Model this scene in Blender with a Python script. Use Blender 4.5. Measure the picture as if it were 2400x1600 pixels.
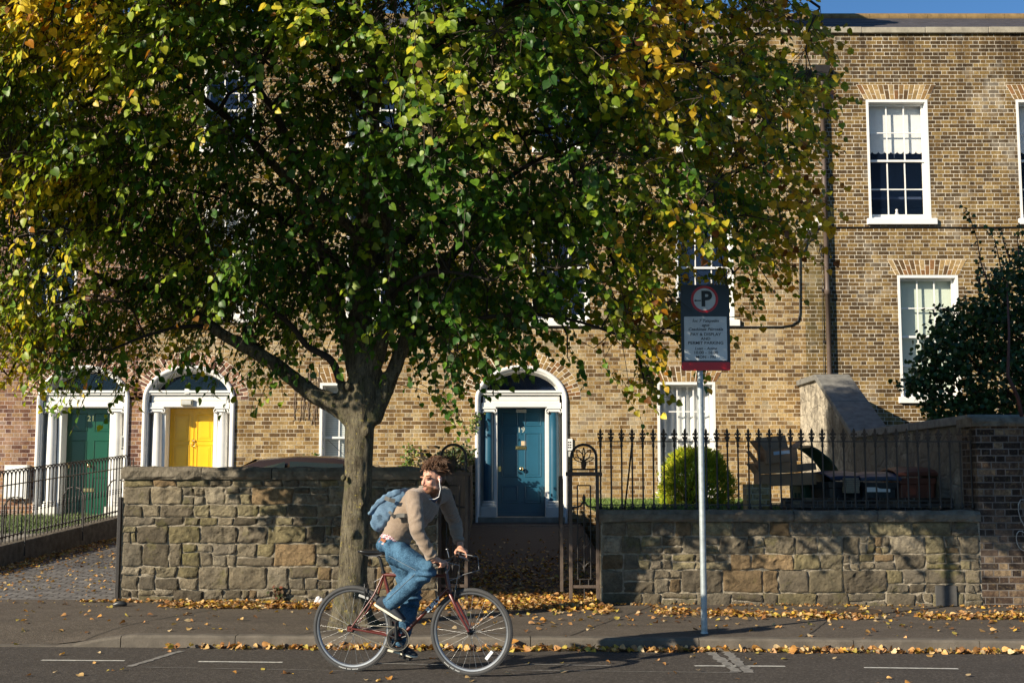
import bpy, bmesh, math, random
import numpy as np
from mathutils import Vector, Matrix, noise as mnoise

for o in list(bpy.data.objects):
    bpy.data.objects.remove(o)
SC = bpy.context.scene
COL = SC.collection
R = math.radians
rnd = random.Random(7)
nrg = np.random.default_rng(11)

# ------------------------------------------------------------------ camera
FPX, PITCH, CAMZ = 3000.0, R(6.18), 1.55
cam = bpy.data.cameras.new('camera'); cam.lens = 45.0; cam.sensor_width = 36.0
cam.clip_start = 0.1; cam.clip_end = 3000
camo = bpy.data.objects.new('camera', cam); COL.objects.link(camo)
camo.location = (0, 0, CAMZ); camo.rotation_euler = (R(90) + PITCH, 0, 0)
SC.camera = camo

# ------------------------------------------------------------------ light
AZ, EL = R(53), R(22.5)           # direction the sunlight travels (from +Y towards +X), sun height
SUNV = Vector((math.sin(AZ) * math.cos(EL), math.cos(AZ) * math.cos(EL), -math.sin(EL)))
w = bpy.data.worlds.new('World'); SC.world = w; w.use_nodes = True
wn = w.node_tree.nodes; wl = w.node_tree.links
sky = wn.new('ShaderNodeTexSky'); sky.sky_type = 'NISHITA'; sky.sun_disc = False
sky.sun_elevation = EL; sky.sun_rotation = math.pi + AZ; sky.air_density = 1.0; sky.dust_density = 0.4; sky.ozone_density = 1.5
skm = wn.new('ShaderNodeMix'); skm.data_type = 'RGBA'; skm.blend_type = 'MULTIPLY'; skm.inputs[0].default_value = 1; skm.inputs[7].default_value = (.62, 1.02, 1.42, 1)
wl.new(sky.outputs[0], skm.inputs[6]); wl.new(skm.outputs[2], wn['Background'].inputs[0]); wn['Background'].inputs[1].default_value = 0.05
sun = bpy.data.lights.new('sun', 'SUN'); sun.energy = 5.0; sun.angle = R(0.55); sun.color = (1.0, 0.88, 0.69)
suno = bpy.data.objects.new('sun', sun); COL.objects.link(suno)
suno.rotation_euler = SUNV.to_track_quat('-Z', 'Y').to_euler(); suno.location = (-10, -8, 12)
SC.view_settings.view_transform = 'Standard'; SC.view_settings.look = 'None'
SC.view_settings.gamma = 1.0; SC.view_settings.exposure = 0.8
SC.render.resolution_x = 1024; SC.render.resolution_y = 682
SC.cycles.max_bounces = 6; SC.cycles.transparent_max_bounces = 12
SC.cycles.diffuse_bounces = 3; SC.cycles.glossy_bounces = 3; SC.cycles.transmission_bounces = 4
SC.cycles.sample_clamp_indirect = 4.0

# ------------------------------------------------------------------ helpers
CP, SP = math.cos(PITCH), math.sin(PITCH)
def at(px, py, Y):
    """world point seen at a pixel of the 2400x1600 picture, at distance Y"""
    u, v = px - 1200.0, 800.0 - py
    t = Y / (FPX * CP - v * SP)
    return Vector((t * u, Y, CAMZ + t * (FPX * SP + v * CP)))

def nrm(v):
    v = Vector(v); return v.normalized() if v.length > 1e-9 else Vector((0, 0, 1))

class MB:
    """collects shapes, links them as ONE mesh object"""
    def __init__(s): s.v = []; s.f = []; s.c = []; s.sm = []
    def add(s, vs, fs, col=None, smooth=False):
        n = len(s.v); s.v.extend([tuple(p) for p in vs])
        for f in fs:
            s.f.append(tuple(i + n for i in f)); s.c.append(col); s.sm.append(smooth)
        return s
    def box(s, x0, x1, y0, y1, z0, z1, col=None):
        vs = [(x, y, z) for x in (x0, x1) for y in (y0, y1) for z in (z0, z1)]
        return s.add(vs, [(0, 1, 3, 2), (4, 6, 7, 5), (0, 4, 5, 1), (2, 3, 7, 6), (0, 2, 6, 4), (1, 5, 7, 3)], col)
    def obox(s, c, ax, ay, az, col=None):
        c = Vector(c); ax, ay, az = Vector(ax), Vector(ay), Vector(az)
        vs = [c + i * ax + j * ay + k * az for i in (-1, 1) for j in (-1, 1) for k in (-1, 1)]
        return s.add(vs, [(0, 1, 3, 2), (4, 6, 7, 5), (0, 4, 5, 1), (2, 3, 7, 6), (0, 2, 6, 4), (1, 5, 7, 3)], col)
    def quad(s, a, b, c, d, col=None): return s.add([a, b, c, d], [(0, 1, 2, 3)], col)
    def tube(s, pts, rads, n=8, col=None, caps=True, closed=False, smooth=True):
        pts = [Vector(p) for p in pts]; k = len(pts)
        if not hasattr(rads, '__len__'): rads = [rads] * k
        tang = []
        for i in range(k):
            if closed: t = pts[(i + 1) % k] - pts[i - 1]
            else: t = pts[min(i + 1, k - 1)] - pts[max(i - 1, 0)]
            tang.append(nrm(t))
        up = Vector((0, 0, 1)) if abs(tang[0].z) < .9 else Vector((1, 0, 0))
        nv = nrm(tang[0].cross(up)); vs = []
        for i in range(k):
            nv = nrm(nv - tang[i] * nv.dot(tang[i])); b = tang[i].cross(nv)
            for j in range(n):
                a = 2 * math.pi * j / n
                vs.append(pts[i] + (nv * math.cos(a) + b * math.sin(a)) * rads[i])
        fs = []
        for i in range(k if closed else k - 1):
            i2 = (i + 1) % k
            for j in range(n):
                j2 = (j + 1) % n
                fs.append((i * n + j, i * n + j2, i2 * n + j2, i2 * n + j))
        s.add(vs, fs, col, smooth)
        if caps and not closed:
            s.add(vs[:n], [tuple(reversed(range(n)))], col); s.add(vs[-n:], [tuple(range(n))], col)
        return s
    def bar(s, a, b, r, n=8, col=None): return s.tube([a, b], r, n, col)
    def lathe(s, prof, c, axis=(0, 0, 1), n=16, col=None, smooth=True):
        """prof: (radius, distance along axis)"""
        c = Vector(c); ax = nrm(axis); up = Vector((0, 0, 1)) if abs(ax.z) < .9 else Vector((1, 0, 0))
        e1 = nrm(ax.cross(up)); e2 = ax.cross(e1); vs = []
        for r, h in prof:
            for j in range(n):
                a = 2 * math.pi * j / n
                vs.append(c + ax * h + (e1 * math.cos(a) + e2 * math.sin(a)) * max(r, 1e-4))
        fs = []
        for i in range(len(prof) - 1):
            for j in range(n):
                j2 = (j + 1) % n
                fs.append((i * n + j, i * n + j2, (i + 1) * n + j2, (i + 1) * n + j))
        return s.add(vs, fs, col, smooth)
    def ell(s, c, ra, rb, rc, ax=(1, 0, 0), ay=(0, 1, 0), az=(0, 0, 1), n=14, m=9, col=None):
        c = Vector(c); ax, ay, az = Vector(ax), Vector(ay), Vector(az); vs = []
        for i in range(m + 1):
            th = math.pi * i / m
            for j in range(n):
                a = 2 * math.pi * j / n
                vs.append(c + ax * (ra * math.sin(th) * math.cos(a)) + ay * (rb * math.sin(th) * math.sin(a)) + az * (rc * math.cos(th)))
        fs = []
        for i in range(m):
            for j in range(n):
                j2 = (j + 1) % n; fs.append((i * n + j, (i + 1) * n + j, (i + 1) * n + j2, i * n + j2))
        return s.add(vs, fs, col, True)
    def loft(s, rings, caps=True, col=None, smooth=True):
        n = len(rings[0]); vs = [p for r in rings for p in r]; fs = []
        for i in range(len(rings) - 1):
            for j in range(n):
                j2 = (j + 1) % n
                fs.append((i * n + j, i * n + j2, (i + 1) * n + j2, (i + 1) * n + j))
        if caps: fs.append(tuple(reversed(range(n)))); fs.append(tuple(range((len(rings) - 1) * n, len(rings) * n)))
        return s.add(vs, fs, col, smooth)
    def prism(s, poly, y0, y1, col=None):
        """poly: (x, z) outline, extruded along Y"""
        n = len(poly)
        vs = [(x, y0, z) for x, z in poly] + [(x, y1, z) for x, z in poly]
        fs = [tuple(range(n)), tuple(reversed(range(n, 2 * n)))] + [(i, i + n, (i + 1) % n + n, (i + 1) % n) for i in range(n)]
        return s.add(vs, fs, col)
    def mesh(s, name):
        me = bpy.data.meshes.new(name); me.from_pydata(s.v, [], s.f); 
        if any(c is not None for c in s.c):
            at_ = me.color_attributes.new('col', 'FLOAT_COLOR', 'CORNER')
            arr = []
            for f, c in zip(s.f, s.c):
                c = c or (.5, .5, .5); arr.extend([c[0], c[1], c[2], 1.0] * len(f))
            at_.data.foreach_set('color', arr)
        me.polygons.foreach_set('use_smooth', s.sm)
        me.update()
        bm = bmesh.new(); bm.from_mesh(me); bmesh.ops.recalc_face_normals(bm, faces=bm.faces[:]); bm.to_mesh(me); bm.free()
        return me
    def build(s, name, mat, parent=None, bev=0, seg=2, **tags):
        return obj(name, s.mesh(name), mat, parent, bev, seg, **tags)

def obj(name, me, mat, parent=None, bev=0, seg=2, **tags):
    if len(me.vertices):
        co = np.empty(len(me.vertices) * 3, dtype=np.float32); me.vertices.foreach_get('co', co); co = co.reshape(-1, 3)
        c = (co.min(0) + co.max(0)) / 2
        if parent is None: c[2] = co[:, 2].min()
        me.vertices.foreach_set('co', (co - c).ravel()); me.update()
    else: c = (0, 0, 0)
    o = bpy.data.objects.new(name, me); COL.objects.link(o); o.location = [float(q) for q in c]
    WORLD[o.name] = Vector(o.location)
    if mat is not None: me.materials.append(mat)
    if parent is not None:
        o.parent = parent; o.matrix_parent_inverse = Matrix.Translation(-WORLD[parent.name])
    if bev:
        b = o.modifiers.new('bevel', 'BEVEL'); b.width = bev; b.segments = seg; b.limit_method = 'ANGLE'; b.angle_limit = R(35)
    for k, v_ in tags.items(): o[k] = v_
    return o
WORLD = {}

def thing(name, loc, label, cat, group=None):
    o = bpy.data.objects.new(name, None); COL.objects.link(o); o.location = loc; o.empty_display_size = .2
    WORLD[o.name] = Vector(loc); o['label'] = label; o['category'] = cat
    if group: o['group'] = group
    return o
def tag(o, label, cat, group=None):
    o['label'] = label; o['category'] = cat
    if group: o['group'] = group
    return o
def struct(o, kind='structure'): o['kind'] = kind; return o
def dup(o, off, parent=None):
    """copy of an object (and of its children) moved by off"""
    c = o.copy(); COL.objects.link(c)
    c.parent = parent if parent is not None else o.parent; c.matrix_parent_inverse = o.matrix_parent_inverse.copy()
    c.location = Vector(o.location) + Vector(off); WORLD[c.name] = WORLD[o.name] + Vector(off)
    for ch in list(o.children):
        d = ch.copy(); COL.objects.link(d); d.parent = c; d.matrix_parent_inverse = ch.matrix_parent_inverse.copy()
    return c

def text_mesh(s, size, mat, parent, origin, xdir, ydir, name='lettering', align='CENTER', shear=0, ext=0.0006, bold=0.0, sx=1.0):
    cu = bpy.data.curves.new(name, 'FONT'); cu.body = s; cu.size = size; cu.align_x = align; cu.align_y = 'CENTER'
    cu.extrude = ext; cu.shear = shear; cu.offset = bold; cu.resolution_u = 4
    t = bpy.data.objects.new(name, cu); COL.objects.link(t)
    dg = bpy.context.evaluated_depsgraph_get()
    me = bpy.data.meshes.new_from_object(t.evaluated_get(dg)); bpy.data.objects.remove(t); bpy.data.curves.remove(cu)
    xd, yd = nrm(xdir), nrm(ydir); zd = xd.cross(yd)
    m = Matrix((xd, yd, zd)).transposed().to_4x4(); m.translation = origin
    me.transform(Matrix.Diagonal((sx, 1, 1, 1))); me.transform(m); me.name = name; me.materials.clear()
    return obj(name, me, mat, parent)

def remesh(name, mb, voxel, mat, parent=None, smooth=6, fac=.5, disp=None, colf=None):
    me = bpy.data.meshes.new(name); me.from_pydata(mb.v, [], mb.f); me.update()
    bm = bmesh.new(); bm.from_mesh(me); bmesh.ops.recalc_face_normals(bm, faces=bm.faces[:]); bm.to_mesh(me); bm.free()
    t = bpy.data.objects.new('tmp', me); COL.objects.link(t)
    r = t.modifiers.new('r', 'REMESH'); r.mode = 'VOXEL'; r.voxel_size = voxel
    if smooth:
        q = t.modifiers.new('s', 'SMOOTH'); q.iterations = smooth; q.factor = fac
    dg = bpy.context.evaluated_depsgraph_get(); dg.update()
    m2 = bpy.data.meshes.new_from_object(t.evaluated_get(dg)); bpy.data.objects.remove(t); bpy.data.meshes.remove(me)
    m2.name = name; n = len(m2.vertices)
    co = np.empty(n * 3, dtype=np.float32); m2.vertices.foreach_get('co', co); co = co.reshape(-1, 3)
    if disp is not None:
        no = np.empty(n * 3, dtype=np.float32); m2.vertex_normals.foreach_get('vector', no); no = no.reshape(-1, 3)
        d = np.array([disp(Vector(co[i])) for i in range(n)], dtype=np.float32)
        co = co + no * d[:, None]; m2.vertices.foreach_set('co', co.ravel())
    if colf is not None:
        ca = m2.color_attributes.new('col', 'FLOAT_COLOR', 'POINT')
        arr = np.array([list(colf(Vector(co[i]))) + [1.0] for i in range(n)], dtype=np.float32); ca.data.foreach_set('color', arr.ravel())
    m2.polygons.foreach_set('use_smooth', [True] * len(m2.polygons)); m2.update(); m2.materials.clear()
    return obj(name, m2, mat, parent)

# ------------------------------------------------------------------ materials
class NT:
    def __init__(s, name):
        s.m = bpy.data.materials.new(name); s.m.use_nodes = True; s.t = s.m.node_tree; s.n = s.t.nodes; s.l = s.t.links
        s.b = s.n['Principled BSDF']; s.out = s.n['Material Output']
    def node(s, typ, **kw):
        n = s.n.new(typ)
        for k, v_ in kw.items(): setattr(n, k, v_)
        return n
    def put(s, sock, v_):
        if hasattr(v_, 'is_linked'): s.l.new(v_, sock)
        elif hasattr(v_, '__len__') and len(v_) == 3 and sock.type == 'RGBA': sock.default_value = (*v_, 1)
        else: sock.default_value = v_
    def math(s, op, a, b=None, c=None, clamp=False):
        n = s.node('ShaderNodeMath', operation=op); n.use_clamp = clamp
        for i, q in enumerate((a, b, c)):
            if q is not None: s.put(n.inputs[i], q)
        return n.outputs[0]
    def mix(s, f, a, b, mode='MIX'):
        n = s.node('ShaderNodeMix', data_type='RGBA', blend_type=mode); s.put(n.inputs[0], f); s.put(n.inputs[6], a); s.put(n.inputs[7], b)
        return n.outputs[2]
    def pos(s):
        return s.node('ShaderNodeNewGeometry').outputs['Position']
    def obc(s): return s.node('ShaderNodeTexCoord').outputs['Object']
    def scale(s, vec, sc):
        n = s.node('ShaderNodeMapping'); s.l.new(vec, n.inputs[0]); n.inputs['Scale'].default_value = sc if hasattr(sc, '__len__') else (sc,) * 3
        return n.outputs[0]
    def noise(s, vec, sc, detail=4, rough=.6):
        n = s.node('ShaderNodeTexNoise'); s.l.new(vec, n.inputs['Vector']); n.inputs['Scale'].default_value = sc
        n.inputs['Detail'].default_value = detail; n.inputs['Roughness'].default_value = rough
        return n.outputs['Fac']
    def ramp(s, f, stops, interp='LINEAR'):
        n = s.node('ShaderNodeValToRGB'); s.put(n.inputs[0], f); n.color_ramp.interpolation = interp
        e = n.color_ramp.elements
        while len(e) > 1: e.remove(e[-1])
        for i, (p, c) in enumerate(stops):
            q = e[0] if i == 0 else e.new(p)
            q.position = p; q.color = (*c, 1) if len(c) == 3 else c
        return n.outputs[0]
    def mapr(s, v_, a, b, c=0., d=1.):
        n = s.node('ShaderNodeMapRange'); s.put(n.inputs[0], v_)
        for i, q in enumerate((a, b, c, d)): n.inputs[i + 1].default_value = q
        return n.outputs[0]
    def bump(s, h, strength=.5, dist=.01, prev=None):
        n = s.node('ShaderNodeBump'); s.put(n.inputs['Height'], h); n.inputs['Strength'].default_value = strength; n.inputs['Distance'].default_value = dist
        if prev is not None: s.l.new(prev, n.inputs['Normal'])
        return n.outputs[0]

def M(name, col, rough=.6, var=.15, vs=6., bump=0., bs=60., metal=0., attr=False, spec=.5, coat=0., bdist=.005, sss=0.):
    t = NT(name); p = t.pos()
    base = t.node('ShaderNodeAttribute', attribute_name='col').outputs['Color'] if attr else None
    n1 = t.noise(p, vs, 5)
    k = t.mapr(n1, .25, .75, 1 - var, 1 + var)
    if base is None:
        rgb = t.node('ShaderNodeRGB'); rgb.outputs[0].default_value = (*col, 1); base = rgb.outputs[0]
    vm = t.node('ShaderNodeVectorMath', operation='SCALE'); t.l.new(base, vm.inputs[0]); t.l.new(k, vm.inputs['Scale'])
    t.l.new(vm.outputs[0], t.b.inputs['Base Color'])
    t.b.inputs['Roughness'].default_value = rough; t.b.inputs['Metallic'].default_value = metal
    t.b.inputs['Specular IOR Level'].default_value = spec; t.b.inputs['Coat Weight'].default_value = coat
    if sss: t.b.inputs['Subsurface Weight'].default_value = sss; t.b.inputs['Subsurface Scale'].default_value = .01
    if bump: t.l.new(t.bump(t.noise(p, bs, 5), bump, bdist), t.b.inputs['Normal'])
    return t.m

def brick_mat(name, ramp, mortar, L=.318, H=.0765, mw=.0054, darkhi=0., stain=None, smear=.35):
    """Flemish bond by position: stretcher, header, stretcher ..."""
    t = NT(name); P = t.pos(); sx = t.node('ShaderNodeSeparateXYZ'); t.l.new(P, sx.inputs[0])
    wob = t.noise(P, 14, 2)
    X = t.math('ADD', sx.outputs[0], sx.outputs[1]); Z = sx.outputs[2]
    Zw = t.math('MULTIPLY_ADD', wob, .006, Z); Xw = t.math('MULTIPLY_ADD', wob, -.008, X)
    zr = t.math('DIVIDE', Zw, H); row = t.math('FLOOR', zr); fz = t.math('FRACT', zr)
    wn_ = t.node('ShaderNodeTexWhiteNoise', noise_dimensions='1D'); t.l.new(row, wn_.inputs['W'])
    jit = t.math('MULTIPLY', wn_.outputs['Value'], .12)
    u = t.math('ADD', t.math('MULTIPLY_ADD', row, .5, t.math('DIVIDE', Xw, L)), jit)
    cell = t.math('FLOOR', u); fu = t.math('FRACT', u); hd = t.math('GREATER_THAN', fu, .66)
    idv = t.math('MULTIPLY_ADD', cell, 2., hd)
    d1 = t.math('MINIMUM', fu, t.math('SUBTRACT', 1., fu)); d2 = t.math('ABSOLUTE', t.math('SUBTRACT', fu, .66))
    dx = t.math('MULTIPLY', t.math('MINIMUM', d1, d2), L)
    dz = t.math('MULTIPLY', t.math('MINIMUM', fz, t.math('SUBTRACT', 1., fz)), H)
    d = t.math('MINIMUM', dx, dz)
    fine = t.noise(P, 55, 5, .7)
    d = t.math('ADD', d, t.math('MULTIPLY', t.math('SUBTRACT', fine, .5), .009))
    msk = t.mapr(d, mw * .55, mw * 1.35)          # 0 mortar .. 1 brick
    cv = t.node('ShaderNodeCombineXYZ'); t.l.new(idv, cv.inputs[0]); t.l.new(row, cv.inputs[1])
    wh = t.node('ShaderNodeTexWhiteNoise', noise_dimensions='2D'); t.l.new(cv.outputs[0], wh.inputs['Vector'])
    big = t.noise(P, .55, 3); mid = t.noise(P, 9, 4)
    v_ = t.math('ADD', wh.outputs['Value'], t.math('MULTIPLY', t.math('SUBTRACT', big, .5), .9), clamp=True)
    v_ = t.math('ADD', v_, t.math('MULTIPLY', t.math('SUBTRACT', mid, .5), .55), clamp=True)
    if darkhi:
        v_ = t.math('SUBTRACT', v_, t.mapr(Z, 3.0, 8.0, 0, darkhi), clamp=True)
    bc = t.ramp(v_, ramp)
    fin2 = t.noise(P, 26, 6, .8)
    bc = t.mix(t.mapr(fin2, .46, .66), bc, t.mix(.72, bc, (.02, .013, .008)))
    bc = t.mix(t.mapr(fin2, .46, .3, 0, .35), bc, (.42, .30, .13))
    mo = t.mix(t.mapr(t.noise(P, 3.2, 3), .35, .7), mortar, tuple(q * .55 for q in mortar))
    sm = t.math('MULTIPLY', t.mapr(t.noise(P, 22, 5, .75), .58, .8), smear)
    bc = t.mix(sm, bc, mortar)
    c = t.mix(msk, mo, bc)
    stx = t.noise(t.scale(P, (2.2, 2.2, .16)), 1.6, 5, .65); soot = t.math('ADD', t.mapr(stx, .42, .66, 0, .42), t.math('MULTIPLY', t.mapr(Z, 8.9, 10.3, 0, .5), t.mapr(stx, .3, .6)), clamp=True)
    c = t.mix(soot, c, t.mix(1., c, (.30, .26, .23), 'MULTIPLY')); c = t.mix(t.mapr(t.noise(P, .9, 4, .7), .55, .7, 0, .28), c, mortar)
    if stain:
        for (x0, x1, z0, z1, colr, am) in stain:
            mx = t.math('MULTIPLY', t.mapr(sx.outputs[0], x0 - .25, x0 + .1), t.mapr(sx.outputs[0], x1 + .25, x1 - .1))
            mz = t.math('MULTIPLY', t.mapr(Z, z0 - .6, z0 + .3), t.mapr(Z, z1 + .6, z1 - .6))
            mm = t.math('MULTIPLY', t.math('MULTIPLY', mx, mz), t.mapr(t.noise(P, 2.5, 4), .3, .65)); mm = t.math('MULTIPLY', mm, am)
            c = t.mix(mm, c, colr)
    t.l.new(c, t.b.inputs['Base Color']); t.b.inputs['Roughness'].default_value = .9; t.b.inputs['Specular IOR Level'].default_value = .2
    hgt = t.math('ADD', t.math('MULTIPLY', msk, .6), t.math('MULTIPLY', fine, .5))
    t.l.new(t.bump(hgt, .8, .006), t.b.inputs['Normal'])
    return t.m

def leaf_mat(name, trans=.42, rough=.42, var=.25):
    t = NT(name); a = t.node('ShaderNodeAttribute', attribute_name='col').outputs['Color']; P = t.pos()
    k = t.mapr(t.noise(P, 40, 3), .25, .75, 1 - var, 1 + var)
    vm = t.node('ShaderNodeVectorMath', operation='SCALE'); t.l.new(a, vm.inputs[0]); t.l.new(k, vm.inputs['Scale'])
    t.l.new(vm.outputs[0], t.b.inputs['Base Color']); t.b.inputs['Roughness'].default_value = rough; t.b.inputs['Specular IOR Level'].default_value = .35
    tr = t.node('ShaderNodeBsdfTranslucent'); vm2 = t.node('ShaderNodeVectorMath', operation='MULTIPLY'); t.l.new(vm.outputs[0], vm2.inputs[0]); vm2.inputs[1].default_value = (1.5, 1.35, .5)
    t.l.new(vm2.outputs[0], tr.inputs[0])
    ms = t.node('ShaderNodeMixShader'); ms.inputs[0].default_value = trans
    t.l.new(t.b.outputs[0], ms.inputs[1]); t.l.new(tr.outputs[0], ms.inputs[2]); t.l.new(ms.outputs[0], t.out.inputs[0])
    return t.m

def glass_mat(name, tint=(.02, .04, .09), see=.55):
    t = NT(name); t.b.inputs['Base Color'].default_value = (*tint, 1); t.b.inputs['Roughness'].default_value = .04
    t.b.inputs['Specular IOR Level'].default_value = .6
    t.l.new(t.bump(t.noise(t.pos(), 1.7, 1), .06, .05), t.b.inputs['Normal'])
    tr = t.node('ShaderNodeBsdfTransparent'); tr.inputs[0].default_value = (1, 1, 1, 1)
    ms = t.node('ShaderNodeMixShader'); ms.inputs[0].default_value = see
    t.l.new(t.b.outputs[0], ms.inputs[1]); t.l.new(tr.outputs[0], ms.inputs[2]); t.l.new(ms.outputs[0], t.out.inputs[0])
    return t.m

def asphalt_mat(name, base, spk=.5, scale=1., patch=.2):
    t = NT(name); P = t.pos(); ag = t.node('ShaderNodeTexVoronoi'); t.l.new(P, ag.inputs['Vector']); ag.inputs['Scale'].default_value = 70 * scale
    vv = t.node('ShaderNodeSeparateColor'); t.l.new(ag.outputs['Color'], vv.inputs[0])
    br = t.mapr(vv.outputs[0], .55, 1., 0, spk)
    sp = t.mix(br, base, tuple(min(1, q * 4.2 + .04) for q in base))
    big = t.noise(t.scale(P, (.5, 2.2, 1)), 1.1, 4)
    c = t.mix(t.mapr(big, .35, .7, 0, patch), sp, tuple(q * .55 for q in base))
    c = t.mix(t.mapr(t.noise(P, 5, 5, .7), .5, .8, 0, patch), c, tuple(q * 1.9 for q in base))
    t.l.new(c, t.b.inputs['Base Color']); t.b.inputs['Roughness'].default_value = .85; t.b.inputs['Specular IOR Level'].default_value = .3
    t.l.new(t.bump(t.math('ADD', ag.outputs['Distance'], t.noise(P, 120, 3)), .55, .006), t.b.inputs['Normal'])
    return t.m

RAMP_Y = [(0, (.12, .07, .03)), (.2, (.17, .10, .038)), (.42, (.29, .18, .066)), (.62, (.38, .255, .105)), (.85, (.47, .34, .165)), (1, (.31, .25, .155))]
RAMP_D = [(0, (.075, .047, .022)), (.25, (.12, .072, .026)), (.5, (.19, .115, .038)), (.75, (.28, .185, .065)), (1, (.36, .26, .12))]
RAMP_R = [(0, (.11, .05, .04)), (.25, (.20, .095, .055)), (.5, (.29, .15, .085)), (.75, (.36, .215, .10)), (1, (.30, .21, .17))]
m_brickR = brick_mat('red_brown_brick', RAMP_R, (.56, .45, .40), smear=.2)
m_brickY = brick_mat('yellow_brown_brick', RAMP_Y, (.60, .52, .39), smear=.5)
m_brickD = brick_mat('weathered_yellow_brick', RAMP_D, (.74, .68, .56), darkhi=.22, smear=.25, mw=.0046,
    stain=[(5.35, 6.1, 1.5, 7.0, (.10, .085, .03), .6)])
m_brickP = brick_mat('sooty_brick', [(0, (.012, .01, .01)), (.5, (.045, .03, .024)), (.8, (.10, .065, .045)), (1, (.22, .16, .10))], (.17, .15, .135), mw=.0065, smear=.5)
m_plinth = M('painted_render', (.55, .52, .46), .85, .2, 3, .4, 40)
m_white = M('white_gloss_paint', (.74, .73, .70), .38, .05, 8, .05, 30)
m_whitedirty = M('old_white_paint', (.66, .64, .58), .5, .14, 7, .2, 30)
m_green = M('green_door_paint', (.002, .062, .031), .3, .06, 5, coat=.3)
m_yellow = M('yellow_door_paint', (.80, .46, .006), .33, .05, 5, coat=.2)
m_blue = M('blue_door_paint', (.014, .082, .140), .36, .07, 5, coat=.2)
m_brass = M('polished_brass', (.75, .55, .25), .25, .1, 20, metal=1)
m_iron = M('black_painted_iron', (.022, .018, .016), .5, .35, 14, .5, 90)
m_rust = M('rusty_dark_iron', (.05, .033, .02), .7, .5, 12, .6, 90)
m_ironbrown = M('weathered_brown_iron', (.085, .06, .045), .65, .4, 9, .6, 60)
m_slate = M('roof_slate', (.06, .055, .06), .6, .3, 3, .6, 8, bdist=.02)
m_stonecap = M('parapet_stone', (.30, .27, .21), .9, .35, 5, .8, 30)
def stone_mat():
    t = NT('rubble_stone'); P = t.pos(); a = t.node('ShaderNodeAttribute', attribute_name='col').outputs['Color']
    n1, n2, n3 = t.noise(P, 9, 6, .7), t.noise(P, 38, 6, .75), t.noise(P, 120, 3, .7)
    c = t.mix(t.mapr(n1, .38, .62), t.mix(1., a, (.62, .60, .56), 'MULTIPLY'), t.mix(1., a, (1.18, 1.12, 1.0), 'MULTIPLY'))
    c = t.mix(t.mapr(n2, .52, .68, 0, .75), c, (.045, .036, .026)); c = t.mix(t.mapr(n3, .6, .75, 0, .45), c, (.42, .38, .30))
    c = t.mix(t.mapr(t.noise(P, 3.1, 4, .7), .56, .68, 0, .5), c, (.15, .14, .045))
    z = t.node('ShaderNodeSeparateXYZ'); t.l.new(P, z.inputs[0]); damp = t.math('MULTIPLY', t.mapr(z.outputs[2], .62, .12, 0, .55), t.mapr(n1, .3, .6)); c = t.mix(damp, c, (.05, .04, .03))
    t.l.new(c, t.b.inputs['Base Color']); t.b.inputs['Roughness'].default_value = .95; t.b.inputs['Specular IOR Level'].default_value = .15
    t.l.new(t.bump(t.math('ADD', n2, t.math('MULTIPLY', n3, .5)), 1., .022), t.b.inputs['Normal']); return t.m
m_stone = stone_mat()
m_mortar = M('lime_mortar', (.27, .235, .18), .95, .45, 26, 1., 55, spec=.1, bdist=.015)
m_cope = M('coping_stone', (.15, .13, .10), .92, .5, 10, 1., 26, spec=.2, bdist=.02)
m_archb = M('arch_brick', (1, 1, 1), .9, .35, 25, .8, 60, attr=True, spec=.2)
m_road = asphalt_mat('road_asphalt', (.050, .043, .037), .35)
m_pave = asphalt_mat('pavement_asphalt', (.085, .070, .055), .28, 1.3, .45)
m_kerb = M('kerb_stone', (.115, .098, .078), .9, .35, 7, .9, 70)
m_paint = M('road_paint', (.50, .49, .45), .8, .45, 30, .4, 90)
m_paintold = M('worn_road_paint', (.20, .19, .175), .85, .5, 24, .4, 90)
m_path = asphalt_mat('path_asphalt', (.05, .043, .04), .25)
m_grass = M('grass_blades', (1, 1, 1), .7, .25, 9, attr=True)
m_soil = M('garden_soil', (.07, .06, .03), .95, .4, 5, 1., 30)
m_glass = glass_mat('window_glass', see=.92); m_glassd = glass_mat('dark_window_glass', (.012, .02, .045), .4)
m_room = M('unlit_room_paint', (.035, .055, .11), .9, .2, 1)  # dark blue colour in place of unlit rooms and the tint of panes
m_curtain = M('net_curtain', (.80, .81, .78), .9, .08, 10)
m_blind = M('window_blind', (.74, .80, .78), .8, .05, 6)
m_galv = M('galvanised_steel', (.34, .38, .40), .5, .25, 18, .2, 60, metal=.35)
m_leaf = leaf_mat('lime_leaf'); m_litter = leaf_mat('dead_leaf', .15, .6, .3); m_bush = leaf_mat('bush_leaf', .2)
# ================================================================== SETTING
def sstep(x, a, b):
    t = max(0., min(1., (x - a) / (b - a))); return t * t * (3 - 2 * t)
YK, YW, YF = 12.07, 14.8, 24.5            # kerb line, garden wall front, house fronts
def kerb_h(x): return .11 * sstep(x, -4.35, -3.45)
def road_z(x, y): return -.006 * (x + 1)
def pave_z(x, y):
    h = kerb_h(x); hh = h + (.115 - h) * sstep(y, YK, YK + .9)
    return -.006 * (x + 1) + hh + .018 * (y - 12.2)
def yard_z(x, y):                          # rises from the pavement to the houses
    return pave_z(x, YW + .1) + (y - YW - .1) * .062
XS = [-60, -30, -16, -10] + [-8 + .25 * i for i in range(65)] + [10, 16, 30, 60]
def sheet(name, mat, xs, ys, zf, parent=None):
    mb = MB(); vs = [(x, y, zf(x, y)) for y in ys for x in xs]; n = len(xs)
    mb.add(vs, [(j * n + i, j * n + i + 1, (j + 1) * n + i + 1, (j + 1) * n + i) for j in range(len(ys) - 1) for i in range(n - 1)])
    return mb.build(name, mat, parent)
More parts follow.
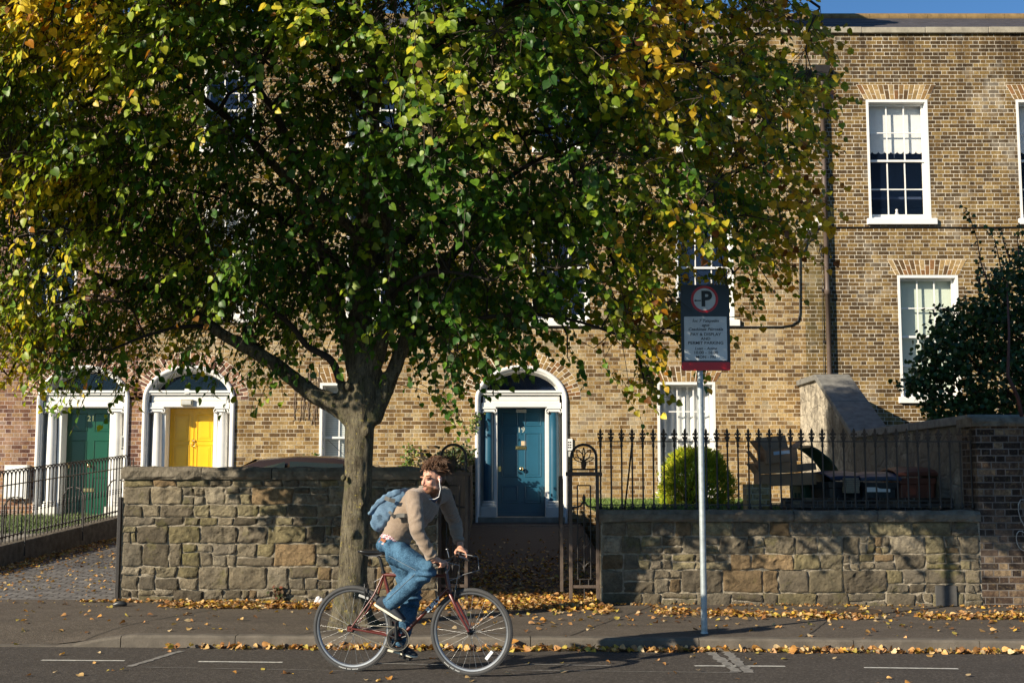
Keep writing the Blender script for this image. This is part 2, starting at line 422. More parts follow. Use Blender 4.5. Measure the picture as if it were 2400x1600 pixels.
struct(sheet('ground', M('rough_ground', (.10, .09, .06), .95, .3, 2), [-1500, -60, 60, 1500], [-1500, -40, 60, 1500], lambda x, y: -.55))
struct(sheet('road', m_road, XS, [-6, 0, 4, 8, 9, 10, 11, YK], road_z))
# kerb stones: face and top
mb = MB(); x = -60.0; kk = 0
while x < 60:
    x1 = x + rnd.uniform(1.0, 1.7) if -9 < x < 9 else x + 6
    seg = [x + .004 + (x1 - x - .008) * i / 8 for i in range(9)]
    rings = []
    for q in seg:
        h = kerb_h(q) + rnd.uniform(-.003, .003); z0 = road_z(q, 0); yy = YK + rnd.uniform(-.004, .004)
        rings.append([(q, yy - .002, z0 - .1), (q, yy, z0 + max(h - .02, .003)), (q, yy + .02, z0 + max(h, .006)), (q, yy + .14, z0 + max(h + .002, .008)), (q, yy + .145, z0 - .1)])
    mb.loft(rings, True, None, False); x = x1
struct(mb.build('kerb', m_kerb))
struct(sheet('pavement', m_pave, XS, [YK + .143, YK + .3, YK + .5, YK + .7, YK + .9, 13.6, 14.3, YW + .12], pave_z))
# front yard with the parked car, path to the blue door
def sett_mat():
    t = NT('granite_setts'); P = t.pos(); b = t.node('ShaderNodeTexBrick'); t.l.new(t.scale(P, (1, 1, 1)), b.inputs['Vector'])
    b.inputs['Scale'].default_value = 1; b.inputs['Brick Width'].default_value = .21; b.inputs['Row Height'].default_value = .105; b.inputs['Mortar Size'].default_value = .012
    b.inputs['Color1'].default_value = (.13, .125, .12, 1); b.inputs['Color2'].default_value = (.22, .21, .20, 1); b.inputs['Mortar'].default_value = (.03, .027, .022, 1); b.inputs['Mortar Smooth'].default_value = .5
    n = t.noise(P, 12, 5); c = t.mix(t.mapr(n, .35, .7, 0, .6), b.outputs[0], (.07, .06, .05))
    t.l.new(c, t.b.inputs['Base Color']); t.b.inputs['Roughness'].default_value = .8
    h = t.math('ADD', t.math('MULTIPLY', b.outputs['Fac'], -1.), t.math('MULTIPLY', n, .5)); t.l.new(t.bump(h, 1., .03), t.b.inputs['Normal'])
    return t.m
ys_ = [YW + .12, 15.5, 17, 19, 21, 23, YF + .1]
struct(sheet('driveway', sett_mat(), [-6.9 + .3 * i for i in range(19)] + [-1.45], ys_, yard_z))
struct(sheet('garden_path', m_path, [-1.45, -.5, 0, .5, 1.3], ys_, yard_z))
struct(sheet('lawn', m_soil, [1.3, 3, 4.2, 5.5], [YW + .42, 16, 18.6, 21, YF + .1], lambda x, y: .98 + .016 * (y - 15)))
struct(sheet('flagged_terrace', M('paving_flags', (.24, .22, .18), .9, .3, 3, .6, 20), [-14, -10, -7.3], [15.2, 17, 19, 21, YF + .1], lambda x, y: .46 + (y - 15.2) * .045))
struct(sheet('side_garden', m_soil, [5.9, 8, 12, 20], [YW + .4, 18, 21, YF + .1], lambda x, y: 1.25 + .02 * (y - 15)))

# ------------------------------------------------------------------ painted markings (4 mm above the road)
def road_pt(px, py):
    Y = 11.2
    for _ in range(12):
        u, v = px - 1200.0, 800.0 - py
        k = (FPX * CP - v * SP); X = Y / k * u
        t = (road_z(X, Y) - CAMZ) / (FPX * SP + v * CP); Y = t * k
    return Vector((X, Y))
def marking(a, b, wd, mat, lab, n=10, grp=None, rough=.3):
    a, b = Vector(a), Vector(b); d = (b - a).normalized(); p = Vector((-d.y, d.x)); m = MB(); k = max(2, int((b - a).length / .07)); L_, R_ = [], []
    for i in range(k + 1):
        q = a + (b - a) * i / k; w1 = wd * (1 + rnd.uniform(-rough, rough) * .5); w2 = wd * (1 + rnd.uniform(-rough, rough) * .5)
        l, r = q + p * w1 / 2, q - p * w2 / 2
        L_.append((l.x, l.y, road_z(l.x, l.y) + .004)); R_.append((r.x, r.y, road_z(r.x, r.y) + .004))
    m.add(L_ + R_, [(i, i + 1, k + 2 + i, k + 1 + i) for i in range(k)])
    o = struct(m.build('road_marking', mat)); o['label'] = lab
    return o
marking(road_pt(97, 1547), road_pt(292, 1548), .055, m_paint, 'white dash on the road furthest left')
marking(road_pt(465, 1550), road_pt(662, 1552), .055, m_paint, 'white dash left of the rear wheel')
marking(road_pt(842, 1553), road_pt(1050, 1558), .05, m_paintold, 'worn white dash behind the bicycle')
marking(road_pt(1230, 1556), road_pt(1432, 1560), .04, m_paintold, 'broken worn dash right of the front wheel')
marking(road_pt(1628, 1560), road_pt(1840, 1561), .055, m_paint, 'white dash below the sign pole')
marking(road_pt(2025, 1564), road_pt(2246, 1567), .055, m_paint, 'white dash furthest right')
marking(road_pt(302, 1562), road_pt(425, 1525), .06, m_paintold, 'oblique worn line near the dropped kerb', rough=.8)
marking(road_pt(1662, 1524), road_pt(1726, 1574), .09, m_paintold, 'oblique worn bay line, left of the pair', rough=.8)
marking(road_pt(1696, 1522), road_pt(1756, 1576), .09, m_paintold, 'oblique worn bay line, right of the pair', rough=.8)
marking(road_pt(330, 1563), road_pt(860, 1572), .014, m_paintold, 'thin faded line on the left', rough=1.2)
marking(road_pt(1180, 1570), road_pt(1730, 1576), .02, m_paintold, 'thin faded line on the right', rough=1.2)

for k, (xa, lab) in enumerate([(-4.0, 1), (-1.95, 1), (.55, 1), (2.75, 1), (4.9, 1)]):
    m = MB(); pts = []; y = YK + .16; x = xa
    while y < YW - .02: pts.append((x + rnd.uniform(-.008, .008), y)); y += .13; x += .055
    L_ = [(a - .005, b_, pave_z(a, b_) + .004) for a, b_ in pts]; R2 = [(a + rnd.uniform(.004, .009), b_, pave_z(a, b_) + .004) for a, b_ in pts]; n = len(pts)
    m.add(L_ + R2, [(i, i + 1, n + i + 1, n + i) for i in range(n - 1)]); struct(m.build('pavement_joint', M('dark_joint', (.03, .026, .02), .9, .3)))
# ================================================================== HOUSES
def wall_open(mb, x0, x1, z0, z1, ops, y, depth=.5):
    xs = {x0, x1}
    for o in ops:
        xs.add(o[0]); xs.add(o[1])
        if len(o) > 4:
            for i in range(25): xs.add((o[0] + o[1]) / 2 - (o[1] - o[0]) / 2 * math.cos(math.pi * i / 24))
    xs = sorted(q for q in xs if x0 - 1e-6 <= q <= x1 + 1e-6); xs = [q for i, q in enumerate(xs) if i == 0 or q - xs[i - 1] > 1e-5]
    def top(o, x):
        if len(o) > 4:
            a = (o[1] - o[0]) / 2; c = (o[0] + o[1]) / 2; return o[3] + o[4] * math.sqrt(max(0, 1 - ((x - c) / a) ** 2))
        return o[3]
    for a, b in zip(xs[:-1], xs[1:]):
        m = (a + b) / 2; cov = sorted([o for o in ops if o[0] < m < o[1]], key=lambda o: o[2])
        za = zb = z0
        for o in cov:
            if o[2] > za + 1e-6: mb.quad((a, y, za), (b, y, zb), (b, y, o[2]), (a, y, o[2]))
            za, zb = top(o, a), top(o, b)
            mb.quad((a, y, za), (b, y, zb), (b, y + depth, zb), (a, y + depth, za))
        mb.quad((a, y, za), (b, y, zb), (b, y, z1), (a, y, z1))
    for o in ops:
        for q in (o[0], o[1]): mb.quad((q, y, o[2]), (q, y, o[3]), (q, y + depth, o[3]), (q, y + depth, o[2]))
        mb.quad((o[0], y, o[2]), (o[1], y, o[2]), (o[1], y + depth, o[2]), (o[0], y + depth, o[2]))
def ramp_col(red=False, dark=0):
    pal = [(.12, .06, .045), (.24, .12, .075), (.32, .18, .11), (.36, .22, .15)] if red else [(.11, .065, .03), (.22, .13, .05), (.30, .195, .08), (.36, .25, .12), (.22, .11, .045)]
    c = rnd.choice(pal); k = rnd.uniform(.8, 1.15) * (1 - dark); return tuple(q * k for q in c)
MORT = (.74, .67, .54)
def flat_arch(mb, x0, x1, z, h=.30, splay=.16, red=False, dark=0):
    n = int((x1 - x0 + .1) / .085); y = YF
    xa, xb = x0 - .03, x1 + .03
    mb.prism([(xa, z), (xb, z), (xb + splay, z + h), (xa - splay, z + h)], y - .004, y + .05, MORT)
    for i in range(n):
        t0, t1 = i / n, (i + 1) / n; g = .0085
        bl, br = xa + (xb - xa) * t0 + g, xa + (xb - xa) * t1 - g; tl, tr = xa - splay + (xb - xa + 2 * splay) * t0 + g, xa - splay + (xb - xa + 2 * splay) * t1 - g
        if i % 2: spl = [(0, .62), (.66, 1)]
        else: spl = [(0, .32), (.36, 1)]
        for s0, s1 in spl:
            f = lambda l, tt, s: (l + (tt - l) * s, z + .006 + (h - .012) * s)
            mb.prism([f(bl, tl, s0), f(br, tr, s0), f(br, tr, s1), f(bl, tl, s1)], y - .009, y, ramp_col(red, dark))
def round_arch(mb, cx, zs, a, b, h=.26, red=False):
    y = YF; n = 34
    def P(t, r): return (cx - (a + r) * math.cos(t), zs + (b + r) * math.sin(t))
    k = 24; mb_out = [P(math.pi * i / k, h + .01) for i in range(k + 1)]; inn = [P(math.pi * i / k, 0) for i in range(k + 1)]
    for i in range(k): mb.prism([inn[i], inn[i + 1], mb_out[i + 1], mb_out[i]], y - .004, y + .02, MORT)
    for i in range(n):
        t0, t1 = math.pi * (i + .1) / n, math.pi * (i + .9) / n
        for r0, r1 in (((.012, .11), (.122, h)) if i % 2 else ((.012, .17), (.182, h))):
            mb.prism([P(t0, r0), P(t1, r0), P(t1, r1), P(t0, r1)], y - .009, y, ramp_col(red))

def fac(px, py):
    p = at(px, py, YF); return p.x, p.z
def window(house, x0, x1, z0, z1, cols=3, rows=4, cover=None, glass=None, sill=True, split=.5):
    """sash window > lining + sashes, pane, sill, blind or curtain"""
    m = MB(); yo = YF - .006; yb = YF + .22
    m.box(x0, x0 + .05, yo, yb, z0, z1); m.box(x1 - .05, x1, yo, yb, z0, z1); m.box(x0 + .05, x1 - .05, yo, yb, z1 - .05, z1); m.box(x0 + .05, x1 - .05, yo + .05, yb, z0, z0 + .04)
    xa, xb, za, zb = x0 + .05, x1 - .05, z0 + .04, z1 - .05
    zm = za + (zb - za) * split
    for (sa, sb, yy, r) in ((zm - .02, zb, YF + .13, rows // 2), (za, zm + .02, YF + .165, rows - rows // 2)):
        m.box(xa, xa + .04, yy, yy + .03, sa, sb); m.box(xb - .04, xb, yy, yy + .03, sa, sb)
        m.box(xa + .04, xb - .04, yy, yy + .03, sb - .04, sb); m.box(xa + .04, xb - .04, yy, yy + .03, sa, sa + (.08 if sa == za else .04))
        for i in range(1, cols):
            q = xa + .04 + (xb - xa - .08) * i / cols; m.box(q - .011, q + .011, yy + .003, yy + .027, sa + .04, sb - .04)
        for i in range(1, r):
            q = sa + .04 + (sb - sa - .08) * i / r; m.box(xa + .04, xb - .04, yy + .006, yy + .024, q - .011, q + .011)
    wi = m.build('window', m_white, house)
    g = MB(); g.box(xa + .03, xb - .03, YF + .142, YF + .148, zm, zb - .03); g.box(xa + .03, xb - .03, YF + .177, YF + .183, za + .03, zm)
    g.build('pane', glass or m_glass, wi)
    if sill: s = MB(); s.box(x0 - .05, x1 + .1, YF - .07, YF + .1, z0 - .12, z0 + .003); s.build('sill', m_white, wi, bev=.01)
    yc = YF + .26
    if cover == 'blind':
        b = MB(); k = int((zb - za) / .042)
        for i in range(k):
            z = za + (zb - za) * (i + .5) / k; b.obox(((xa + xb) / 2, yc, z), ((xb - xa) / 2, 0, 0), (0, -.006, .019), (0, .0008, .0003))
        b.build('blind', m_blind, wi)
    elif cover == 'roller':
        b = MB(); zl = za + (zb - za) * .60; b.box(xa, xb, yc, yc + .01, zl, zb)
        k = 9
        for i in range(k):
            cx = xa + (xb - xa) * (i + .5) / k; r = (xb - xa) / k / 2
            b.prism([(cx + r * math.cos(math.pi + math.pi * j / 6), zl + .055 * math.sin(math.pi + math.pi * j / 6)) for j in range(7)], yc, yc + .01)
        b.bar(((xa + xb) / 2, yc, zl - .03), ((xa + xb) / 2, yc, zl - .14), .004)
        b.build('blind', m_curtain, wi)
        b = MB(); xx = (xa + xb) / 2      # ornaments on the inner sill
        b.lathe([(0, 0), (.035, 0), (.02, .04), (.05, .09), (.02, .16), (.03, .2), (0, .22)], (xx + .02, yc + .02, za), n=10)
        b.lathe([(0, 0), (.05, .02), (.06, .06), (.03, .1), (0, .11)], (xx + .16, yc + .03, za), n=10); b.lathe([(0, 0), (.04, .02), (.04, .05), (0, .08)], (xb - .1, yc + .03, za), n=10)
        b.build('ornament', m_white, wi)
    elif cover == 'curtain':
        b = MB(); k = 60; vs = []
        for i in range(k + 1):
            q = i / k; yy = yc + .03 + .022 * math.sin(q * 44) * (1 + .4 * math.sin(q * 13)); X = xa + (xb - xa) * q
            vs += [(X, yy, za), (X, yy + .01, zb)]
        b.add(vs, [(2 * i, 2 * i + 1, 2 * i + 3, 2 * i + 2) for i in range(k)], None, True); b.build('curtain', m_curtain, wi)
    elif cover == 'full':
        b = MB(); b.box(xa, xb, yc, yc + .01, za + .45 * (zb - za) * 0, zb); b.build('blind', M('pale_green_blind', (.62, .70, .58), .8, .04, 4), wi)
    return (x0, x1, z0, z1)

def house(x0, x1, label, brick, ops, grp='brick terrace houses'):
    h = thing('terrace_house', ((x0 + x1) / 2, YF, .4), label, 'house', grp)
    m = MB(); wall_open(m, x0, x1, .2, 10.31, ops, YF)
    m.quad((x0, YF, .2), (x0, 33, .2), (x0, 33, 10.25), (x0, YF, 10.25)); m.quad((x1, YF, .2), (x1, 33, .2), (x1, 33, 10.25), (x1, YF, 10.25)); m.quad((x0, 33, .2), (x1, 33, .2), (x1, 33, 10.25), (x0, 33, 10.25))
    m.build('wall', brick, h)
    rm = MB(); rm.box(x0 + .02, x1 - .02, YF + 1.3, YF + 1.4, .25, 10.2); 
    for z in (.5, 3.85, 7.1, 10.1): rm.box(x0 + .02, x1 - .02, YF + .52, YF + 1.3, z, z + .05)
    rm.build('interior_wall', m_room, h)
    c = MB(); x = x0
    while x < x1 - .01:
        q = min(x + 1.25, x1)
        if x1 - q < .4: q = x1
        c.box(x + .003, q - .003, YF - .07, YF + .35, 10.31 + rnd.uniform(0, .004), 10.43 + rnd.uniform(-.006, .006)); x = q
    c.build('coping', m_stonecap, h, bev=.012)
    r = MB(); y0, y1, y2 = YF + .36, 29.0, 33.2
    for (ya, yb, za, zb) in ((y0, y1, 10.15, 12.3), (y2, y1, 10.15, 12.3)):
        k = 16
        for i in range(k):
            t0, t1 = i / k, (i + 1) / k
            A = (ya + (yb - ya) * t0, za + (zb - za) * t0 + .02); B = (ya + (yb - ya) * t1, za + (zb - za) * t1)
            r.quad((x0, A[0], A[1]), (x1, A[0], A[1]), (x1, B[0], B[1]), (x0, B[0], B[1])); r.quad((x0, B[0], B[1]), (x1, B[0], B[1]), (x1, B[0], B[1] + .02), (x0, B[0], B[1] + .02))
    ro = r.build('roof', m_slate, h)
    rt = MB(); x = x0
    while x < x1 - .01: q = min(x + .45, x1); rt.tube([(x + .004, 29.0, 12.3), (q - .004, 29.0, 12.3)], .11, 10, ramp_col(True)); x = q
    rt.build('ridge_tile', M('lichened_ridge_tile', (.20, .13, .05), .9, .4, 6), ro)
    return h, ro

def doorway(h, cx, zt, leafmat, colmat, number=None, zb=.85, red=False, kind='blue', leafc=0.0):
    """arched opening with columns, entablature, fanlight and panelled door; zt = top of the leaf"""
    a, zs, b = .835, zt + .14, .62; y = YF
    m = MB()                                          # brick arch round the opening
    ab = MB(); round_arch(ab, cx, zs, a + .03, b + .03, .27, red); ab.build('brick_arch', m_archb, h)
    pts = [(cx - a - .01, y - .015, zb - .25)] + [(cx - a - .01, y - .015, zb + (zs - zb) * i / 4) for i in range(1, 4)]
    pts += [(cx - (a + .01) * math.cos(math.pi * i / 28), y - .015, zs + (b + .01) * math.sin(math.pi * i / 28)) for i in range(29)]
    pts += [(cx + a + .01, y - .015, zs - (zs - zb) * i / 4) for i in range(1, 4)] + [(cx + a + .01, y - .015, zb - .25)]
    m.tube(pts, .042, 10)
    for s in (-1, 1): m.box(min(cx + s * (a - .05), cx + s * (a + .02)), max(cx + s * (a - .05), cx + s * (a + .02)), y - .005, y + .5, zb - .25, zs)
    k = 28                                           # plaster soffit of the arch
    for i in range(k):
        q = []
        for j in (i, i + 1):
            t = math.pi * j / k; q.append(((a - .0) * math.cos(t), b * math.sin(t), (a - .055) * math.cos(t), (b - .055) * math.sin(t)))
        m.prism([(cx + q[0][0], zs + q[0][1]), (cx + q[1][0], zs + q[1][1]), (cx + q[1][2], zs + q[1][3]), (cx + q[0][2], zs + q[0][3])], y + .001, y + .5)
    lw = .46                                         # half width of the leaf
    yb = y + .45                                     # plane of the door
    for s in (-1, 1):                                # door jambs and the wall behind the columns
        m.box(*sorted((cx + leafc + s * lw, cx + leafc + s * (lw + .07))), y + .12, yb + .03, zb, zt + .005)
        m.box(*sorted((cx + leafc + s * (lw + .07), cx + s * (a - .05))), y + .26, y + .30, zb - .2, zt + .01)
    m.box(cx - a + .07, cx + a - .07, y + .03, yb + .03, zt + .006, zt + .09)
    m.box(cx - a + .10, cx + a - .10, y + .055, yb + .03, zt + .092, zt + .235)
    m.box(cx - a + .13, cx + a - .13, y + .045, y + .06, zt + .13, zt + .20)
    m.box(cx - a + .03, cx + a - .03, y + .0, yb + .03, zt + .237, zt + .275); m.box(cx - a + .0, cx + a - .0, y - .03, yb + .03, zt + .277, zt + .32)
    sr = m.build('door_surround', m_white, h, bev=.006)
    for s in (-1, 1):                                # columns
        xc = cx + s * .625; yc = y + .125; c = MB(); r = .098
        c.lathe([(r * 1.0, zb + .30), (r * 1.02, zb + .6), (r * .96, zt - .45), (r * .86, zt - .11), (r * .92, zt - .10)], (xc, yc, 0), n=24)
        co = c.build('column', colmat, sr)
        c = MB(); c.box(xc - .155, xc + .155, yc - .15, yc + .13, zb - .12, zb + .20)
        c.lathe([(.14, zb + .20), (.145, zb + .225), (.14, zb + .25), (.115, zb + .258), (.115, zb + .27), (.125, zb + .285), (.115, zb + .305), (.095, zb + .31)], (xc, yc, 0), n=24)
        c.build('column_base', m_whitedirty, sr, bev=.006)
        c = MB(); c.box(xc - .135, xc + .135, yc - .11, yc + .1, zt - .03, zt + .004); c.box(xc - .11, xc + .11, yc - .09, yc + .09, zt - .085, zt - .031)
        for q in (-1, 1):
            sp = [(xc + q * .115 + (.052 - .0045 * i) * math.cos(i * .62 + (math.pi / 2)) * q * -1, yc - .095, zt - .072 + (.052 - .0045 * i) * math.sin(i * .62 + math.pi / 2)) for i in range(11)]
            c.tube(sp, [.012 - .0006 * i for i in range(11)], 6); c.lathe([(.048, -.06), (.05, .1)], (xc + q * .115, yc - .03, zt - .072), (0, 1, 0), 16)
            c.lathe([(0, -.105), (.014, -.1), (.014, -.08)], (xc + q * .115, yc, zt - .072), (0, 1, 0), 10)
        c.build('capital', m_white, sr, bev=.004)
    # fanlight
    f = MB(); k = 24; zz = zt + .30
    ar = [(cx + (a - .07) * math.cos(math.pi * i / k), max(zs + (b - .07) * math.sin(math.pi * i / k), zz)) for i in range(k + 1)]
    f.prism(ar, yb - .02, yb - .012); fl = f.build('fanlight', m_glassd, h)
    f = MB()
    k2 = [(x, yb - .03, z) for x, z in ar]; f.tube(k2, .014, 6); f.tube([(cx - .6, yb - .03, zz + .012), (cx + .6, yb - .03, zz + .012)], .014, 6)
    f.build('frame', m_whitedirty, fl)
    # leaf with raised mouldings
    d = MB(); X0, X1 = cx + leafc - lw + .004, cx + leafc + lw - .004
    d.box(X0, X1, yb - .03, yb + .02, zb + .012, zt - .002)
    H = zt - zb
    if kind == 'yellow': rows = [(.70, .94), (.17, .66)]
    elif kind == 'green': rows = [(.79, .95), (.42, .70), (.08, .36)]
    else: rows = [(.84, .96), (.37, .77), (.13, .28)]
    for (r0, r1) in rows:
        for s in (-1, 1):
            p0, p1 = sorted((cx + leafc + s * .075, cx + leafc + s * (lw - .085))); q0, q1 = zb + H * r0, zb + H * r1
            ro = [(p0, q0), (p1, q0), (p1, q1), (p0, q1)]
            for e in range(4):
                A, B = ro[e], ro[(e + 1) % 4]; d.bar((A[0], yb - .032, A[1]), (B[0], yb - .032, B[1]), .011, 6)
            d.box(p0 + .035, p1 - .035, yb - .036, yb - .03, q0 + .035, q1 - .035)
            if kind == 'yellow': d.box(p0 + .06, p1 - .06, yb - .042, yb - .036, q0 + .06, q1 - .06)
    if kind == 'yellow': d.box(cx + leafc - .012, cx + leafc + .012, yb - .040, yb - .03, zb + .02, zt - .01)
    d.box(X0, X1, yb - .045, yb - .03, zb + .012, zb + .11)
    do = d.build('door', leafmat, h, bev=.003)
    kz = zb + H * (.44 if kind != 'green' else .47)
    kn = MB(); kn.lathe([(.03, 0), (.032, -.008), (.012, -.014), (.012, -.04), (.032, -.05), (.042, -.066), (.034, -.085), (0, -.09)], (cx + leafc, yb - .031, kz), (0, 1, 0), 16); kn.build('knob', m_brass, do)
    lz = {'blue': zb + H * .635, 'green': zb + H * .245, 'yellow': zb + H * .30}[kind]
    lb = MB(); lb.box(cx + leafc - .11, cx + leafc + .10, yb - .045, yb - .031, lz - .035, lz + .035); lb.box(cx + leafc - .085, cx + leafc + .075, yb - .052, yb - .045, lz - .018, lz + .018); lb.build('letterbox', m_brass, do, bev=.004)
    st = MB(); st.box(cx + leafc - lw + .02, cx + leafc - lw + .07, yb - .034, yb - .03, kz - .05, kz + .05); st.build('lock_plate', m_brass, do)
    if kind == 'yellow':
        kk = MB(); kk.lathe([(0, 0), (.03, -.005), (.03, -.02), (0, -.03)], (cx, yb - .04, zb + H * .70), (0, 1, 0), 12)
        kk.tube([(cx + .035 * math.sin(t), yb - .06, zb + H * .665 - .045 * math.cos(t)) for t in [i * .3 - 2.4 for i in range(17)]], .008, 6); kk.build('knocker', m_brass, do)
    if kind == 'blue':
        nt = MB(); nt.box(cx + leafc - .0, cx + leafc + .09, yb - .036, yb - .031, lz + .045, lz + .13); nt.build('paper_note', M('buff_paper', (.62, .45, .28), .9, .05), do)
    if number:
        text_mesh(number, .15, m_brass if kind == 'green' else M('dull_numeral', (.35, .38, .34), .4, .1), do, (cx + leafc, yb - .034, zb + H * (.905 if kind == 'green' else .80)), (1, 0, 0), (0, 0, 1), 'house_number', ext=.002, bold=.003)
    s_ = MB(); s_.box(cx - a - .02, cx + a + .02, y - .05, y + .5, zb - .1, zb + .008); s_.build('threshold', m_stonecap, h, bev=.01)
    return (cx - a, cx + a, zb - .25, zs, b)

def X_(px, py=1100): return fac(px, py)[0]
def Z_(py, px=1200): return fac(px, py)[1]
ZT = Z_(954)
def win_px(x0, x1, y0, y1):
    ym = (y0 + y1) / 2; return X_(x0, ym), X_(x1, ym), Z_(y1), Z_(y0)
cxG, cxY, cxB = X_(190), X_(439), X_(1222)
AR = lambda cx: (cx - .835, cx + .835, .6, ZT + .14, .62)
WD = {  # window openings read off the fronts
 'A': [win_px(62, 182, 491, 742), win_px(62, 182, 165, 345)],
 'B': [win_px(748, 870, 897, 1152), win_px(478, 600, 491, 742), win_px(812, 934, 491, 742), win_px(478, 600, 165, 345), win_px(812, 934, 165, 345)],
 'C': [win_px(1541, 1678, 895, 1152), win_px(1247, 1381, 500, 750), win_px(1583, 1719, 500, 750), win_px(1253, 1375, 165, 345), win_px(1590, 1714, 165, 345)],
 'D': [win_px(2033, 2178, 234, 513), win_px(2107, 2250, 645, 930), win_px(2386, 2530, 234, 513), win_px(2560, 2703, 645, 930)]}
bA, bB, bC = X_(328), -2.05, X_(1886, 700)
hA, rA = house(-16, bA, 'red brown brick terrace house with green door numbered 21', m_brickR, [AR(cxG)] + WD['A'])
hB, rB = house(bA, bB, 'brick terrace house with yellow door, behind the parked car', m_brickY, [AR(cxY)] + WD['B'])
hC, rC = house(bB, bC, 'yellow brown brick terrace house with blue door numbered 19', m_brickY, [AR(cxB)] + WD['C'])
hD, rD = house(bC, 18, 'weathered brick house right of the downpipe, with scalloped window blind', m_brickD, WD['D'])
doorway(hA, cxG, ZT, m_green, m_white, '21', red=True, kind='green', leafc=.02)
doorway(hB, cxY, ZT, m_yellow, m_white, None, red=True, kind='yellow', leafc=-.01)
doorway(hC, cxB, ZT, m_blue, m_blue, '19', kind='blue')
for hh, key, covers in ((hA, 'A', [None, None]), (hB, 'B', ['blind', 'curtain', None, None, None]), (hC, 'C', ['curtain', None, None, None, None]), (hD, 'D', ['roller', 'full', 'roller', 'full'])):
    for (a_, b_, c_, d_), cv in zip(WD[key], covers):
        fa = MB()
        short = d_ - c_ < 1.7
        window(hh, a_, b_, c_, d_, 3, 4, cv, m_glassd if key in 'ABC' and cv is None else m_glass)
        flat_arch(fa, a_, b_, d_ + .004, .30 if not short else .26, .15, key == 'A', .0)
        fa.build('window_arch', m_archb, hh)
# chimney on the party wall
ch = MB(); ch.box(bC - .42, bC + .06, 25.9, 27.6, 10.4, 13.6); ch.box(bC - .47, bC + .11, 25.85, 27.65, 13.3, 13.45)
ch.build('chimney', m_brickP, rC)
ch = MB(); ch.box(bA - .3, bA + .3, 26.5, 27.8, 10.4, 13.6); ch.build('chimney', m_brickR, rB)
# step in front of the blue door
m = MB(); m.box(cxB - 1.5, cxB + 1.1, YF - .75, YF - .055, .35, .72); tag(m.build('doorstep', m_cope, None, bev=.02), 'wide dark stone step in front of the blue door', 'doorstep')
# ================================================================== GARDEN WALLS
STONES = [(.24, .21, .16), (.19, .168, .132), (.25, .225, .15), (.215, .195, .16), (.29, .26, .21), (.22, .195, .12), (.145, .127, .10), (.23, .17, .105), (.20, .18, .15), (.225, .20, .145), (.17, .15, .12)]
def fbm(p, o=3):
    s_, a_, f_ = 0, 1, 1
    for _ in range(o): s_ += a_ * mnoise.noise(Vector(p) * f_); a_ *= .5; f_ *= 2.1
    return s_
def one_stone(mb, x0, x1, z0, z1, y, dep=.045, col=None):
    W_, H_ = x1 - x0, z1 - z0
    nx = min(12, max(3, int(W_ / .035))); nz = min(9, max(3, int(H_ / .035)))
    e1 = .006
    us = [0, e1 / W_, .022 / W_] + [.022 / W_ + (1 - .044 / W_) * i / nx for i in range(1, nx)] + [1 - .022 / W_, 1 - e1 / W_, 1]
    vv = [0, e1 / H_, .022 / H_] + [.022 / H_ + (1 - .044 / H_) * i / nz for i in range(1, nz)] + [1 - .022 / H_, 1 - e1 / H_, 1]
    sd = rnd.uniform(0, 99); bul = rnd.uniform(.001, .009); rg = rnd.uniform(.5, 1.9); tx, tz = rnd.uniform(-.012, .012), rnd.uniform(-.012, .012)
    c = [rnd.uniform(-.012, .012) for _ in range(4)]; vs = []
    for j, v_ in enumerate(vv):
        for i, u in enumerate(us):
            X = x0 + W_ * u; Z = z0 + H_ * v_; e = min(u * W_, (1 - u) * W_, v_ * H_, (1 - v_) * H_)
            cu, cv = abs(2 * u - 1), abs(2 * v_ - 1)
            X += (c[0] * (1 - u) + c[1] * u) * (2 * v_ - 1) * cu + .008 * mnoise.noise(Vector((sd, Z * 16, 0))) * cu - .006 * (2 * u - 1) * max(0, cu * cv - .8) * 4
            Z += (c[2] * (1 - v_) + c[3] * v_) * (2 * u - 1) * cv + .008 * mnoise.noise(Vector((X * 13, sd, 0))) * cv - .006 * (2 * v_ - 1) * max(0, cu * cv - .8) * 4
            if e < 1e-6: yy = y + dep
            else:
                yy = y - bul * min(1, e / .06) - (u - .5) * tx - (v_ - .5) * tz + .016 * rg * fbm((X * 9 + sd, Z * 11, sd), 3)
                if e < .012: yy += .007
            vs.append((X, yy, Z))
    n = len(us)
    mb.add(vs, [(j * n + i, j * n + i + 1, (j + 1) * n + i + 1, (j + 1) * n + i) for j in range(len(vv) - 1) for i in range(n - 1)], col, False)
def stone_col():
    c = rnd.choice(STONES); k = rnd.uniform(.72, 1.15); return tuple(q * k for q in c)
def rubble(mb, x0, x1, zb, zt, y):
    z = zb; rows = []
    while z < zt - .06:
        h = rnd.choice([.10, .14, .18, .22, .26, .20]); 
        if zt - z - h < .08: h = zt - z
        rows.append((z, z + h)); z += h
    for z0, z1 in rows:
        x = x0
        while x < x1 - .02:
            w_ = rnd.uniform(.16, .4) if z1 - z0 < .16 else rnd.uniform(.14, .5)
            if x1 - x - w_ < .12: w_ = x1 - x
            g = .004
            if z1 - z0 > .17 and rnd.random() < .5:
                zm = z0 + (z1 - z0) * rnd.choice([.4, .5, .62])
                for (a_, b_) in ((z0, zm), (zm, z1)):
                    k = 1 if rnd.random() < .5 else 2; xm = x + w_ * rnd.uniform(.4, .6)
                    for (p, q) in ([(x, x + w_)] if k == 1 else [(x, xm), (xm, x + w_)]):
                        if q - p > .05: one_stone(mb, p + g, q - g, a_ + g, b_ - g, y, col=stone_col())
            else: one_stone(mb, x + g, x + w_ - g, z0 + g, z1 - g, y, col=stone_col())
            x += w_
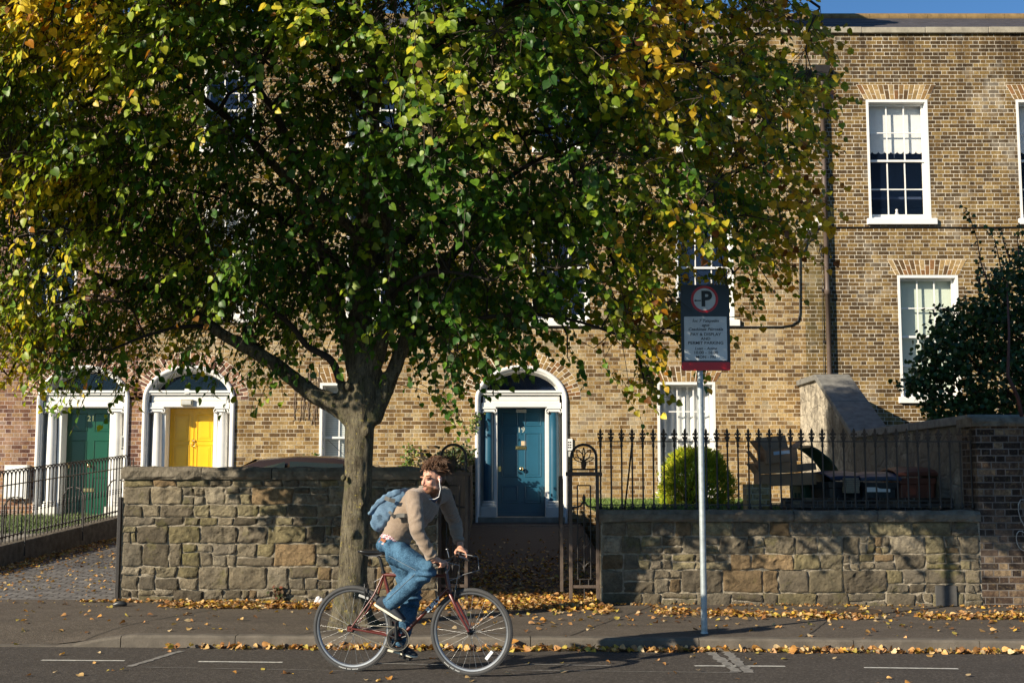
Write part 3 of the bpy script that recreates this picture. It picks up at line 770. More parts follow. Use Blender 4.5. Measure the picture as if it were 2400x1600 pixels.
def mortar_grid(mb, x0, x1, z0, z1, y, st=.05):
    nx, nz = int((x1 - x0) / st), int((z1 - z0) / st)
    vs = [(x0 + (x1 - x0) * i / nx, y + .012 * fbm((i * .9, j * .9, 3.3), 3), z0 + (z1 - z0) * j / nz) for j in range(nz + 1) for i in range(nx + 1)]
    mb.add(vs, [(j * (nx + 1) + i, j * (nx + 1) + i + 1, (j + 1) * (nx + 1) + i + 1, (j + 1) * (nx + 1) + i) for j in range(nz) for i in range(nx)], None, False)
def cope_slab(mb, x0, x1, y0, y1, z0, z1):
    n = max(4, int((x1 - x0) / .07)); rings = []; sd = rnd.uniform(0, 50)
    for i in range(n + 1):
        x = x0 + (x1 - x0) * i / n; e = .02 if i in (0, n) else 0
        def w_(a_, k): return a_ + .02 * fbm((x * 7 + sd, k * 3.1, sd), 3)
        rings.append([(x, w_(y0 + .012 + e, 1), z0), (x, w_(y0 + e, 2), z0 + .03), (x, w_(y0 + e, 3), z1 - .05), (x, w_(y0 + .035 + e, 4), z1 - .008 - e * .3), (x, w_(y0 + .12, 5), w_(z1 + .003, 6) - .003), (x, y1, z1 - .01), (x, y1, z0)])
    mb.loft(rings, True, None, False)
def stone_wall(label, x0, x1, ztop, cope_h, name='stone_wall', thick=.42):
    w_ = thing(name, ((x0 + x1) / 2, YW, .1), label, 'garden wall')
    zb = min(pave_z(x0, YW), pave_z(x1, YW)) - .03; zt = ztop - cope_h
    m = MB(); rubble(m, x0, x1, zb, zt, YW); m.build('stonework', m_stone, w_)
    m = MB(); mortar_grid(m, x0 + .004, x1 - .004, zb, zt, YW + .022)
    m.box(x0 + .004, x1 - .004, YW + .03, YW + thick, zb - .1, zt)
    for s in (0, 1):                                   # dressed ends
        z = zb
        while z < zt - .02:
            h = min(rnd.uniform(.2, .4), zt - z); xx = x0 if s == 0 else x1
            m.box(xx - .012 if s == 0 else xx - .05, xx + .05 if s == 0 else xx + .012, YW + .02, YW + thick - .01, z + .006, z + h - .006); z += h
    m.build('core', m_mortar, w_)
    m = MB(); x = x0 - .03
    while x < x1:
        q = x + rnd.uniform(.75, 1.3)
        if x1 - q < .4: q = x1 + .02
        cope_slab(m, x + .004, q - .004, YW - .05, YW + thick + .03, zt, ztop + rnd.uniform(-.008, .008)); x = q
        if q > x1: break
    m.build('coping', m_cope, w_)
    return w_
xL0, xL1 = (281 - 1200) / 206, -.86
xR0, xR1 = 1.03, (2302 - 1200) / 206
stone_wall('grey rubble stone wall left of the gate, behind the tree and the cyclist', xL0, xL1, 1.70, .14)
stone_wall('low grey rubble stone wall under the spiked railing right of the gate', xR0, xR1, 1.21, .13)
# square dark patch stone near the right end
m = MB(); m.box(4.82, 5.06, YW - .022, YW + .03, .13, .36); tag(m.build('iron_cover_plate', M('dark_slate_plate', (.06, .058, .055), .8, .3, 9, .5, 30), None, bev=.004), 'square dark grey plate set low in the right stone wall', 'plate')
# metal edge strip at the left end of the left wall
m = MB(); m.box(xL0 - .06, xL0 - .02, YW - .01, YW + .05, .12, 1.36); tag(m.build('gate_post', m_iron, None, bev=.004), 'thin dark steel strip fixed to the left end of the stone wall', 'post')

# brick pier at the right and the boundary wall that runs back to the houses
p = thing('brick_pier', (6.0, YW, .1), 'dark sooty brick pier with a stone cap at the right edge', 'brick wall')
m = MB(); m.box(xR1 + .012, 8.6, YW + .02, YW + .5, -.1, 2.17); m.build('wall', m_brickP, p)
m = MB(); cope_slab(m, xR1 - .03, 7.0, YW - .03, YW + .55, 2.17, 2.275); cope_slab(m, 7.01, 8.62, YW - .03, YW + .55, 2.17, 2.28); m.build('coping', m_cope, p)
m = MB()
for k, (cx_, cz_, s_) in enumerate([(5.93, 1.15, .16), (6.02, .93, .12), (5.86, .86, .1), (6.1, 1.3, .1)]):
    m.tube([(cx_ + s_ * math.sin(i * .45 + k) * (1 - i / 40), YW + .017, cz_ + s_ * 1.15 * math.cos(i * .5 + k)) for i in range(18)], [.004 + .003 * abs(math.sin(i)) for i in range(18)], 5)
m.build('chalk_scrawl', M('chalk_marks', (.33, .32, .30), .9, .4, 40), p)
b = thing('boundary_wall', (5.75, 19, .5), 'rendered boundary wall stepping up in a sloping buttress against the houses', 'garden wall')
def bw_top(y): return 2.22 if y < 20.6 else 2.22 + 1.12 * min(1, (y - 20.6) / 2.4)
m = MB(); ys2 = [15.3 + .25 * i for i in range(37)] + [YF - .003]; X0, X1 = 5.52, 5.98
nz = 14; vs = []
for y in ys2:
    for j in range(nz + 1):
        z = .2 + (bw_top(y) - .2) * j / nz; vs.append((X0 + .035 * fbm((y * 1.3, z * 1.6, 1), 4) + (.0 if z > 1.2 else -.02), y, z))
m.add(vs, [(i * (nz + 1) + j, (i + 1) * (nz + 1) + j, (i + 1) * (nz + 1) + j + 1, i * (nz + 1) + j + 1) for i in range(len(ys2) - 1) for j in range(nz)], None, True)
for ya, yb_ in zip(ys2[:-1], ys2[1:]):
    m.quad((X1, ya, .2), (X1, yb_, .2), (X1, yb_, bw_top(yb_)), (X1, ya, bw_top(ya))); m.quad((X0, ya, bw_top(ya)), (X1, ya, bw_top(ya)), (X1, yb_, bw_top(yb_)), (X0, yb_, bw_top(yb_)))
t = NT('crumbling_render'); P = t.pos(); n1 = t.noise(P, 1.4, 5, .7); n2 = t.noise(P, 7, 6, .75)
zz = t.node('ShaderNodeSeparateXYZ'); t.l.new(P, zz.inputs[0]); low = t.math('ADD', t.mapr(zz.outputs[1], 22.6, 20.8, 0, .22), n1)
cc = t.mix(t.mapr(low, .5, .66), (.50, .44, .34), (.17, .145, .11)); cc = t.mix(t.mapr(n2, .46, .68), cc, (.10, .085, .065))
vv_ = t.node('ShaderNodeTexVoronoi', feature='DISTANCE_TO_EDGE'); t.l.new(t.scale(P, (1, 2.2, 3.6)), vv_.inputs['Vector']); vv_.inputs['Scale'].default_value = 1.3; cc = t.mix(t.mapr(vv_.outputs[0], .0, .06, .28, 0), cc, (.08, .07, .055))
t.l.new(cc, t.b.inputs['Base Color']); t.b.inputs['Roughness'].default_value = .95; t.l.new(t.bump(t.math('ADD', n2, t.mapr(vv_.outputs[0], 0, .10, 0, .3)), 1., .05), t.b.inputs['Normal'])
m.build('wall', t.m, b)
m = MB()
for (ya, yb_) in ((15.32, 17.6), (17.62, 20.58), (20.62, 21.8), (21.82, 22.98), (23.02, YF - .01)):
    za, zb_ = bw_top(ya), bw_top(yb_); x0_, x1_ = X0 - .07, X1 + .1
    m.add([(x0_, ya, za), (x1_, ya, za), (x1_, ya, za + .11), (x0_, ya, za + .11), (x0_, yb_, zb_), (x1_, yb_, zb_), (x1_, yb_, zb_ + .11), (x0_, yb_, zb_ + .11)],
          [(0, 1, 2, 3), (4, 7, 6, 5), (0, 4, 5, 1), (3, 2, 6, 7), (0, 3, 7, 4), (1, 5, 6, 2)])
m.build('coping', M('slate_grey_coping', (.16, .155, .14), .9, .4, 8, .8, 20), b, bev=.015)

# overgrown dividing wall left of the path
t = NT('mossy_dark_stone'); P = t.pos(); n1 = t.noise(P, 6, 6, .7)
cc = t.mix(t.mapr(n1, .35, .7), (.06, .045, .035), (.17, .13, .09)); cc = t.mix(t.mapr(t.noise(P, 3, 3), .55, .7), cc, (.07, .08, .03))
t.l.new(cc, t.b.inputs['Base Color']); t.b.inputs['Roughness'].default_value = .95; t.l.new(t.bump(n1, 1., .04), t.b.inputs['Normal'])
m = MB(); rings = []
for i in range(34):
    y = 15.35 + i * (YF - .005 - 15.35) / 33; zt = 1.62 + .43 * (i / 33) + .04 * mnoise.noise(Vector((y * 1.7, 0, 0)))
    rings.append([(x + .03 * fbm((y * 2, k, x), 2), y, z) for k, (x, z) in enumerate([(-1.12, .1), (-1.12, .8), (-1.1, zt - .12), (-1.02, zt), (-.84, zt), (-.76, zt - .12), (-.74, .8), (-.74, .1)])])
m.loft(rings, True, None, False); tag(m.build('dividing_wall', t.m), 'dark overgrown dividing wall between the gate and the blue door', 'garden wall')

# ledge behind the railing and the small low brick wall by the boxes
m = MB(); m.box(3.42, 5.5, 16.1, 16.35, .7, 1.33); tag(m.build('low_wall', m_brickP, None), 'low dark brick wall in front of the wheeled bins', 'low wall')
m = MB(); m.box(3.08, 3.40, 16.9, 17.2, .8, 1.50); tag(m.build('low_wall', m_brickY, None), 'short pale brick wall under the cardboard boxes', 'low wall')

# ================================================================== SPIKED RAILING
rl = thing('spiked_railing', (3.3, YW + .15, 1.21), 'black iron railing with rusty fleur-de-lis spikes on the low wall', 'railing')
yr = YW + .16
m = MB(); m.box(1.0, 5.46, yr - .02, yr + .02, 1.992, 2.004); m.build('top_rail', m_iron, rl)
m = MB(); m.box(1.0, 5.46, yr - .016, yr + .016, 1.262, 1.274); m.build('bottom_rail', m_iron, rl)
def fleur(mb, x, y, z):
    o = [(.0, .155), (.012, .13), (.017, .11), (.010, .092), (.028, .10), (.040, .082), (.034, .066), (.028, .076), (.012, .066), (.012, .052), (.030, .058), (.030, .04), (.018, .018), (.016, .0)]
    mb.prism([(x + a, z + b_) for a, b_ in o] + [(x - a, z + b_) for a, b_ in reversed(o)][:-1] if False else [(x + a, z + b_) for a, b_ in o] + [(x - a, z + b_) for a, b_ in reversed(o[1:])], y - .007, y + .007)
def rbar(mb, x, y, z0, z1, big=False):
    r = .010
    mb.bar((x, y, z0), (x, y, z1), r, 8)
    mb.lathe([(.010, 0), (.020, .01), (.022, .03), (.012, .045), (.017, .06), (.010, .075)], (x, y, z0 + (.0 if not big else .0)), n=8)
    mb.lathe([(.010, 0), (.018, .02), (.012, .04), (.017, .055)], (x, y, z1 - .075), n=8)
nb = 36; x0_, dx = 1.03, .1232; proto = None
for i in range(nb):
    x = x0_ + dx * i
    if i == 0:
        m = MB(); rbar(m, x, yr, 1.215, 2.0); bar0 = m.build('bar', m_iron, rl)
        m = MB(); fleur(m, x, yr, 2.0); fin0 = m.build('finial', m_rust, bar0)
    else: dup(bar0, (dx * i, 0, 0), rl)
# back stays of the railing
m = MB(); m.tube([(1.33, yr + .35, 1.15), (1.36, yr + .2, 1.5), (1.40, yr + .03, 1.96)], .011, 6); m.build('stay', m_iron, rl)

# ================================================================== IRON GATE PIERS AND GATE LEAVES
def gate_pier(cx, label):
    g = thing('gate_pier', (cx, YW + .1, .16), label, 'gate pier', 'openwork iron gate piers')
    y = YW + .1; w_ = .155; zt = 1.60; zb = pave_z(cx, YW)
    m = MB()
    for s in (-1, 1): m.box(cx + s * w_ - .02, cx + s * w_ + .02, y - .02, y + .02, zb, zt)
    m.box(cx - w_ - .055, cx + w_ + .055, y - .03, y + .03, zt, zt + .045); m.box(cx - w_ + .021, cx + w_ - .021, y - .014, y + .014, zb + .17, zb + .205)
    m.build('frame', m_ironbrown, g, bev=.004)
    m = MB(); r = .009                                  # inner ornament
    for s in (-1, 1):
        m.bar((cx + s * .075, y, zb + .27), (cx + s * .075, y, zt - .11), r, 6)
        m.bar((cx + s * .05, y, zb + .205), (cx + s * .05, y, zb + .27), r, 6)
    m.bar((cx - .075, y, zb + .27), (cx + .075, y, zb + .27), r, 6); m.bar((cx - .075, y, zt - .11), (cx + .075, y, zt - .11), r, 6)
    m.bar((cx, y, zb + .42), (cx, y, zt - .25), r, 6); m.bar((cx, y, zb + .05), (cx, y, zb + .17), r, 6)
    m.lathe([(0, 0), (.022, -.05), (.016, -.09), (.009, -.11)], (cx, y, zt - .2), n=8)
    m.lathe([(.009, .1), (.016, .08), (0, .0)], (cx, y, zb + .33), n=8)
    for s in (-1, 1):
        m.tube([(cx + s * .01, y, zt - .30), (cx + s * .04, y, zt - .345), (cx + s * .09, y, zt - .36), (cx + s * .135, y, zt - .36)], .012, 6)
        m.tube([(cx + s * .008, y, zb + .40), (cx + s * .025, y, zb + .44), (cx + s * .07, y, zb + .47)], .008, 6)
        for q in (.38, 0.85):
            pass
    m.tube([(cx + .06 * math.cos(t_ * .4), y, zb + .70 + .06 * math.sin(t_ * .4)) for t_ in range(16)], .008, 6, closed=True)
    m.build('ornament', m_iron, g)
    m = MB(); zc = zt + .045                            # arched crest with a palmette
    for s in (-1, 1): m.bar((cx + s * .145, y, zc), (cx + s * .145, y, zc + .17), .016, 8)
    m.tube([(cx - .145 * math.cos(math.pi * i / 16), y, zc + .17 + .145 * math.sin(math.pi * i / 16)) for i in range(17)], .016, 8)
    m.bar((cx - .16, y, zc + .03), (cx + .16, y, zc + .03), .012, 6)
    m.build('crest_arch', m_iron, g)
    m = MB(); m.lathe([(.012, 0), (.028, .03), (.036, .075), (.02, .1)], (cx, y, zc + .03), n=10)
    def petal(ang, L_, wd, tip):
        for s in (-1, 1):
            pts = []
            for i in range(9):
                t_ = i / 8; d = L_ * t_; off = s * wd * math.sin(math.pi * min(1, t_ * 1.0)) ** .8 * (1 if t_ < .99 else 0)
                a_ = ang + .0; ux, uz = math.sin(a_), math.cos(a_)
                pts.append((cx + ux * d + uz * off, y, zc + .12 + uz * d - ux * off))
            m.tube(pts, .0065, 6)
    petal(0, .165, .012, 0)
    for s in (-1, 1): petal(s * .52, .16, .028, 0); petal(s * 1.22, .125, .02, 0)
    m.build('palmette', m_rust, g)
    return g
gR = gate_pier((1370 - 1200) / 204.5, 'openwork iron gate pier on the right side of the gateway')
gL = gate_pier((1061 - 1200) / 204.5, 'openwork iron gate pier behind the cyclist, left of the gateway')
def gate_leaf(cx, side, label, yaw):
    g = thing('gate_leaf', (cx, YW + .16, .2), label, 'gate', 'open iron gate leaves')
    d = Vector((math.sin(yaw) * side, math.cos(yaw), 0)); o = Vector((cx, YW + .14, 0)); up = Vector((0, 0, 1)); n_ = d.cross(up)
    L_ = .92; zb = .28; zt = 1.60
    m = MB()
    for k in (0, 1): c = o + d * (L_ * k) + up * (zb + zt) / 2; m.obox(c, d * .018, n_ * .018, up * (zt - zb) / 2)
    for z in (zb + .04, .95, zt - .02): m.obox(o + d * L_ / 2 + up * z, d * (L_ / 2 - .02), n_ * .012, up * .014)
    m.build('frame', m_ironbrown, g)
    m = MB()
    for i in range(1, 9): q = o + d * (L_ * i / 9); m.bar(q + up * (zb + .05), q + up * (zt - .03), .008, 6)
    m.build('infill_bars', m_iron, g)
    m = MB(); m.obox(o + d * L_ / 2 + up * 1.3 + n_ * .02, d * (L_ / 2 - .03), n_ * .003, up * .27); m.build('sheet_panel', m_ironbrown, g)
gate_leaf((1316 - 1200) / 203, 1, 'open iron gate leaf seen edge-on, right side of the gateway', .02)
gate_leaf((1098 - 1200) / 203, 1, 'open iron gate leaf seen edge-on, left side of the gateway behind the rider', -.06)

# ================================================================== HOOPED RAILING AT THE LEFT
hr = thing('hooped_railing', (-6.9, 20, .6), 'black iron railing with hooped top beside the green door', 'railing')
def hz(y): return .56 + (y - 16.5) * .073
def hx(y): return -7.2 + (y - 17.0) * .118
ys3 = [16.6 + .112 * i for i in range(52)]
m = MB(); pr = []
for y in [15.9 + .5 * i for i in range(15)] + [YF - 1.2]: pr.append([(hx(y) - .13, y, .1), (hx(y) - .13, y, hz(y)), (hx(y) + .11, y, hz(y)), (hx(y) + .11, y, .1)])
m.loft(pr, True, None, False); m.build('plinth', m_cope, hr, bev=.012)
for zoff, nm in ((.09, 'bottom_rail'), (.80, 'top_rail')):
    m = MB(); m.loft([[(hx(y) - .017, y, hz(y) + zoff), (hx(y) - .017, y, hz(y) + zoff + .012), (hx(y) + .017, y, hz(y) + zoff + .012), (hx(y) + .017, y, hz(y) + zoff)] for y in (16.4, 19.5, YF - 2.0)], True, None, False); m.build(nm, m_iron, hr)
b0 = h0 = None
for i, y in enumerate(ys3):
    if i == 0:
        m = MB(); x = hx(y); z = hz(y); m.bar((x, y, z - .02), (x, y, z + .93), .0095, 6)
        m.lathe([(.009, 0), (.019, .012), (.009, .03), (.019, .045), (.009, .06), (.019, .075), (.009, .09)], (x, y, z + .38), n=8); m.lathe([(.02, 0), (.02, .02), (.01, .05)], (x, y, z + .07), n=8)
        b0 = m.build('bar', m_iron, hr)
        m = MB(); m.tube([(x + .118 * .112 * (1 - math.cos(math.pi * k / 8)), y + .112 * (1 - math.cos(math.pi * k / 8)), z + .93 + .085 * math.sin(math.pi * k / 8) + .0082 * (1 - math.cos(math.pi * k / 8))) for k in range(9)], .0095, 6)
        h0 = m.build('hoop', m_iron, hr)
    else:
        off = (hx(y) - hx(ys3[0]), y - ys3[0], hz(y) - hz(ys3[0]))
        dup(b0, off, hr)
        if i < len(ys3) - 2 and len(hr.children) < 200 and i < 48: dup(h0, off, hr)
for y in (18.3, 20.1, 21.7):
    m = MB(); x, z = hx(y), hz(y)
    m.tube([(x + .02, y, z + .62), (x + .10, y - .02, z + .60), (x + .17, y - .04, z + .50), (x + .18, y - .05, z - .2)], .012, 6)
    m.tube([(x - .02, y, z + .62), (x - .10, y + .02, z + .60), (x - .17, y + .04, z + .50), (x - .18, y + .05, z - .1)], .012, 6)
    m.build('stay', m_iron, hr)

# ================================================================== THINGS ON THE HOUSE FRONTS
def onf(px, py, d=0.): p = at(px, py, YF); return Vector((p.x, YF - d, p.z))
pA = onf(1926, 190, .09); pB = onf(1939, 888, .09)
dp = thing('downpipe', (pA.x, YF - .09, 3.3), 'brown cast iron downpipe running down the brick front on the right', 'drainpipe')
xx = (pA.x + pB.x) / 2
m = MB(); zs_ = [3.25, 5.2, 7.1, 9.3]
for a_, b_ in zip(zs_[:-1], zs_[1:]): m.lathe([(.045, 0), (.045, b_ - a_ - .1), (.058, b_ - a_ - .1), (.058, b_ - a_)], (xx, YF - .09, a_), n=14)
m.build('pipe', M('brown_pipe_paint', (.115, .085, .07), .4, .2, 5), dp)
m = MB(); m.add([(xx - .16, YF - .2, 9.62), (xx + .16, YF - .2, 9.62), (xx + .16, YF - .005, 9.62), (xx - .16, YF - .005, 9.62), (xx - .06, YF - .14, 9.3), (xx + .06, YF - .14, 9.3), (xx + .06, YF - .04, 9.3), (xx - .06, YF - .04, 9.3)], [(0, 1, 2, 3), (7, 6, 5, 4), (0, 4, 5, 1), (1, 5, 6, 2), (2, 6, 7, 3), (3, 7, 4, 0)])
m.build('hopper', m_iron, dp)
m = MB()
for z in (4.2, 5.2, 6.4, 7.1, 8.4): m.box(xx - .09, xx + .09, YF - .05, YF - .004, z - .02, z + .02)
m.build('bracket', m_iron, dp)
m_cable = M('black_cable', (.012, .012, .012), .5, .1)
m = MB(); q = [onf(1905, 534, .02)] + [onf(x_, 533 + .6 * math.sin(x_ * .02), .02) for x_ in (1940, 2050, 2150, 2250, 2350, 2420)]
m.tube(q, .013, 6); tag(m.build('wall_cable', m_cable), 'thin black cable running right under the scalloped-blind window', 'cable')
m = MB(); m.tube([onf(1874, 585, .02), onf(1874, 660, .02), onf(1874, 735, .02), onf(1870, 752, .02), onf(1855, 762, .02), onf(1830, 766, .02), onf(1600, 768, .02), onf(1400, 768, .02), onf(1000, 763, .02), onf(700, 765, .02)], .017, 6)
tag(m.build('wall_cable', m_cable), 'black cable bending down and running left under the first floor windows', 'cable')
cb = thing('cable_bracket', onf(1905, 534, .02), 'white insulator bracket with a tangle of wires beside the downpipe', 'cable bracket')
m = MB(); m.box(onf(1873, 534).x, onf(1925, 534).x, YF - .05, YF - .003, onf(0, 536).z, onf(0, 530).z); m.build('bar', m_iron, cb)
m = MB()
for x_ in (1877, 1884, 1891, 1898, 1905): c = onf(x_, 534, .06); m.lathe([(.018, .04), (.024, 0), (.02, -.05)], c, n=10)
m.prism([(onf(1900, 530).x, onf(0, 530).z), (onf(1925, 530).x, onf(0, 530).z), (onf(1923, 520).x, onf(0, 518).z), (onf(1913, 510).x, onf(0, 511).z), (onf(1909, 521).x, onf(0, 522).z)], YF - .04, YF - .004)
m.build('insulator', m_whitedirty, cb)
m = MB()
for k in range(9):
    a_ = onf(1877 + 3.4 * k, 538, .06); b_ = onf(1884 + rnd.uniform(-4, 4), 566, .05); c_ = onf(1874, 586 + k, .03)
    m.tube([a_, a_ + Vector((rnd.uniform(-.03, .03), 0, -.12)), b_, (b_ + c_) / 2 + Vector((0, -.02, rnd.uniform(-.06, .02))), c_], .006, 5)
m.tube([onf(1897, 562, .04), onf(1912, 568, .04), onf(1922, 575, .05), onf(1925, 600, .04), onf(1918, 597, .05), onf(1912, 585, .05), onf(1917, 570, .05), onf(1924, 590, .03), onf(1924, 615, .03), onf(1928, 640, .03), onf(1926, 700, .03), onf(1930, 880, .03)], .007, 5)
m.build('wires', m_cable, cb)

def panel(px0, px1, py0, py1, d, mat, name, label, cat, det=None):
    a_, b_ = onf(px0, py1), onf(px1, py0); m = MB(); m.box(a_.x, b_.x, YF - d, YF - .003, a_.z, b_.z)
    o = m.build(name, mat, None, bev=.006); tag(o, label, cat)
    if det: det(o, a_, b_, d)
    return o
m_grey = M('grey_plastic', (.45, .45, .42), .5, .1, 10); m_dark = M('dark_plastic', (.03, .032, .035), .35, .1)
def ic(o, a_, b_, d):
    m = MB(); w_ = b_.x - a_.x; h = b_.z - a_.z
    for i in range(9): z = b_.z - h * (.1 + .055 * i); m.box(a_.x + w_ * .25, b_.x - w_ * .25, YF - d - .006, YF - d, z - .008, z + .004)
    m.box(a_.x + w_ * .2, b_.x - w_ * .2, YF - d - .004, YF - d, b_.z - h * .7, b_.z - h * .62); m.build('buttons', m_dark, o)
panel(283, 295, 1021, 1066, .03, m_grey, 'intercom', 'tall silver intercom panel right of the green door', 'intercom', ic)
def ic2(o, a_, b_, d):
    m = MB(); w_ = b_.x - a_.x; h = b_.z - a_.z
    for i in range(2):
        for j in range(3): m.box(a_.x + w_ * (.25 + .3 * i), a_.x + w_ * (.45 + .3 * i), YF - d - .005, YF - d, a_.z + h * (.2 + .22 * j), a_.z + h * (.32 + .22 * j))
    m.build('buttons', m_dark, o)
panel(1327, 1342, 1028, 1055, .04, m_white, 'intercom', 'small white intercom box right of the blue door', 'intercom', ic2)
panel(1332, 1341, 1057, 1070, .03, m_grey, 'junction_box', 'tiny grey box under the white intercom', 'junction box')
def mbx(o, a_, b_, d):
    m = MB(); m.box(a_.x + .03, b_.x - .03, YF - d - .008, YF - d, a_.z + .03, b_.z - .03); m.build('lid', m_white, o, bev=.004)
panel(14, 71, 1089, 1168, .14, m_whitedirty, 'meter_box', 'white meter box on the brick left of the green door', 'meter box', mbx)
def lamp_b(px, py, label, dark=False):
    c = onf(px, py, -.02); m = MB(); m.box(c.x - .115, c.x + .115, YF - .03, YF + .05, c.z - .06, c.z + .06)
    o = m.build('bulkhead_lamp', M('yellowed_plastic', (.38, .34, .24), .5, .2, 12), None, bev=.012); tag(o, label, 'lamp')
    m = MB(); m.box(c.x - .09, c.x + .09, YF - .045, YF - .03, c.z - .04, c.z + .04); m.build('lens', m_grey, o, bev=.006)
lamp_b(438, 943, 'square yellowed bulkhead lamp above the yellow door')
c = Vector((cxB, YF + .3, ZT - .03)); m = MB(); m.box(c.x - .1, c.x + .1, YF + .32, YF + .40, c.z - .05, c.z + .01); tag(m.build('bulkhead_lamp', m_grey, None, bev=.01), 'flat grey lamp at the top of the blue door', 'lamp')
c = onf(438, 917, .0); m = MB(); m.box(c.x - .04, c.x + .05, YF - .02, YF + .08, c.z - .05, c.z + .05); tag(m.build('junction_box', m_white, None, bev=.006), 'small white box on the ledge over the yellow door', 'junction box')
c = onf(437, 845, .04); m = MB(); m.lathe([(.07, 0), (.075, -.05), (.05, -.09), (0, -.1)], (c.x, YF, c.z), (0, 1, 0), 6); tag(m.build('alarm_box', M('red_plastic', (.55, .01, .012), .35, .05), None), 'small red alarm box above the yellow door arch', 'alarm')
# ================================================================== FOLIAGE
def heart():
    v = [(0, 0, 0), (.5, 0, 0), (1, 0, 0)]; v = [(x, y, -.10 * x * x) for x, y, z in v]
    s_ = [(-.07, .17), (.10, .40), (.34, .47), (.62, .33), (.85, .12)]
    for q in (1, -1):
        for x, y in s_: v.append((x, q * y, .22 * y - .16 * x * x))
    f = []
    for b_, q in ((3, 1), (8, -1)):
        t_ = [(0, b_ + 0, b_ + 1), (0, b_ + 1, b_ + 2), (0, b_ + 2, 1), (1, b_ + 2, b_ + 3), (1, b_ + 3, b_ + 4), (1, b_ + 4, 2)]
        f += [t if q == -1 else (t[0], t[2], t[1]) for t in t_]
    return np.array(v, dtype=np.float32), np.array(f, dtype=np.int32)
def oval():
    v = np.array([(0, 0, 0), (.5, 0, -.02), (1, 0, -.1), (.3, .24, .05), (.75, .17, .0), (.3, -.24, .05), (.75, -.17, .0)], dtype=np.float32)
    return v, np.array([(0, 3, 1), (1, 3, 4), (1, 4, 2), (0, 1, 5), (1, 6, 5), (1, 2, 6)], dtype=np.int32)
def norm(a): return a / np.maximum(np.linalg.norm(a, axis=1, keepdims=True), 1e-9)
def leaves(name, pos, axis, nor, size, colr, mat, parent=None, tmpl=None, curl=None):
    tv, tf = tmpl or heart(); n = len(pos); a = norm(axis); nn = norm(nor - a * np.sum(nor * a, 1, keepdims=True)); b = np.cross(nn, a)
    c_ = np.ones((n, 1)) if curl is None else curl[:, None]
    P = pos[:, None, :] + size[:, None, None] * (tv[None, :, 0:1] * a[:, None, :] + tv[None, :, 1:2] * b[:, None, :] + tv[None, :, 2:3] * c_[:, :, None] * nn[:, None, :])
    k = len(tv); F = tf[None] + (np.arange(n) * k)[:, None, None]; me = bpy.data.meshes.new(name)
    me.vertices.add(n * k); me.vertices.foreach_set('co', P.astype(np.float32).ravel())
    nf = n * len(tf); me.loops.add(nf * 3); me.polygons.add(nf)
    me.loops.foreach_set('vertex_index', F.astype(np.int32).ravel()); me.polygons.foreach_set('loop_start', np.arange(0, nf * 3, 3, dtype=np.int32))
    me.polygons.foreach_set('use_smooth', np.ones(nf, dtype=bool))
    ca = me.color_attributes.new('col', 'FLOAT_COLOR', 'POINT'); cc = np.repeat(np.concatenate([colr, np.ones((n, 1))], 1)[:, None, :], k, 1)
    ca.data.foreach_set('color', cc.astype(np.float32).ravel()); me.update(); me.validate()
    return obj(name, me, mat, parent)

def interp(tab, x): return np.interp(x, [a for a, b_ in tab], [b_ for a, b_ in tab])
TX, TY = at(842, 1469, 12.75).x, 12.75
XC = TX - .05
# outline of the crown seen from the front: right and left reach at each height, lowest leaves along X
REACH_R = [(1.9, 2.2), (2.3, 3.0), (2.6, 3.35), (3.0, 3.9), (3.6, 4.35), (4.3, 4.5), (5.0, 4.6), (6.0, 4.65), (7.0, 4.2), (8.2, 3.5), (9.2, 2.0), (9.8, .4)]
REACH_L = [(1.9, 3.8), (2.3, 4.3), (3.0, 4.8), (4.5, 5.3), (6.0, 5.3), (7.0, 4.8), (8.2, 3.7), (9.2, 2.0), (9.8, .4)]
def bx(px): return (px - 1200) / 238.0
BOT = [(-8, 3.9), (-6, 3.3), (-5.3, 2.6)] + [(bx(a), 1.55 + (1125 - b_) / 240.) for a, b_ in [(0, 900), (60, 855), (140, 920), (235, 940), (330, 862), (430, 830), (520, 860), (590, 895), (650, 870), (700, 800), (760, 790), (900, 800), (940, 850), (1000, 850), (1035, 985), (1075, 900), (1160, 880), (1200, 815), (1250, 850), (1300, 905), (1420, 890), (1500, 950), (1560, 965), (1590, 860), (1660, 860), (1700, 800), (1780, 770), (1830, 640)]] + [(8, 4)]
YR = 3.9
def inside(p, slack=0.):
    x, y, z = p[:, 0], p[:, 1], p[:, 2]; yy = np.clip(np.where(y > TY, (y - TY) / 3.1, (TY - y) / YR), 0, 1)
    sh = np.sqrt(1 - yy ** 2)
    rr = interp(REACH_R, z) * sh; rl = interp(REACH_L, z) * sh
    zb = interp(BOT, x) + .78 * np.maximum(0, TY - .25 - y) + .38 * np.maximum(0, y - TY)
    return (x < XC + rr + slack) & (x > XC - rl - slack) & (z > zb - slack) & (z < 9.8) & (y - TY > -YR) & (y - TY < 3.1)

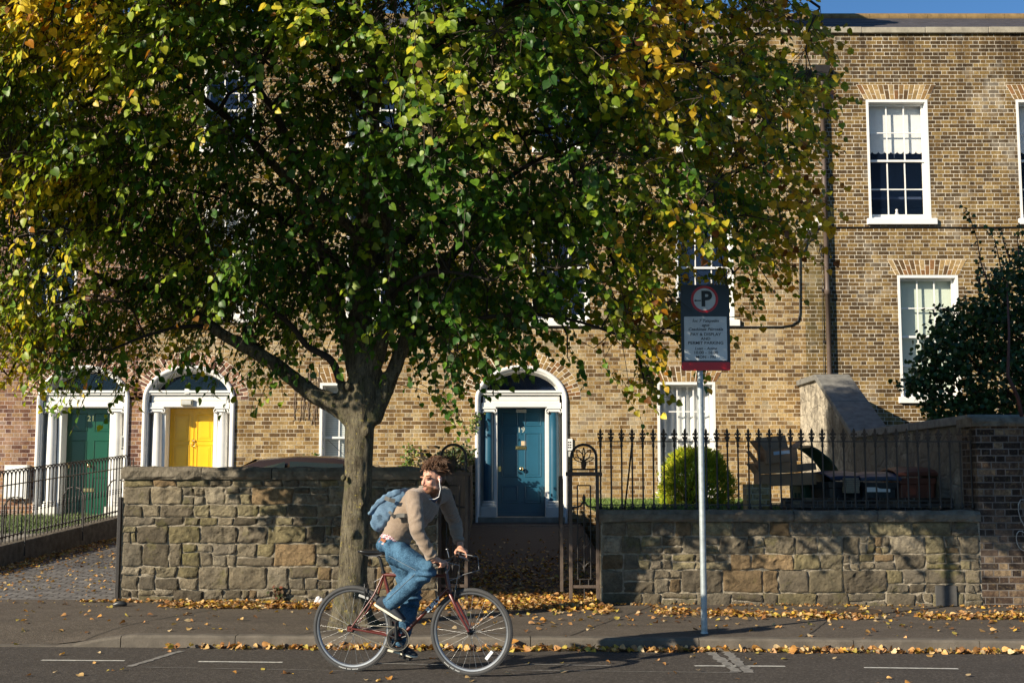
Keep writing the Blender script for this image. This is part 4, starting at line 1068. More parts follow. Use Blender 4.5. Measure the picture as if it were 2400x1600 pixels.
# ---- skeleton: hand-placed limbs, then branches grown towards points of the crown
def tp(px, py, dy=0.): return np.array(at(px, py, TY + dy))
limbs = [  # (points, radii)
 ([tp(822, 1475), tp(822, 1440), tp(826, 1350), tp(836, 1200), tp(842, 1050), tp(846, 975), tp(850, 930)], [.225, .175, .150, .142, .140, .150, .165]),
 ([tp(850, 950), tp(853, 880), tp(848, 800), tp(846, 690), tp(858, 560), tp(862, 440), tp(868, 300), tp(880, 120), tp(885, -80), tp(878, -300)], [.17, .15, .125, .12, .115, .10, .085, .07, .05, .03]),
 ([tp(838, 985), tp(790, 950), tp(735, 925), tp(690, 888), tp(640, 850), tp(580, 815), tp(525, 785), tp(470, 745, .2), tp(380, 690, .5), tp(250, 655, .8), tp(90, 590, 1.0), tp(-90, 560, 1.1)], [.13, .11, .09, .08, .075, .068, .06, .05, .042, .034, .025, .015]),
 ([tp(868, 985), tp(900, 925), tp(930, 850), tp(960, 770), tp(985, 690, .2), tp(1035, 625, .4), tp(1100, 560, .7), tp(1200, 520, .9), tp(1330, 500, 1.1), tp(1480, 500, 1.2), tp(1640, 480, 1.1)], [.11, .085, .078, .076, .072, .066, .054, .042, .034, .026, .014]),
 ([tp(862, 900), tp(885, 830, -.1), tp(905, 740, -.2), tp(920, 640, -.2), tp(905, 520, -.3), tp(910, 380, -.5), tp(960, 220, -.9), tp(1040, 40, -1.2), tp(1090, -140, -1.4)], [.09, .08, .07, .062, .056, .05, .04, .03, .018]),
 ([tp(836, 870), tp(810, 780, .1), tp(780, 700, .1), tp(745, 600, .1), tp(725, 530, 0), tp(690, 440, -.1), tp(640, 385, -.2), tp(560, 300, -.4), tp(430, 200, -.8), tp(270, 110, -1.1), tp(100, 60, -1.4)], [.10, .08, .07, .06, .055, .05, .045, .037, .03, .022, .013]),
 ([tp(845, 560, 0), tp(790, 500, -.3), tp(735, 440, -.6), tp(690, 360, -.9), tp(640, 260, -1.3), tp(560, 150, -1.7), tp(470, 60, -2.1)], [.07, .056, .05, .042, .034, .026, .014]),
 ([tp(808, 930), tp(790, 870, -.1), tp(770, 838, -.2), tp(720, 810, -.2), tp(680, 760, -.3), tp(600, 700, -.4), tp(500, 660, -.5)], [.05, .042, .038, .032, .026, .02, .012]),
 ([tp(985, 690, .2), tp(1020, 640, .3), tp(1060, 600, .3), tp(1090, 530, .2), tp(1150, 450, 0), tp(1250, 380, -.3), tp(1370, 330, -.5)], [.055, .05, .044, .038, .030, .022, .012]),
 ([tp(866, 470, .1), tp(940, 420, .5), tp(1060, 360, .9), tp(1200, 320, 1.2), tp(1380, 290, 1.4), tp(1560, 260, 1.4)], [.06, .05, .042, .034, .024, .013]),
 ([tp(870, 620, .1), tp(960, 560, .8), tp(1060, 520, 1.4), tp(1180, 500, 1.9), tp(1300, 480, 2.3)], [.05, .042, .034, .026, .014]),
 ([tp(850, 700, .1), tp(800, 620, .8), tp(720, 550, 1.5), tp(600, 480, 2.1), tp(470, 430, 2.6)], [.05, .042, .034, .024, .013]),
 ([tp(880, 250, 0), tp(1000, 120, -.4), tp(1180, 20, -.8), tp(1380, -60, -1.1)], [.05, .04, .03, .015]),
 ([tp(878, 300, 0), tp(800, 180, .5), tp(700, 60, 1.0), tp(560, -60, 1.5)], [.05, .04, .03, .015]),
]
def smoothpath(P, Rr, sub=5):
    P = [np.array(p, float) for p in P]; out, ro = [], []
    for i in range(len(P) - 1):
        p0, p1, p2, p3 = P[max(i - 1, 0)], P[i], P[i + 1], P[min(i + 2, len(P) - 1)]
        for k in range(sub):
            t = k / sub; out.append(.5 * ((2 * p1) + (-p0 + p2) * t + (2 * p0 - 5 * p1 + 4 * p2 - p3) * t * t + (-p0 + 3 * p1 - 3 * p2 + p3) * t ** 3)); ro.append(Rr[i] + (Rr[i + 1] - Rr[i]) * t)
    out.append(P[-1]); ro.append(Rr[-1]); return out, ro
tree = thing('lime_tree', (TX, TY, pave_z(TX, TY)), 'large lime tree in green and yellow autumn leaf on the pavement behind the cyclist', 'tree')
mbt, mbb = MB(), MB(); nodes, nrad = [], []
for i, (P_, R_) in enumerate(limbs):
    q, r = smoothpath(P_, R_)
    k = len(q) if i == 0 else next((j for j, rr in enumerate(r) if rr < .045), len(q))
    k = max(k, 4)
    mbt.tube([Vector(a) for a in q[:k]], [b_ * (1 + .05 * mnoise.noise(Vector(a) * 3)) for a, b_ in zip(q[:k], r[:k])], 16)
    if k < len(q): mbb.tube([Vector(a) for a in q[k - 1:]], r[k - 1:], 7)
    if i: nodes += q[4:]; nrad += r[4:]
for px_, py_, r_ in [(826, 1250, .03), (805, 1120, .03), (860, 1010, .04), (815, 905, .035), (822, 1390, .04), (850, 1180, .03)]:
    c = at(px_, py_, TY - .16); mbt.ell(c, r_, r_, r_ * 1.3)
t = NT('lime_bark'); P = t.pos(); st = t.scale(P, (1, 1, .22)); n1 = t.noise(st, 28, 6, .65); n2 = t.noise(P, 5, 4)
cc = t.mix(t.mapr(n1, .32, .66), (.055, .045, .03), (.22, .19, .13)); cc = t.mix(t.mapr(n2, .55, .7), cc, (.12, .12, .055))
n3 = t.noise(t.scale(P, (1, 1, .35)), 75, 5, .8); cc = t.mix(t.mapr(n3, .5, .66, 0, .8), cc, (.022, .018, .012)); cc = t.mix(t.mapr(t.noise(P, 26, 4, .7), .60, .68, 0, .85), cc, (.40, .33, .07)); cc = t.mix(t.mapr(t.noise(P, 6, 5, .8), .56, .66, 0, .6), cc, (.24, .22, .15))
t.l.new(cc, t.b.inputs['Base Color']); t.b.inputs['Roughness'].default_value = .95; t.b.inputs['Specular IOR Level'].default_value = .2
t.l.new(t.bump(t.math('ADD', n1, n3), 1., .03), t.b.inputs['Normal']); m_bark = t.m
def barkd(p):
    th = math.atan2(p.y - TY, p.x - TX); fl_ = max(0, .38 - (p.z - .12)) / .38
    return (.075 * fl_ * fl_ * max(0, math.sin(th * 5 + 1.3)) + .03 * fl_) * (p.z < .5) + .012 * fbm((p.x * 7, p.y * 7, p.z * 2.2), 3) + .006 * mnoise.noise(Vector((p.x * 24, p.y * 24, p.z * 6)))
remesh('trunk', mbt, .022, m_bark, tree, smooth=5, fac=.6, disp=barkd)

def sample(n):
    out = []
    while sum(len(o) for o in out) < n:
        p = np.stack([nrg.uniform(-7.2, 3.6, 6000), nrg.uniform(TY - YR, TY + YR, 6000), nrg.uniform(1.9, 9.8, 6000)], 1); out.append(p[inside(p)])
    return np.concatenate(out)[:n]
def grow(targets, rad0, rad1, n, sides, out_mb, droop=.0, seglen=.22):
    """connect every target to the nearest wood already there"""
    global nodes, nrad
    N = np.array(nodes); new, newr = [], []
    base = np.array([TX, TY, 3.0])
    dT = np.linalg.norm(targets - base, axis=1); dN = np.linalg.norm(N - base, axis=1)
    for i, p in enumerate(targets):
        d = np.linalg.norm(N - p, axis=1) + .8 * np.maximum(0, dN - dT[i]) + .35 * np.maximum(0, N[:, 2] - p[2])
        j = int(np.argmin(d)); a = N[j]; L_ = np.linalg.norm(p - a)
        if L_ < .05: continue
        k = max(2, int(L_ / seglen)); side = nrg.normal(0, .07 * L_, 3); q = []
        for s in range(k + 1):
            t_ = s / k; q.append(a + (p - a) * t_ + side * math.sin(math.pi * t_) + np.array([0, 0, (.10 * L_) * math.sin(math.pi * t_) - droop * t_ * t_]))
        ra = min(nrad[j] * .75, rad0); rr = [ra + (rad1 - ra) * s / k for s in range(k + 1)]
        out_mb.tube([Vector(x_) for x_ in q], rr, sides, caps=False); new += q[1:]; newr += rr[1:]
    nodes += new; nrad += newr
def fps(cand, k):
    idx = [0]; d = np.linalg.norm(cand - cand[0], axis=1)
    for _ in range(k - 1):
        j = int(np.argmax(d)); idx.append(j); d = np.minimum(d, np.linalg.norm(cand - cand[j], axis=1))
    return cand[idx]
grow(fps(sample(1500), 110), .028, .012, 1, 6, mbb)
grow(fps(sample(4000), 620), .012, .005, 1, 5, mbb)
# sprays of leaves: a thin twig with alternate hanging leaves; density varies in clumps
NS = 17500
S = sample(int(NS * 3.0))
cl = np.array([mnoise.noise(Vector((p[0] * .75, p[1] * .75, p[2] * 1.7 + .35 * abs(p[0] - XC)))) + .55 * mnoise.noise(Vector((p[0] * 1.9 + 9, p[1] * 1.9, p[2] * 3.6))) for p in S])
hollow = np.sqrt(((S[:, 0] - XC) / 4.6) ** 2 + ((S[:, 1] - TY) / YR) ** 2 + ((S[:, 2] - 5.6) / 4.0) ** 2)
# less leaf on the right (wall shows through), hollow heart round the trunk
thin = 1 - .48 * np.clip((S[:, 0] + 1.1) / 2.2, 0, 1) - .06 * np.clip((S[:, 0] + .4) / 1.0, 0, 1) * np.clip((5.4 - S[:, 2]) / .8, 0, 1)
pr = np.clip(.60 + 1.5 * cl, .03, 1) * np.clip((hollow - .22) * 1.7, .08, 1) * thin
S = S[nrg.uniform(0, 1, len(S)) < pr]; g_ = 12.43 / S[:, 1]; S = S[~((S[:, 1] < 12.8) & (S[:, 0] * g_ > 1.42) & (S[:, 0] * g_ < 2.2) & (1.55 + (S[:, 2] - 1.55) * g_ > 2.3) & (1.55 + (S[:, 2] - 1.55) * g_ < 3.6))][:NS]
N = np.array(nodes); twm = MB(); LP, LA, LN, LS, LC = [], [], [], [], []
def leafcol(p, h, edge):
    return None
for p in S:
    d = np.linalg.norm(N - p, axis=1); j = int(np.argmin(d)); a = N[j]; v = p - a; L_ = np.linalg.norm(v)
    outw = np.array([p[0] - XC, p[1] - TY, .25 * (p[2] - 5.5)]); outw /= max(np.linalg.norm(outw), .3)
    # twig: from the wood to the point, then a drooping spray outwards
    sp = outw * .7 + nrg.normal(0, .45, 3); sp[2] -= .35; sp /= np.linalg.norm(sp); ln = nrg.uniform(.22, .48)
    m1 = p; m2 = p + sp * ln * .55 + np.array([0, 0, -.02]); m3 = p + sp * ln + np.array([0, 0, -.10 * ln / .4])
    if L_ < .9: twm.tube([Vector(a), Vector(a + v * .5 + np.array([0, 0, .04])), Vector(m1), Vector(m2), Vector(m3)], [.0045, .004, .0035, .003, .002], 3, caps=False)
    nl = int(nrg.integers(8, 13)); w_ = np.cross(sp, [0, 0, 1]); w_ /= max(np.linalg.norm(w_), 1e-6)
    for k in range(nl):
        t_ = (k + .5) / nl * 1.25 - .25
        q = p + v * 0 + (sp * ln * t_ if t_ > 0 else v * t_ * 1.2) + np.array([0, 0, -.1 * max(t_, 0) ** 2])
        sgn = 1 if k % 2 else -1
        ax = w_ * sgn * .75 + sp * .45 + np.array([0, 0, -.65]) + nrg.normal(0, .28, 3)
        LP.append(q + ax / np.linalg.norm(ax) * .03 * nrg.uniform(.5, 1.4)); LA.append(ax); LN.append(np.array([-.7, -.7, .6]) + outw * .45 + nrg.normal(0, .40, 3))
        LS.append(.040 + .05 * nrg.uniform(0, 1) ** 1.2)
LP, LA, LN, LS = map(np.array, (LP, LA, LN, LS))
f_ = 12.43 / LP[:, 1]; sx_, sz_ = LP[:, 0] * f_, 1.55 + (LP[:, 2] - 1.55) * f_      # the council keeps the sign clear
keep = ~((LP[:, 1] < 12.6) & (sx_ > 1.52) & (sx_ < 2.16) & (sz_ > 2.3) & (sz_ < 3.56)); keep &= ~((LP[:, 1] < 12.6) & (sx_ > 1.5) & (sx_ < 2.2) & (sz_ > 2.3) & (sz_ < 3.66) & (np.arange(len(LP)) % 3 > 0))
LP, LA, LN, LS = LP[keep], LA[keep], LN[keep], LS[keep]
# autumn colour turns in from the sunny outside: more yellow at the top left and along the outer edge
ex = np.sqrt(((LP[:, 0] - XC) / 5.0) ** 2 + ((LP[:, 1] - TY) / 4.0) ** 2 + ((LP[:, 2] - 5.0) / 4.2) ** 2)
cl2 = np.array([mnoise.noise(Vector(p) * 1.1) + .6 * mnoise.noise(Vector(p) * 3.1) for p in LP])
yel = (ex - .68) * 1.5 + cl2 * .9 + nrg.normal(0, .22, len(LP)) + .22 * np.clip((LP[:, 2] - 4.6) / 2, 0, 1) * (LP[:, 0] < XC) + .24 * np.clip((LP[:, 0] - .2) / 2, 0, 1) + .13 * np.clip((XC - .6 - LP[:, 0]) / 1.5, 0, 1) + .0
G = [(.034, .095, .010), (.058, .145, .013), (.10, .20, .018), (.038, .11, .016)]
col = np.empty((len(LP), 3)); rr = nrg.uniform(0, 1, len(LP)); gi = nrg.integers(0, 4, len(LP)); Ga = np.array(G)[gi]
YG = np.array([.25, .33, .022]); YL = np.array([.62, .48, .03]); OR = np.array([.52, .21, .018]); BR = np.array([.20, .09, .02])
t1 = np.clip((yel + .02) / .30, 0, 1)[:, None]; t2 = np.clip((yel - .52) / .34, 0, 1)[:, None]
col = Ga * (1 - t1) + YG * t1; col = col * (1 - t2) + YL * t2
o_ = (yel > .95) & (rr < .12); col[o_] = OR * nrg.uniform(.7, 1.2, (o_.sum(), 1)); o_ = (yel > .5) & (rr > .96); col[o_] = BR
right = (LP[:, 0] > .3) & (yel > .3) & (rr > .35); col[right] = col[right] * np.array([.80, .66, .7])
col *= nrg.uniform(.8, 1.25, (len(LP), 1))
leaves('crown', LP, LA, LN, LS, col, m_leaf, tree, curl=nrg.uniform(.4, 2.0, len(LP)))
mbb.build('branches', M('leaf_shaded_bark', (.028, .021, .015), .95, .4, 12, .5, 60), tree); twm.build('twigs', M('twig_bark', (.055, .04, .028), .8, .2), tree)  # branch bark coloured darker than the trunk, for the shade among the leaves
# ================================================================== SHRUBS
def rcol(pal, n, k=.2):
    a = np.array(pal)[nrg.integers(0, len(pal), n)]; return a * nrg.uniform(1 - k, 1 + k, (n, 1))
def stems(mb, c, tips, r0, r1, n=5):
    c = Vector(c)
    for p in tips:
        p = Vector(p); m = c.lerp(p, .5) + Vector((rnd.uniform(-.1, .1), rnd.uniform(-.1, .1), .08)); mb.tube([c + Vector((rnd.uniform(-.05, .05), rnd.uniform(-.05, .05), 0)), c.lerp(m, .5), m, m.lerp(p, .6), p], [r0, r0 * .8, r0 * .6, r1 * 1.4, r1], n, caps=False)
# bright golden conifer in the lawn
c0 = at(1628, 1182, 21.3); gz_ = 1.08
sh = thing('golden_conifer', (c0.x, 21.3, gz_), 'bright yellow green bushy conifer on the lawn below the ground floor window', 'shrub')
m = MB(); tips = []; P_, A_, N_, S_ = [], [], [], []
for i in range(2600):
    th = nrg.uniform(0, 2 * math.pi); hh = nrg.uniform(0, 1) ** .8; r = .52 * math.sqrt(max(0, 1 - (hh - .28) ** 2 / .56)) * nrg.uniform(.72, 1.08) * (1 + .42 * mnoise.noise(Vector((math.cos(th) * 1.6 + 4, math.sin(th) * 1.6, hh * 2.6)))) * (1.25 if nrg.uniform() > .96 else 1)
    p = np.array([c0.x + r * math.cos(th), 21.3 + r * math.sin(th), gz_ + .03 + hh * .92]); outw = np.array([math.cos(th), math.sin(th), .5])
    if i < 60: tips.append(p)
    for k in range(5):
        ax = outw * .6 + np.array([0, 0, .5]) + nrg.normal(0, .5, 3); P_.append(p + nrg.normal(0, .02, 3)); A_.append(ax); N_.append(nrg.normal(0, 1, 3)); S_.append(nrg.uniform(.05, .11))
stems(m, (c0.x, 21.3, gz_), tips, .03, .006); m.build('branches', m_bark, sh)
strip = (np.array([(0, -.06, 0), (0, .06, 0), (1, .0, -.15), (.5, .1, 0), (.5, -.1, 0)], dtype=np.float32), np.array([(0, 4, 3), (0, 3, 1), (4, 2, 3)], dtype=np.int32))
leaves('foliage', np.array(P_), np.array(A_), np.array(N_), np.array(S_), rcol([(.34, .40, .02), (.46, .48, .03), (.22, .32, .02), (.55, .52, .05)], len(P_)), m_bush, sh, tmpl=strip)
# dark shrub behind the boundary wall
def in_poly(x, z, poly):
    ins = False; j = len(poly) - 1
    for i in range(len(poly)):
        if (poly[i][1] > z) != (poly[j][1] > z) and x < (poly[j][0] - poly[i][0]) * (z - poly[i][1]) / (poly[j][1] - poly[i][1]) + poly[i][0]: ins = not ins
        j = i
    return ins
YB = 18.6
def bp(px, py): q = at(px, py, YB); return (q.x, q.z)
poly = [bp(*q) for q in [(2120, 905), (2105, 925), (2150, 870), (2165, 800), (2215, 735), (2290, 700), (2330, 640), (2390, 590), (2470, 560), (2600, 640), (2680, 800), (2660, 990), (2540, 1010), (2390, 985), (2290, 995), (2180, 985), (2165, 940)]]
ds = thing('dark_shrub', (9.2, YB, 1.3), 'large dark green shrub behind the boundary wall at the right edge', 'shrub')
P_, A_, N_, S_ = [], [], [], []; tips = []
xs_ = [q[0] for q in poly]; zs_ = [q[1] for q in poly]
while len(P_) < 15000:
    x, z = nrg.uniform(min(xs_), max(xs_)), nrg.uniform(min(zs_), max(zs_))
    if not in_poly(x, z, poly): continue
    y = YB + nrg.uniform(-1, 1) * .95 * math.sqrt(max(.05, 1 - ((x - 9.2) / 3.1) ** 2))
    if mnoise.noise(Vector((x * 2.2, y * 2.2, z * 2.2))) < -.24: continue
    p = np.array([x, y, z])
    if len(tips) < 70: tips.append(p)
    for k in range(7):
        P_.append(p + nrg.normal(0, .07, 3)); A_.append(nrg.normal(0, .6, 3) + np.array([0, 0, -.6])); N_.append(nrg.normal(0, .6, 3) + np.array([-.3, -.6, .6])); S_.append(nrg.uniform(.045, .085))
sprigs = [[(2330, 700), (2300, 620), (2290, 560), (2270, 500), (2262, 488)], [(2360, 690), (2340, 600), (2330, 560), (2300, 530)], [(2390, 640), (2385, 560), (2390, 520)], [(2250, 760), (2230, 730), (2200, 722), (2165, 730)], [(2420, 640), (2410, 590), (2400, 540)], [(2300, 680), (2290, 640), (2300, 590)], [(2180, 860), (2150, 885), (2128, 905)], [(2370, 620), (2350, 560), (2345, 530)]]
m = MB(); stems(m, (9.0, YB, 1.3), tips, .035, .006)
m.tube([at(2400, 1000, YB - .7), at(2385, 930, YB - .9), at(2362, 880, YB - .95), at(2365, 780, YB - .9), at(2360, 660, YB - .6)], [.03, .028, .024, .018, .01], 7)
for sp_ in sprigs:
    q = [at(a, b_, YB + rnd.uniform(-.2, .2)) for a, b_ in sp_]; m.tube(q, [.012 - .009 * i / (len(q) - 1) for i in range(len(q))], 5)
    for a, b_ in zip(q[:-1], q[1:]):
        for k in range(9):
            p = a.lerp(b_, k / 9); P_.append(np.array(p) + nrg.normal(0, .035, 3)); A_.append(nrg.normal(0, .7, 3) + np.array([0, 0, -.3])); N_.append(nrg.normal(0, 1, 3)); S_.append(nrg.uniform(.045, .08))
m.build('branches', M('red_brown_bark', (.10, .035, .025), .7, .2), ds)
leaves('foliage', np.array(P_), np.array(A_), np.array(N_), np.array(S_), rcol([(.016, .045, .014), (.026, .065, .018), (.035, .085, .02), (.05, .09, .02)], len(P_)), m_bush, ds, tmpl=oval() if False else heart())
# small plants
def plant(name, label, pts, spread, n, size, pal, mat=m_bush, cat='plant', tm=None, stem=True, sy=None, down=-.3):
    g = thing(name, tuple(pts[0]), label, cat); m = MB(); P_, A_, N_, S_ = [], [], [], []
    pts = [Vector(q) for q in pts]
    if stem:
        m.tube(pts, [.012] * len(pts), 5)
    for i in range(n):
        k = nrg.uniform(0, len(pts) - 1.001); a = pts[int(k)].lerp(pts[int(k) + 1], k % 1); p = np.array(a) + nrg.normal(0, 1, 3) * np.array([spread, sy or spread * .4, spread * .8])
        P_.append(p); A_.append(nrg.normal(0, .6, 3) + np.array([0, 0, down])); N_.append(nrg.normal(0, .5, 3) + np.array([-.3, -.6, .4])); S_.append(nrg.uniform(.6, 1.2) * size)
        if stem and i % 9 == 0: m.tube([a, Vector(p)], [.004, .002], 4)
    if stem: m.build('stem', m_bark, g)
    leaves('foliage', np.array(P_), np.array(A_), np.array(N_), np.array(S_), rcol(pal, n), mat, g, tmpl=tm)
    return g
PG = [(.07, .14, .02), (.12, .18, .03), (.04, .09, .02), (.18, .2, .04)]
plant('wall_shrub', 'loose green shrub against the brick just behind the cyclist head', [onf(925, 1118, .25), onf(945, 1100, .2), onf(968, 1078, .2), onf(962, 1050, .15)], .085, 230, .05, PG)
plant('wall_shrub', 'small green weed over the wall beside the blinds window', [onf(735, 1110, .3), onf(742, 1088, .3), onf(738, 1078, .3)], .10, 130, .06, PG)
plant('ivy_sprig', 'little sprig of leaves growing beside the blue door arch', [onf(1104, 1010, .1), onf(1112, 985, .08), onf(1120, 975, .06)], .06, 90, .05, PG)
plant('ivy_clump', 'dark ivy clump on top of the dividing wall', [Vector((-.93, 17, 1.74)), Vector((-.93, 19.5, 1.82)), Vector((-.93, 22.3, 1.95)), Vector((-.93, 24, 2.03))], .10, 1500, .06, [(.03, .06, .015), (.06, .08, .02), (.10, .08, .03)], sy=.4, stem=False)
plant('weed', 'reddish weed growing at the foot of the left stone wall', [at(656, 1420, YW - .05), at(652, 1395, YW - .05), at(646, 1378, YW - .05)], .035, 40, .05, [(.14, .05, .03), (.10, .06, .03), (.05, .06, .02)])
# bare creeper stems on the brick
m = MB()
for s_ in range(11):
    x = 690 + s_ * 5.5; q = [onf(x + rnd.uniform(-6, 6), 1010 - rnd.uniform(0, 40), .012)]
    for k in range(7): x += rnd.uniform(-3.5, 5); q.append(onf(x, 985 - k * rnd.uniform(15, 22), .012))
    m.tube(q, .0055, 4)
    for k in (2, 4, 5): m.tube([q[k], q[k] + Vector((rnd.uniform(-.25, .25), -.0, rnd.uniform(.05, .2)))], .003, 4)
tag(m.build('creeper_stems', M('dry_creeper', (.20, .15, .11), .9, .2), None), 'bare dead creeper stems on the brick left of the tree trunk', 'creeper')
# grass of the lawn and the strip at the left
blade = (np.array([(0, -.06, 0), (0, .06, 0), (.6, .03, -.08), (1, 0, -.3)], dtype=np.float32), np.array([(0, 3, 2), (0, 2, 1)], dtype=np.int32))
def grass(name, n, x0, x1, y0, y1, zf, size, pal, label):
    P_ = np.stack([nrg.uniform(x0, x1, n), nrg.uniform(y0, y1, n), np.zeros(n)], 1); P_[:, 2] = [zf(a, b_) for a, b_ in P_[:, :2]]
    A_ = nrg.normal(0, .35, (n, 3)) + np.array([0, 0, 1]); o = leaves(name, P_, A_, nrg.normal(0, 1, (n, 3)), nrg.uniform(.5, 1.2, n) * size, rcol(pal, n), m_grass, None, tmpl=blade)
    struct(o, 'stuff'); o['label'] = label
grass('grass', 16000, 1.3, 4.3, 15.3, 24.3, lambda x, y: .98 + .016 * (y - 15), .11, [(.08, .14, .02), (.12, .18, .03), (.05, .09, .015)], 'green lawn behind the spiked railing')
grass('grass', 5000, -9.8, -7.45, 20.5, 24.2, lambda x, y: .46 + (y - 15.2) * .045, .10, [(.06, .10, .02), (.09, .12, .03)], 'strip of grass left of the hooped railing')

# ================================================================== BINS AND BOXES
m_bblack = M('black_bin_plastic', (.018, .02, .024), .42, .15, 6); m_bblue = M('blue_bin_lid', (.02, .035, .08), .4, .1, 6)
m_bbrown = M('brown_bin_plastic', (.16, .055, .035), .45, .15, 6); m_bgreen = M('green_bin_plastic', (.012, .05, .028), .42, .12, 6)
m_card = M('corrugated_cardboard', (.31, .185, .105), .85, .12, 5, .2, 30)
def wheelie(x, y, z, w_, d, h, bm_, lm_, label, yaw=0., lid=0.):
    g = thing('wheeled_bin', (x, y, z), label, 'bin', 'wheeled bins'); ca, sa = math.cos(yaw), math.sin(yaw)
    def T(a, b_, c_): return (x + a * ca - b_ * sa, y + a * sa + b_ * ca, z + c_)
    def ringo(k, zz, r=.04):
        a, b_ = w_ / 2 * k, d / 2 * k; return [T(*q) for q in [(-a + r, -b_, zz), (a - r, -b_, zz), (a, -b_ + r, zz), (a, b_ - r, zz), (a - r, b_, zz), (-a + r, b_, zz), (-a, b_ - r, zz), (-a, -b_ + r, zz)]]
    m = MB(); m.loft([ringo(.80, .06), ringo(.84, .3), ringo(.95, h - .12), ringo(1.0, h - .12), ringo(1.02, h - .04)], True, None, False)
    for k in (-.25, 0, .25): m.obox(T(k * w_, -d / 2 * .92, h * .5), Vector((ca, sa, 0)) * .012, Vector((-sa, ca, 0)) * .02, (0, 0, h * .3))
    bo = m.build('body', bm_, g, bev=.01)
    m = MB(); hinge = Vector(T(0, d / 2 + .02, h)); cl_, sl = math.cos(lid), math.sin(lid); e1 = Vector((ca, sa, 0)); e2 = Vector((sa, -ca, 0)) * cl_ + Vector((0, 0, sl)); e3 = e1.cross(e2) * -1
    if e3.z < 0: e3 = -e3
    def L(a, b_, c_): return hinge + e1 * a + e2 * b_ + e3 * c_
    rg_ = []
    for b_, c_ in ((0, 0), (0, .03), (.08, .07), (d * .5, .09), (d * .9, .06), (d + .05, .02), (d + .05, 0)):
        rg_.append([L(-w_ / 2 - .02, b_, c_), L(-w_ / 2 * .6, b_, c_ + (.015 if c_ > 0 else 0)), L(w_ / 2 * .6, b_, c_ + (.015 if c_ > 0 else 0)), L(w_ / 2 + .02, b_, c_), L(w_ / 2 + .02, b_, c_ - .02), L(-w_ / 2 - .02, b_, c_ - .02)])
    m.loft(rg_, True, None, False); m.tube([L(-w_ * .3, -.03, .03), L(-w_ * .3, -.08, .02), L(w_ * .3, -.08, .02), L(w_ * .3, -.03, .03)], .014, 8); m.build('lid', lm_, g, bev=.006)
    for s in (-1, 1):
        m = MB(); m.lathe([(0, -.03), (.06, -.03), (.1, -.025), (.1, .025), (.06, .03), (0, .03)], T(s * w_ * .42, d / 2 - .02, .1), e1, 16); m.build('wheel', m_bblack, g)
    return g, bo
def stk(o, x0, x1, y, z0, z1, mat, nm='sticker'):
    m = MB(); m.box(x0, x1, y - .004, y, z0, z1); m.build(nm, mat, o)
zb_ = .50
def xat(px, Y): return at(px, 1150, Y).x
wheelie(xat(1902, 17.5), 17.5, zb_, .50, .50, 1.10, m_bgreen, m_bgreen, 'dark green wheeled bin with its lid thrown open beside the cardboard boxes', -1.4, .80)
_, b1 = wheelie(xat(1960, 17.0), 17.0, zb_ + .02, .50, .62, 1.05, m_bblack, m_bblue, 'black wheeled bin with dark blue lid next to the open green bin', .25)
_, b2 = wheelie(xat(2052, 16.95), 16.95, zb_ + .02, .48, .62, 1.04, m_bblack, m_bblue, 'black wheeled bin with a white sticker on its front', -.05)
q = at(2058, 1150, 16.63); stk(b2, q.x - .14, q.x + .16, 16.645, 1.40, 1.46, m_white)
wheelie(xat(2132, 17.0), 17.0, zb_ + .04, .54, .62, 1.08, m_bbrown, m_bbrown, 'brown wheeled bin nearest the brick pier', .05)
m = MB()
for i in range(7): m.obox((xat(1995, 16.6) + rnd.uniform(-.01, .01), 16.62, 1.40 + i * .028), (.085, .01, 0), (-.01, .07, 0), (0, 0, .012))
tag(m.build('paper_stack', M('old_newsprint', (.30, .24, .17), .9, .3, 20)), 'stack of folded cardboard and papers wedged between the two black bins', 'papers')
def carton(x, y, z, w_, d, h, yaw, label, flaps=1, tilt=0., sticker=False):
    g = thing('cardboard_box', (x, y, z), label, 'box', 'cardboard boxes'); ca, sa = math.cos(yaw), math.sin(yaw)
    rt = Matrix.Rotation(yaw, 3, 'Z') @ Matrix.Rotation(tilt, 3, 'Y'); o = Vector((x, y, z))
    def T(a, b_, c_): return o + rt @ Vector((a, b_, c_))
    m = MB(); t_ = .006
    for (a, b_, aw, bw) in ((-w_ / 2, 0, t_, d / 2), (w_ / 2, 0, t_, d / 2), (0, -d / 2, w_ / 2 - t_ * 1.2, t_), (0, d / 2, w_ / 2 - t_ * 1.2, t_)):
        m.obox(T(a, b_, h / 2), rt @ Vector((aw, 0, 0)), rt @ Vector((0, bw, 0)), rt @ Vector((0, 0, h / 2)))
    m.obox(T(0, 0, .004), rt @ Vector((w_ / 2 - .01, 0, 0)), rt @ Vector((0, d / 2 - .01, 0)), rt @ Vector((0, 0, .003)))
    m.build('body', m_card, g)
    m2 = [(-1, 1.0), (1, .5), (0, .9)]
    for s, an in m2[:flaps + 1]:
        m = MB()
        if s: m.obox(T(s * (w_ / 2 + .09 * math.cos(an)), 0, h + .09 * math.sin(an)), rt @ Vector((.09 * math.cos(an) * s, 0, .09 * math.sin(an))), rt @ Vector((0, d / 2, 0)), rt @ Vector((-.003 * math.sin(an) * s, 0, .003 * math.cos(an))))
        else: m.obox(T(0, d / 2 - .01, h + .09), rt @ Vector((w_ / 2, 0, 0)), rt @ Vector((0, .03, .09)), rt @ Vector((0, .003, -.001)))
        m.build('flap', m_card, g)
    if sticker: m = MB(); m.obox(T(-.0, -d / 2 - .009, h * .75), rt @ Vector((.11, 0, 0)), rt @ Vector((0, .002, 0)), rt @ Vector((0, 0, .022))); m.build('shipping_label', M('pale_blue_label', (.4, .5, .6), .6, .05), g)
q1 = at(1850, 1137, 17.1); q2 = at(1822, 1115, 17.05); q3 = at(1824, 1091, 17.0)
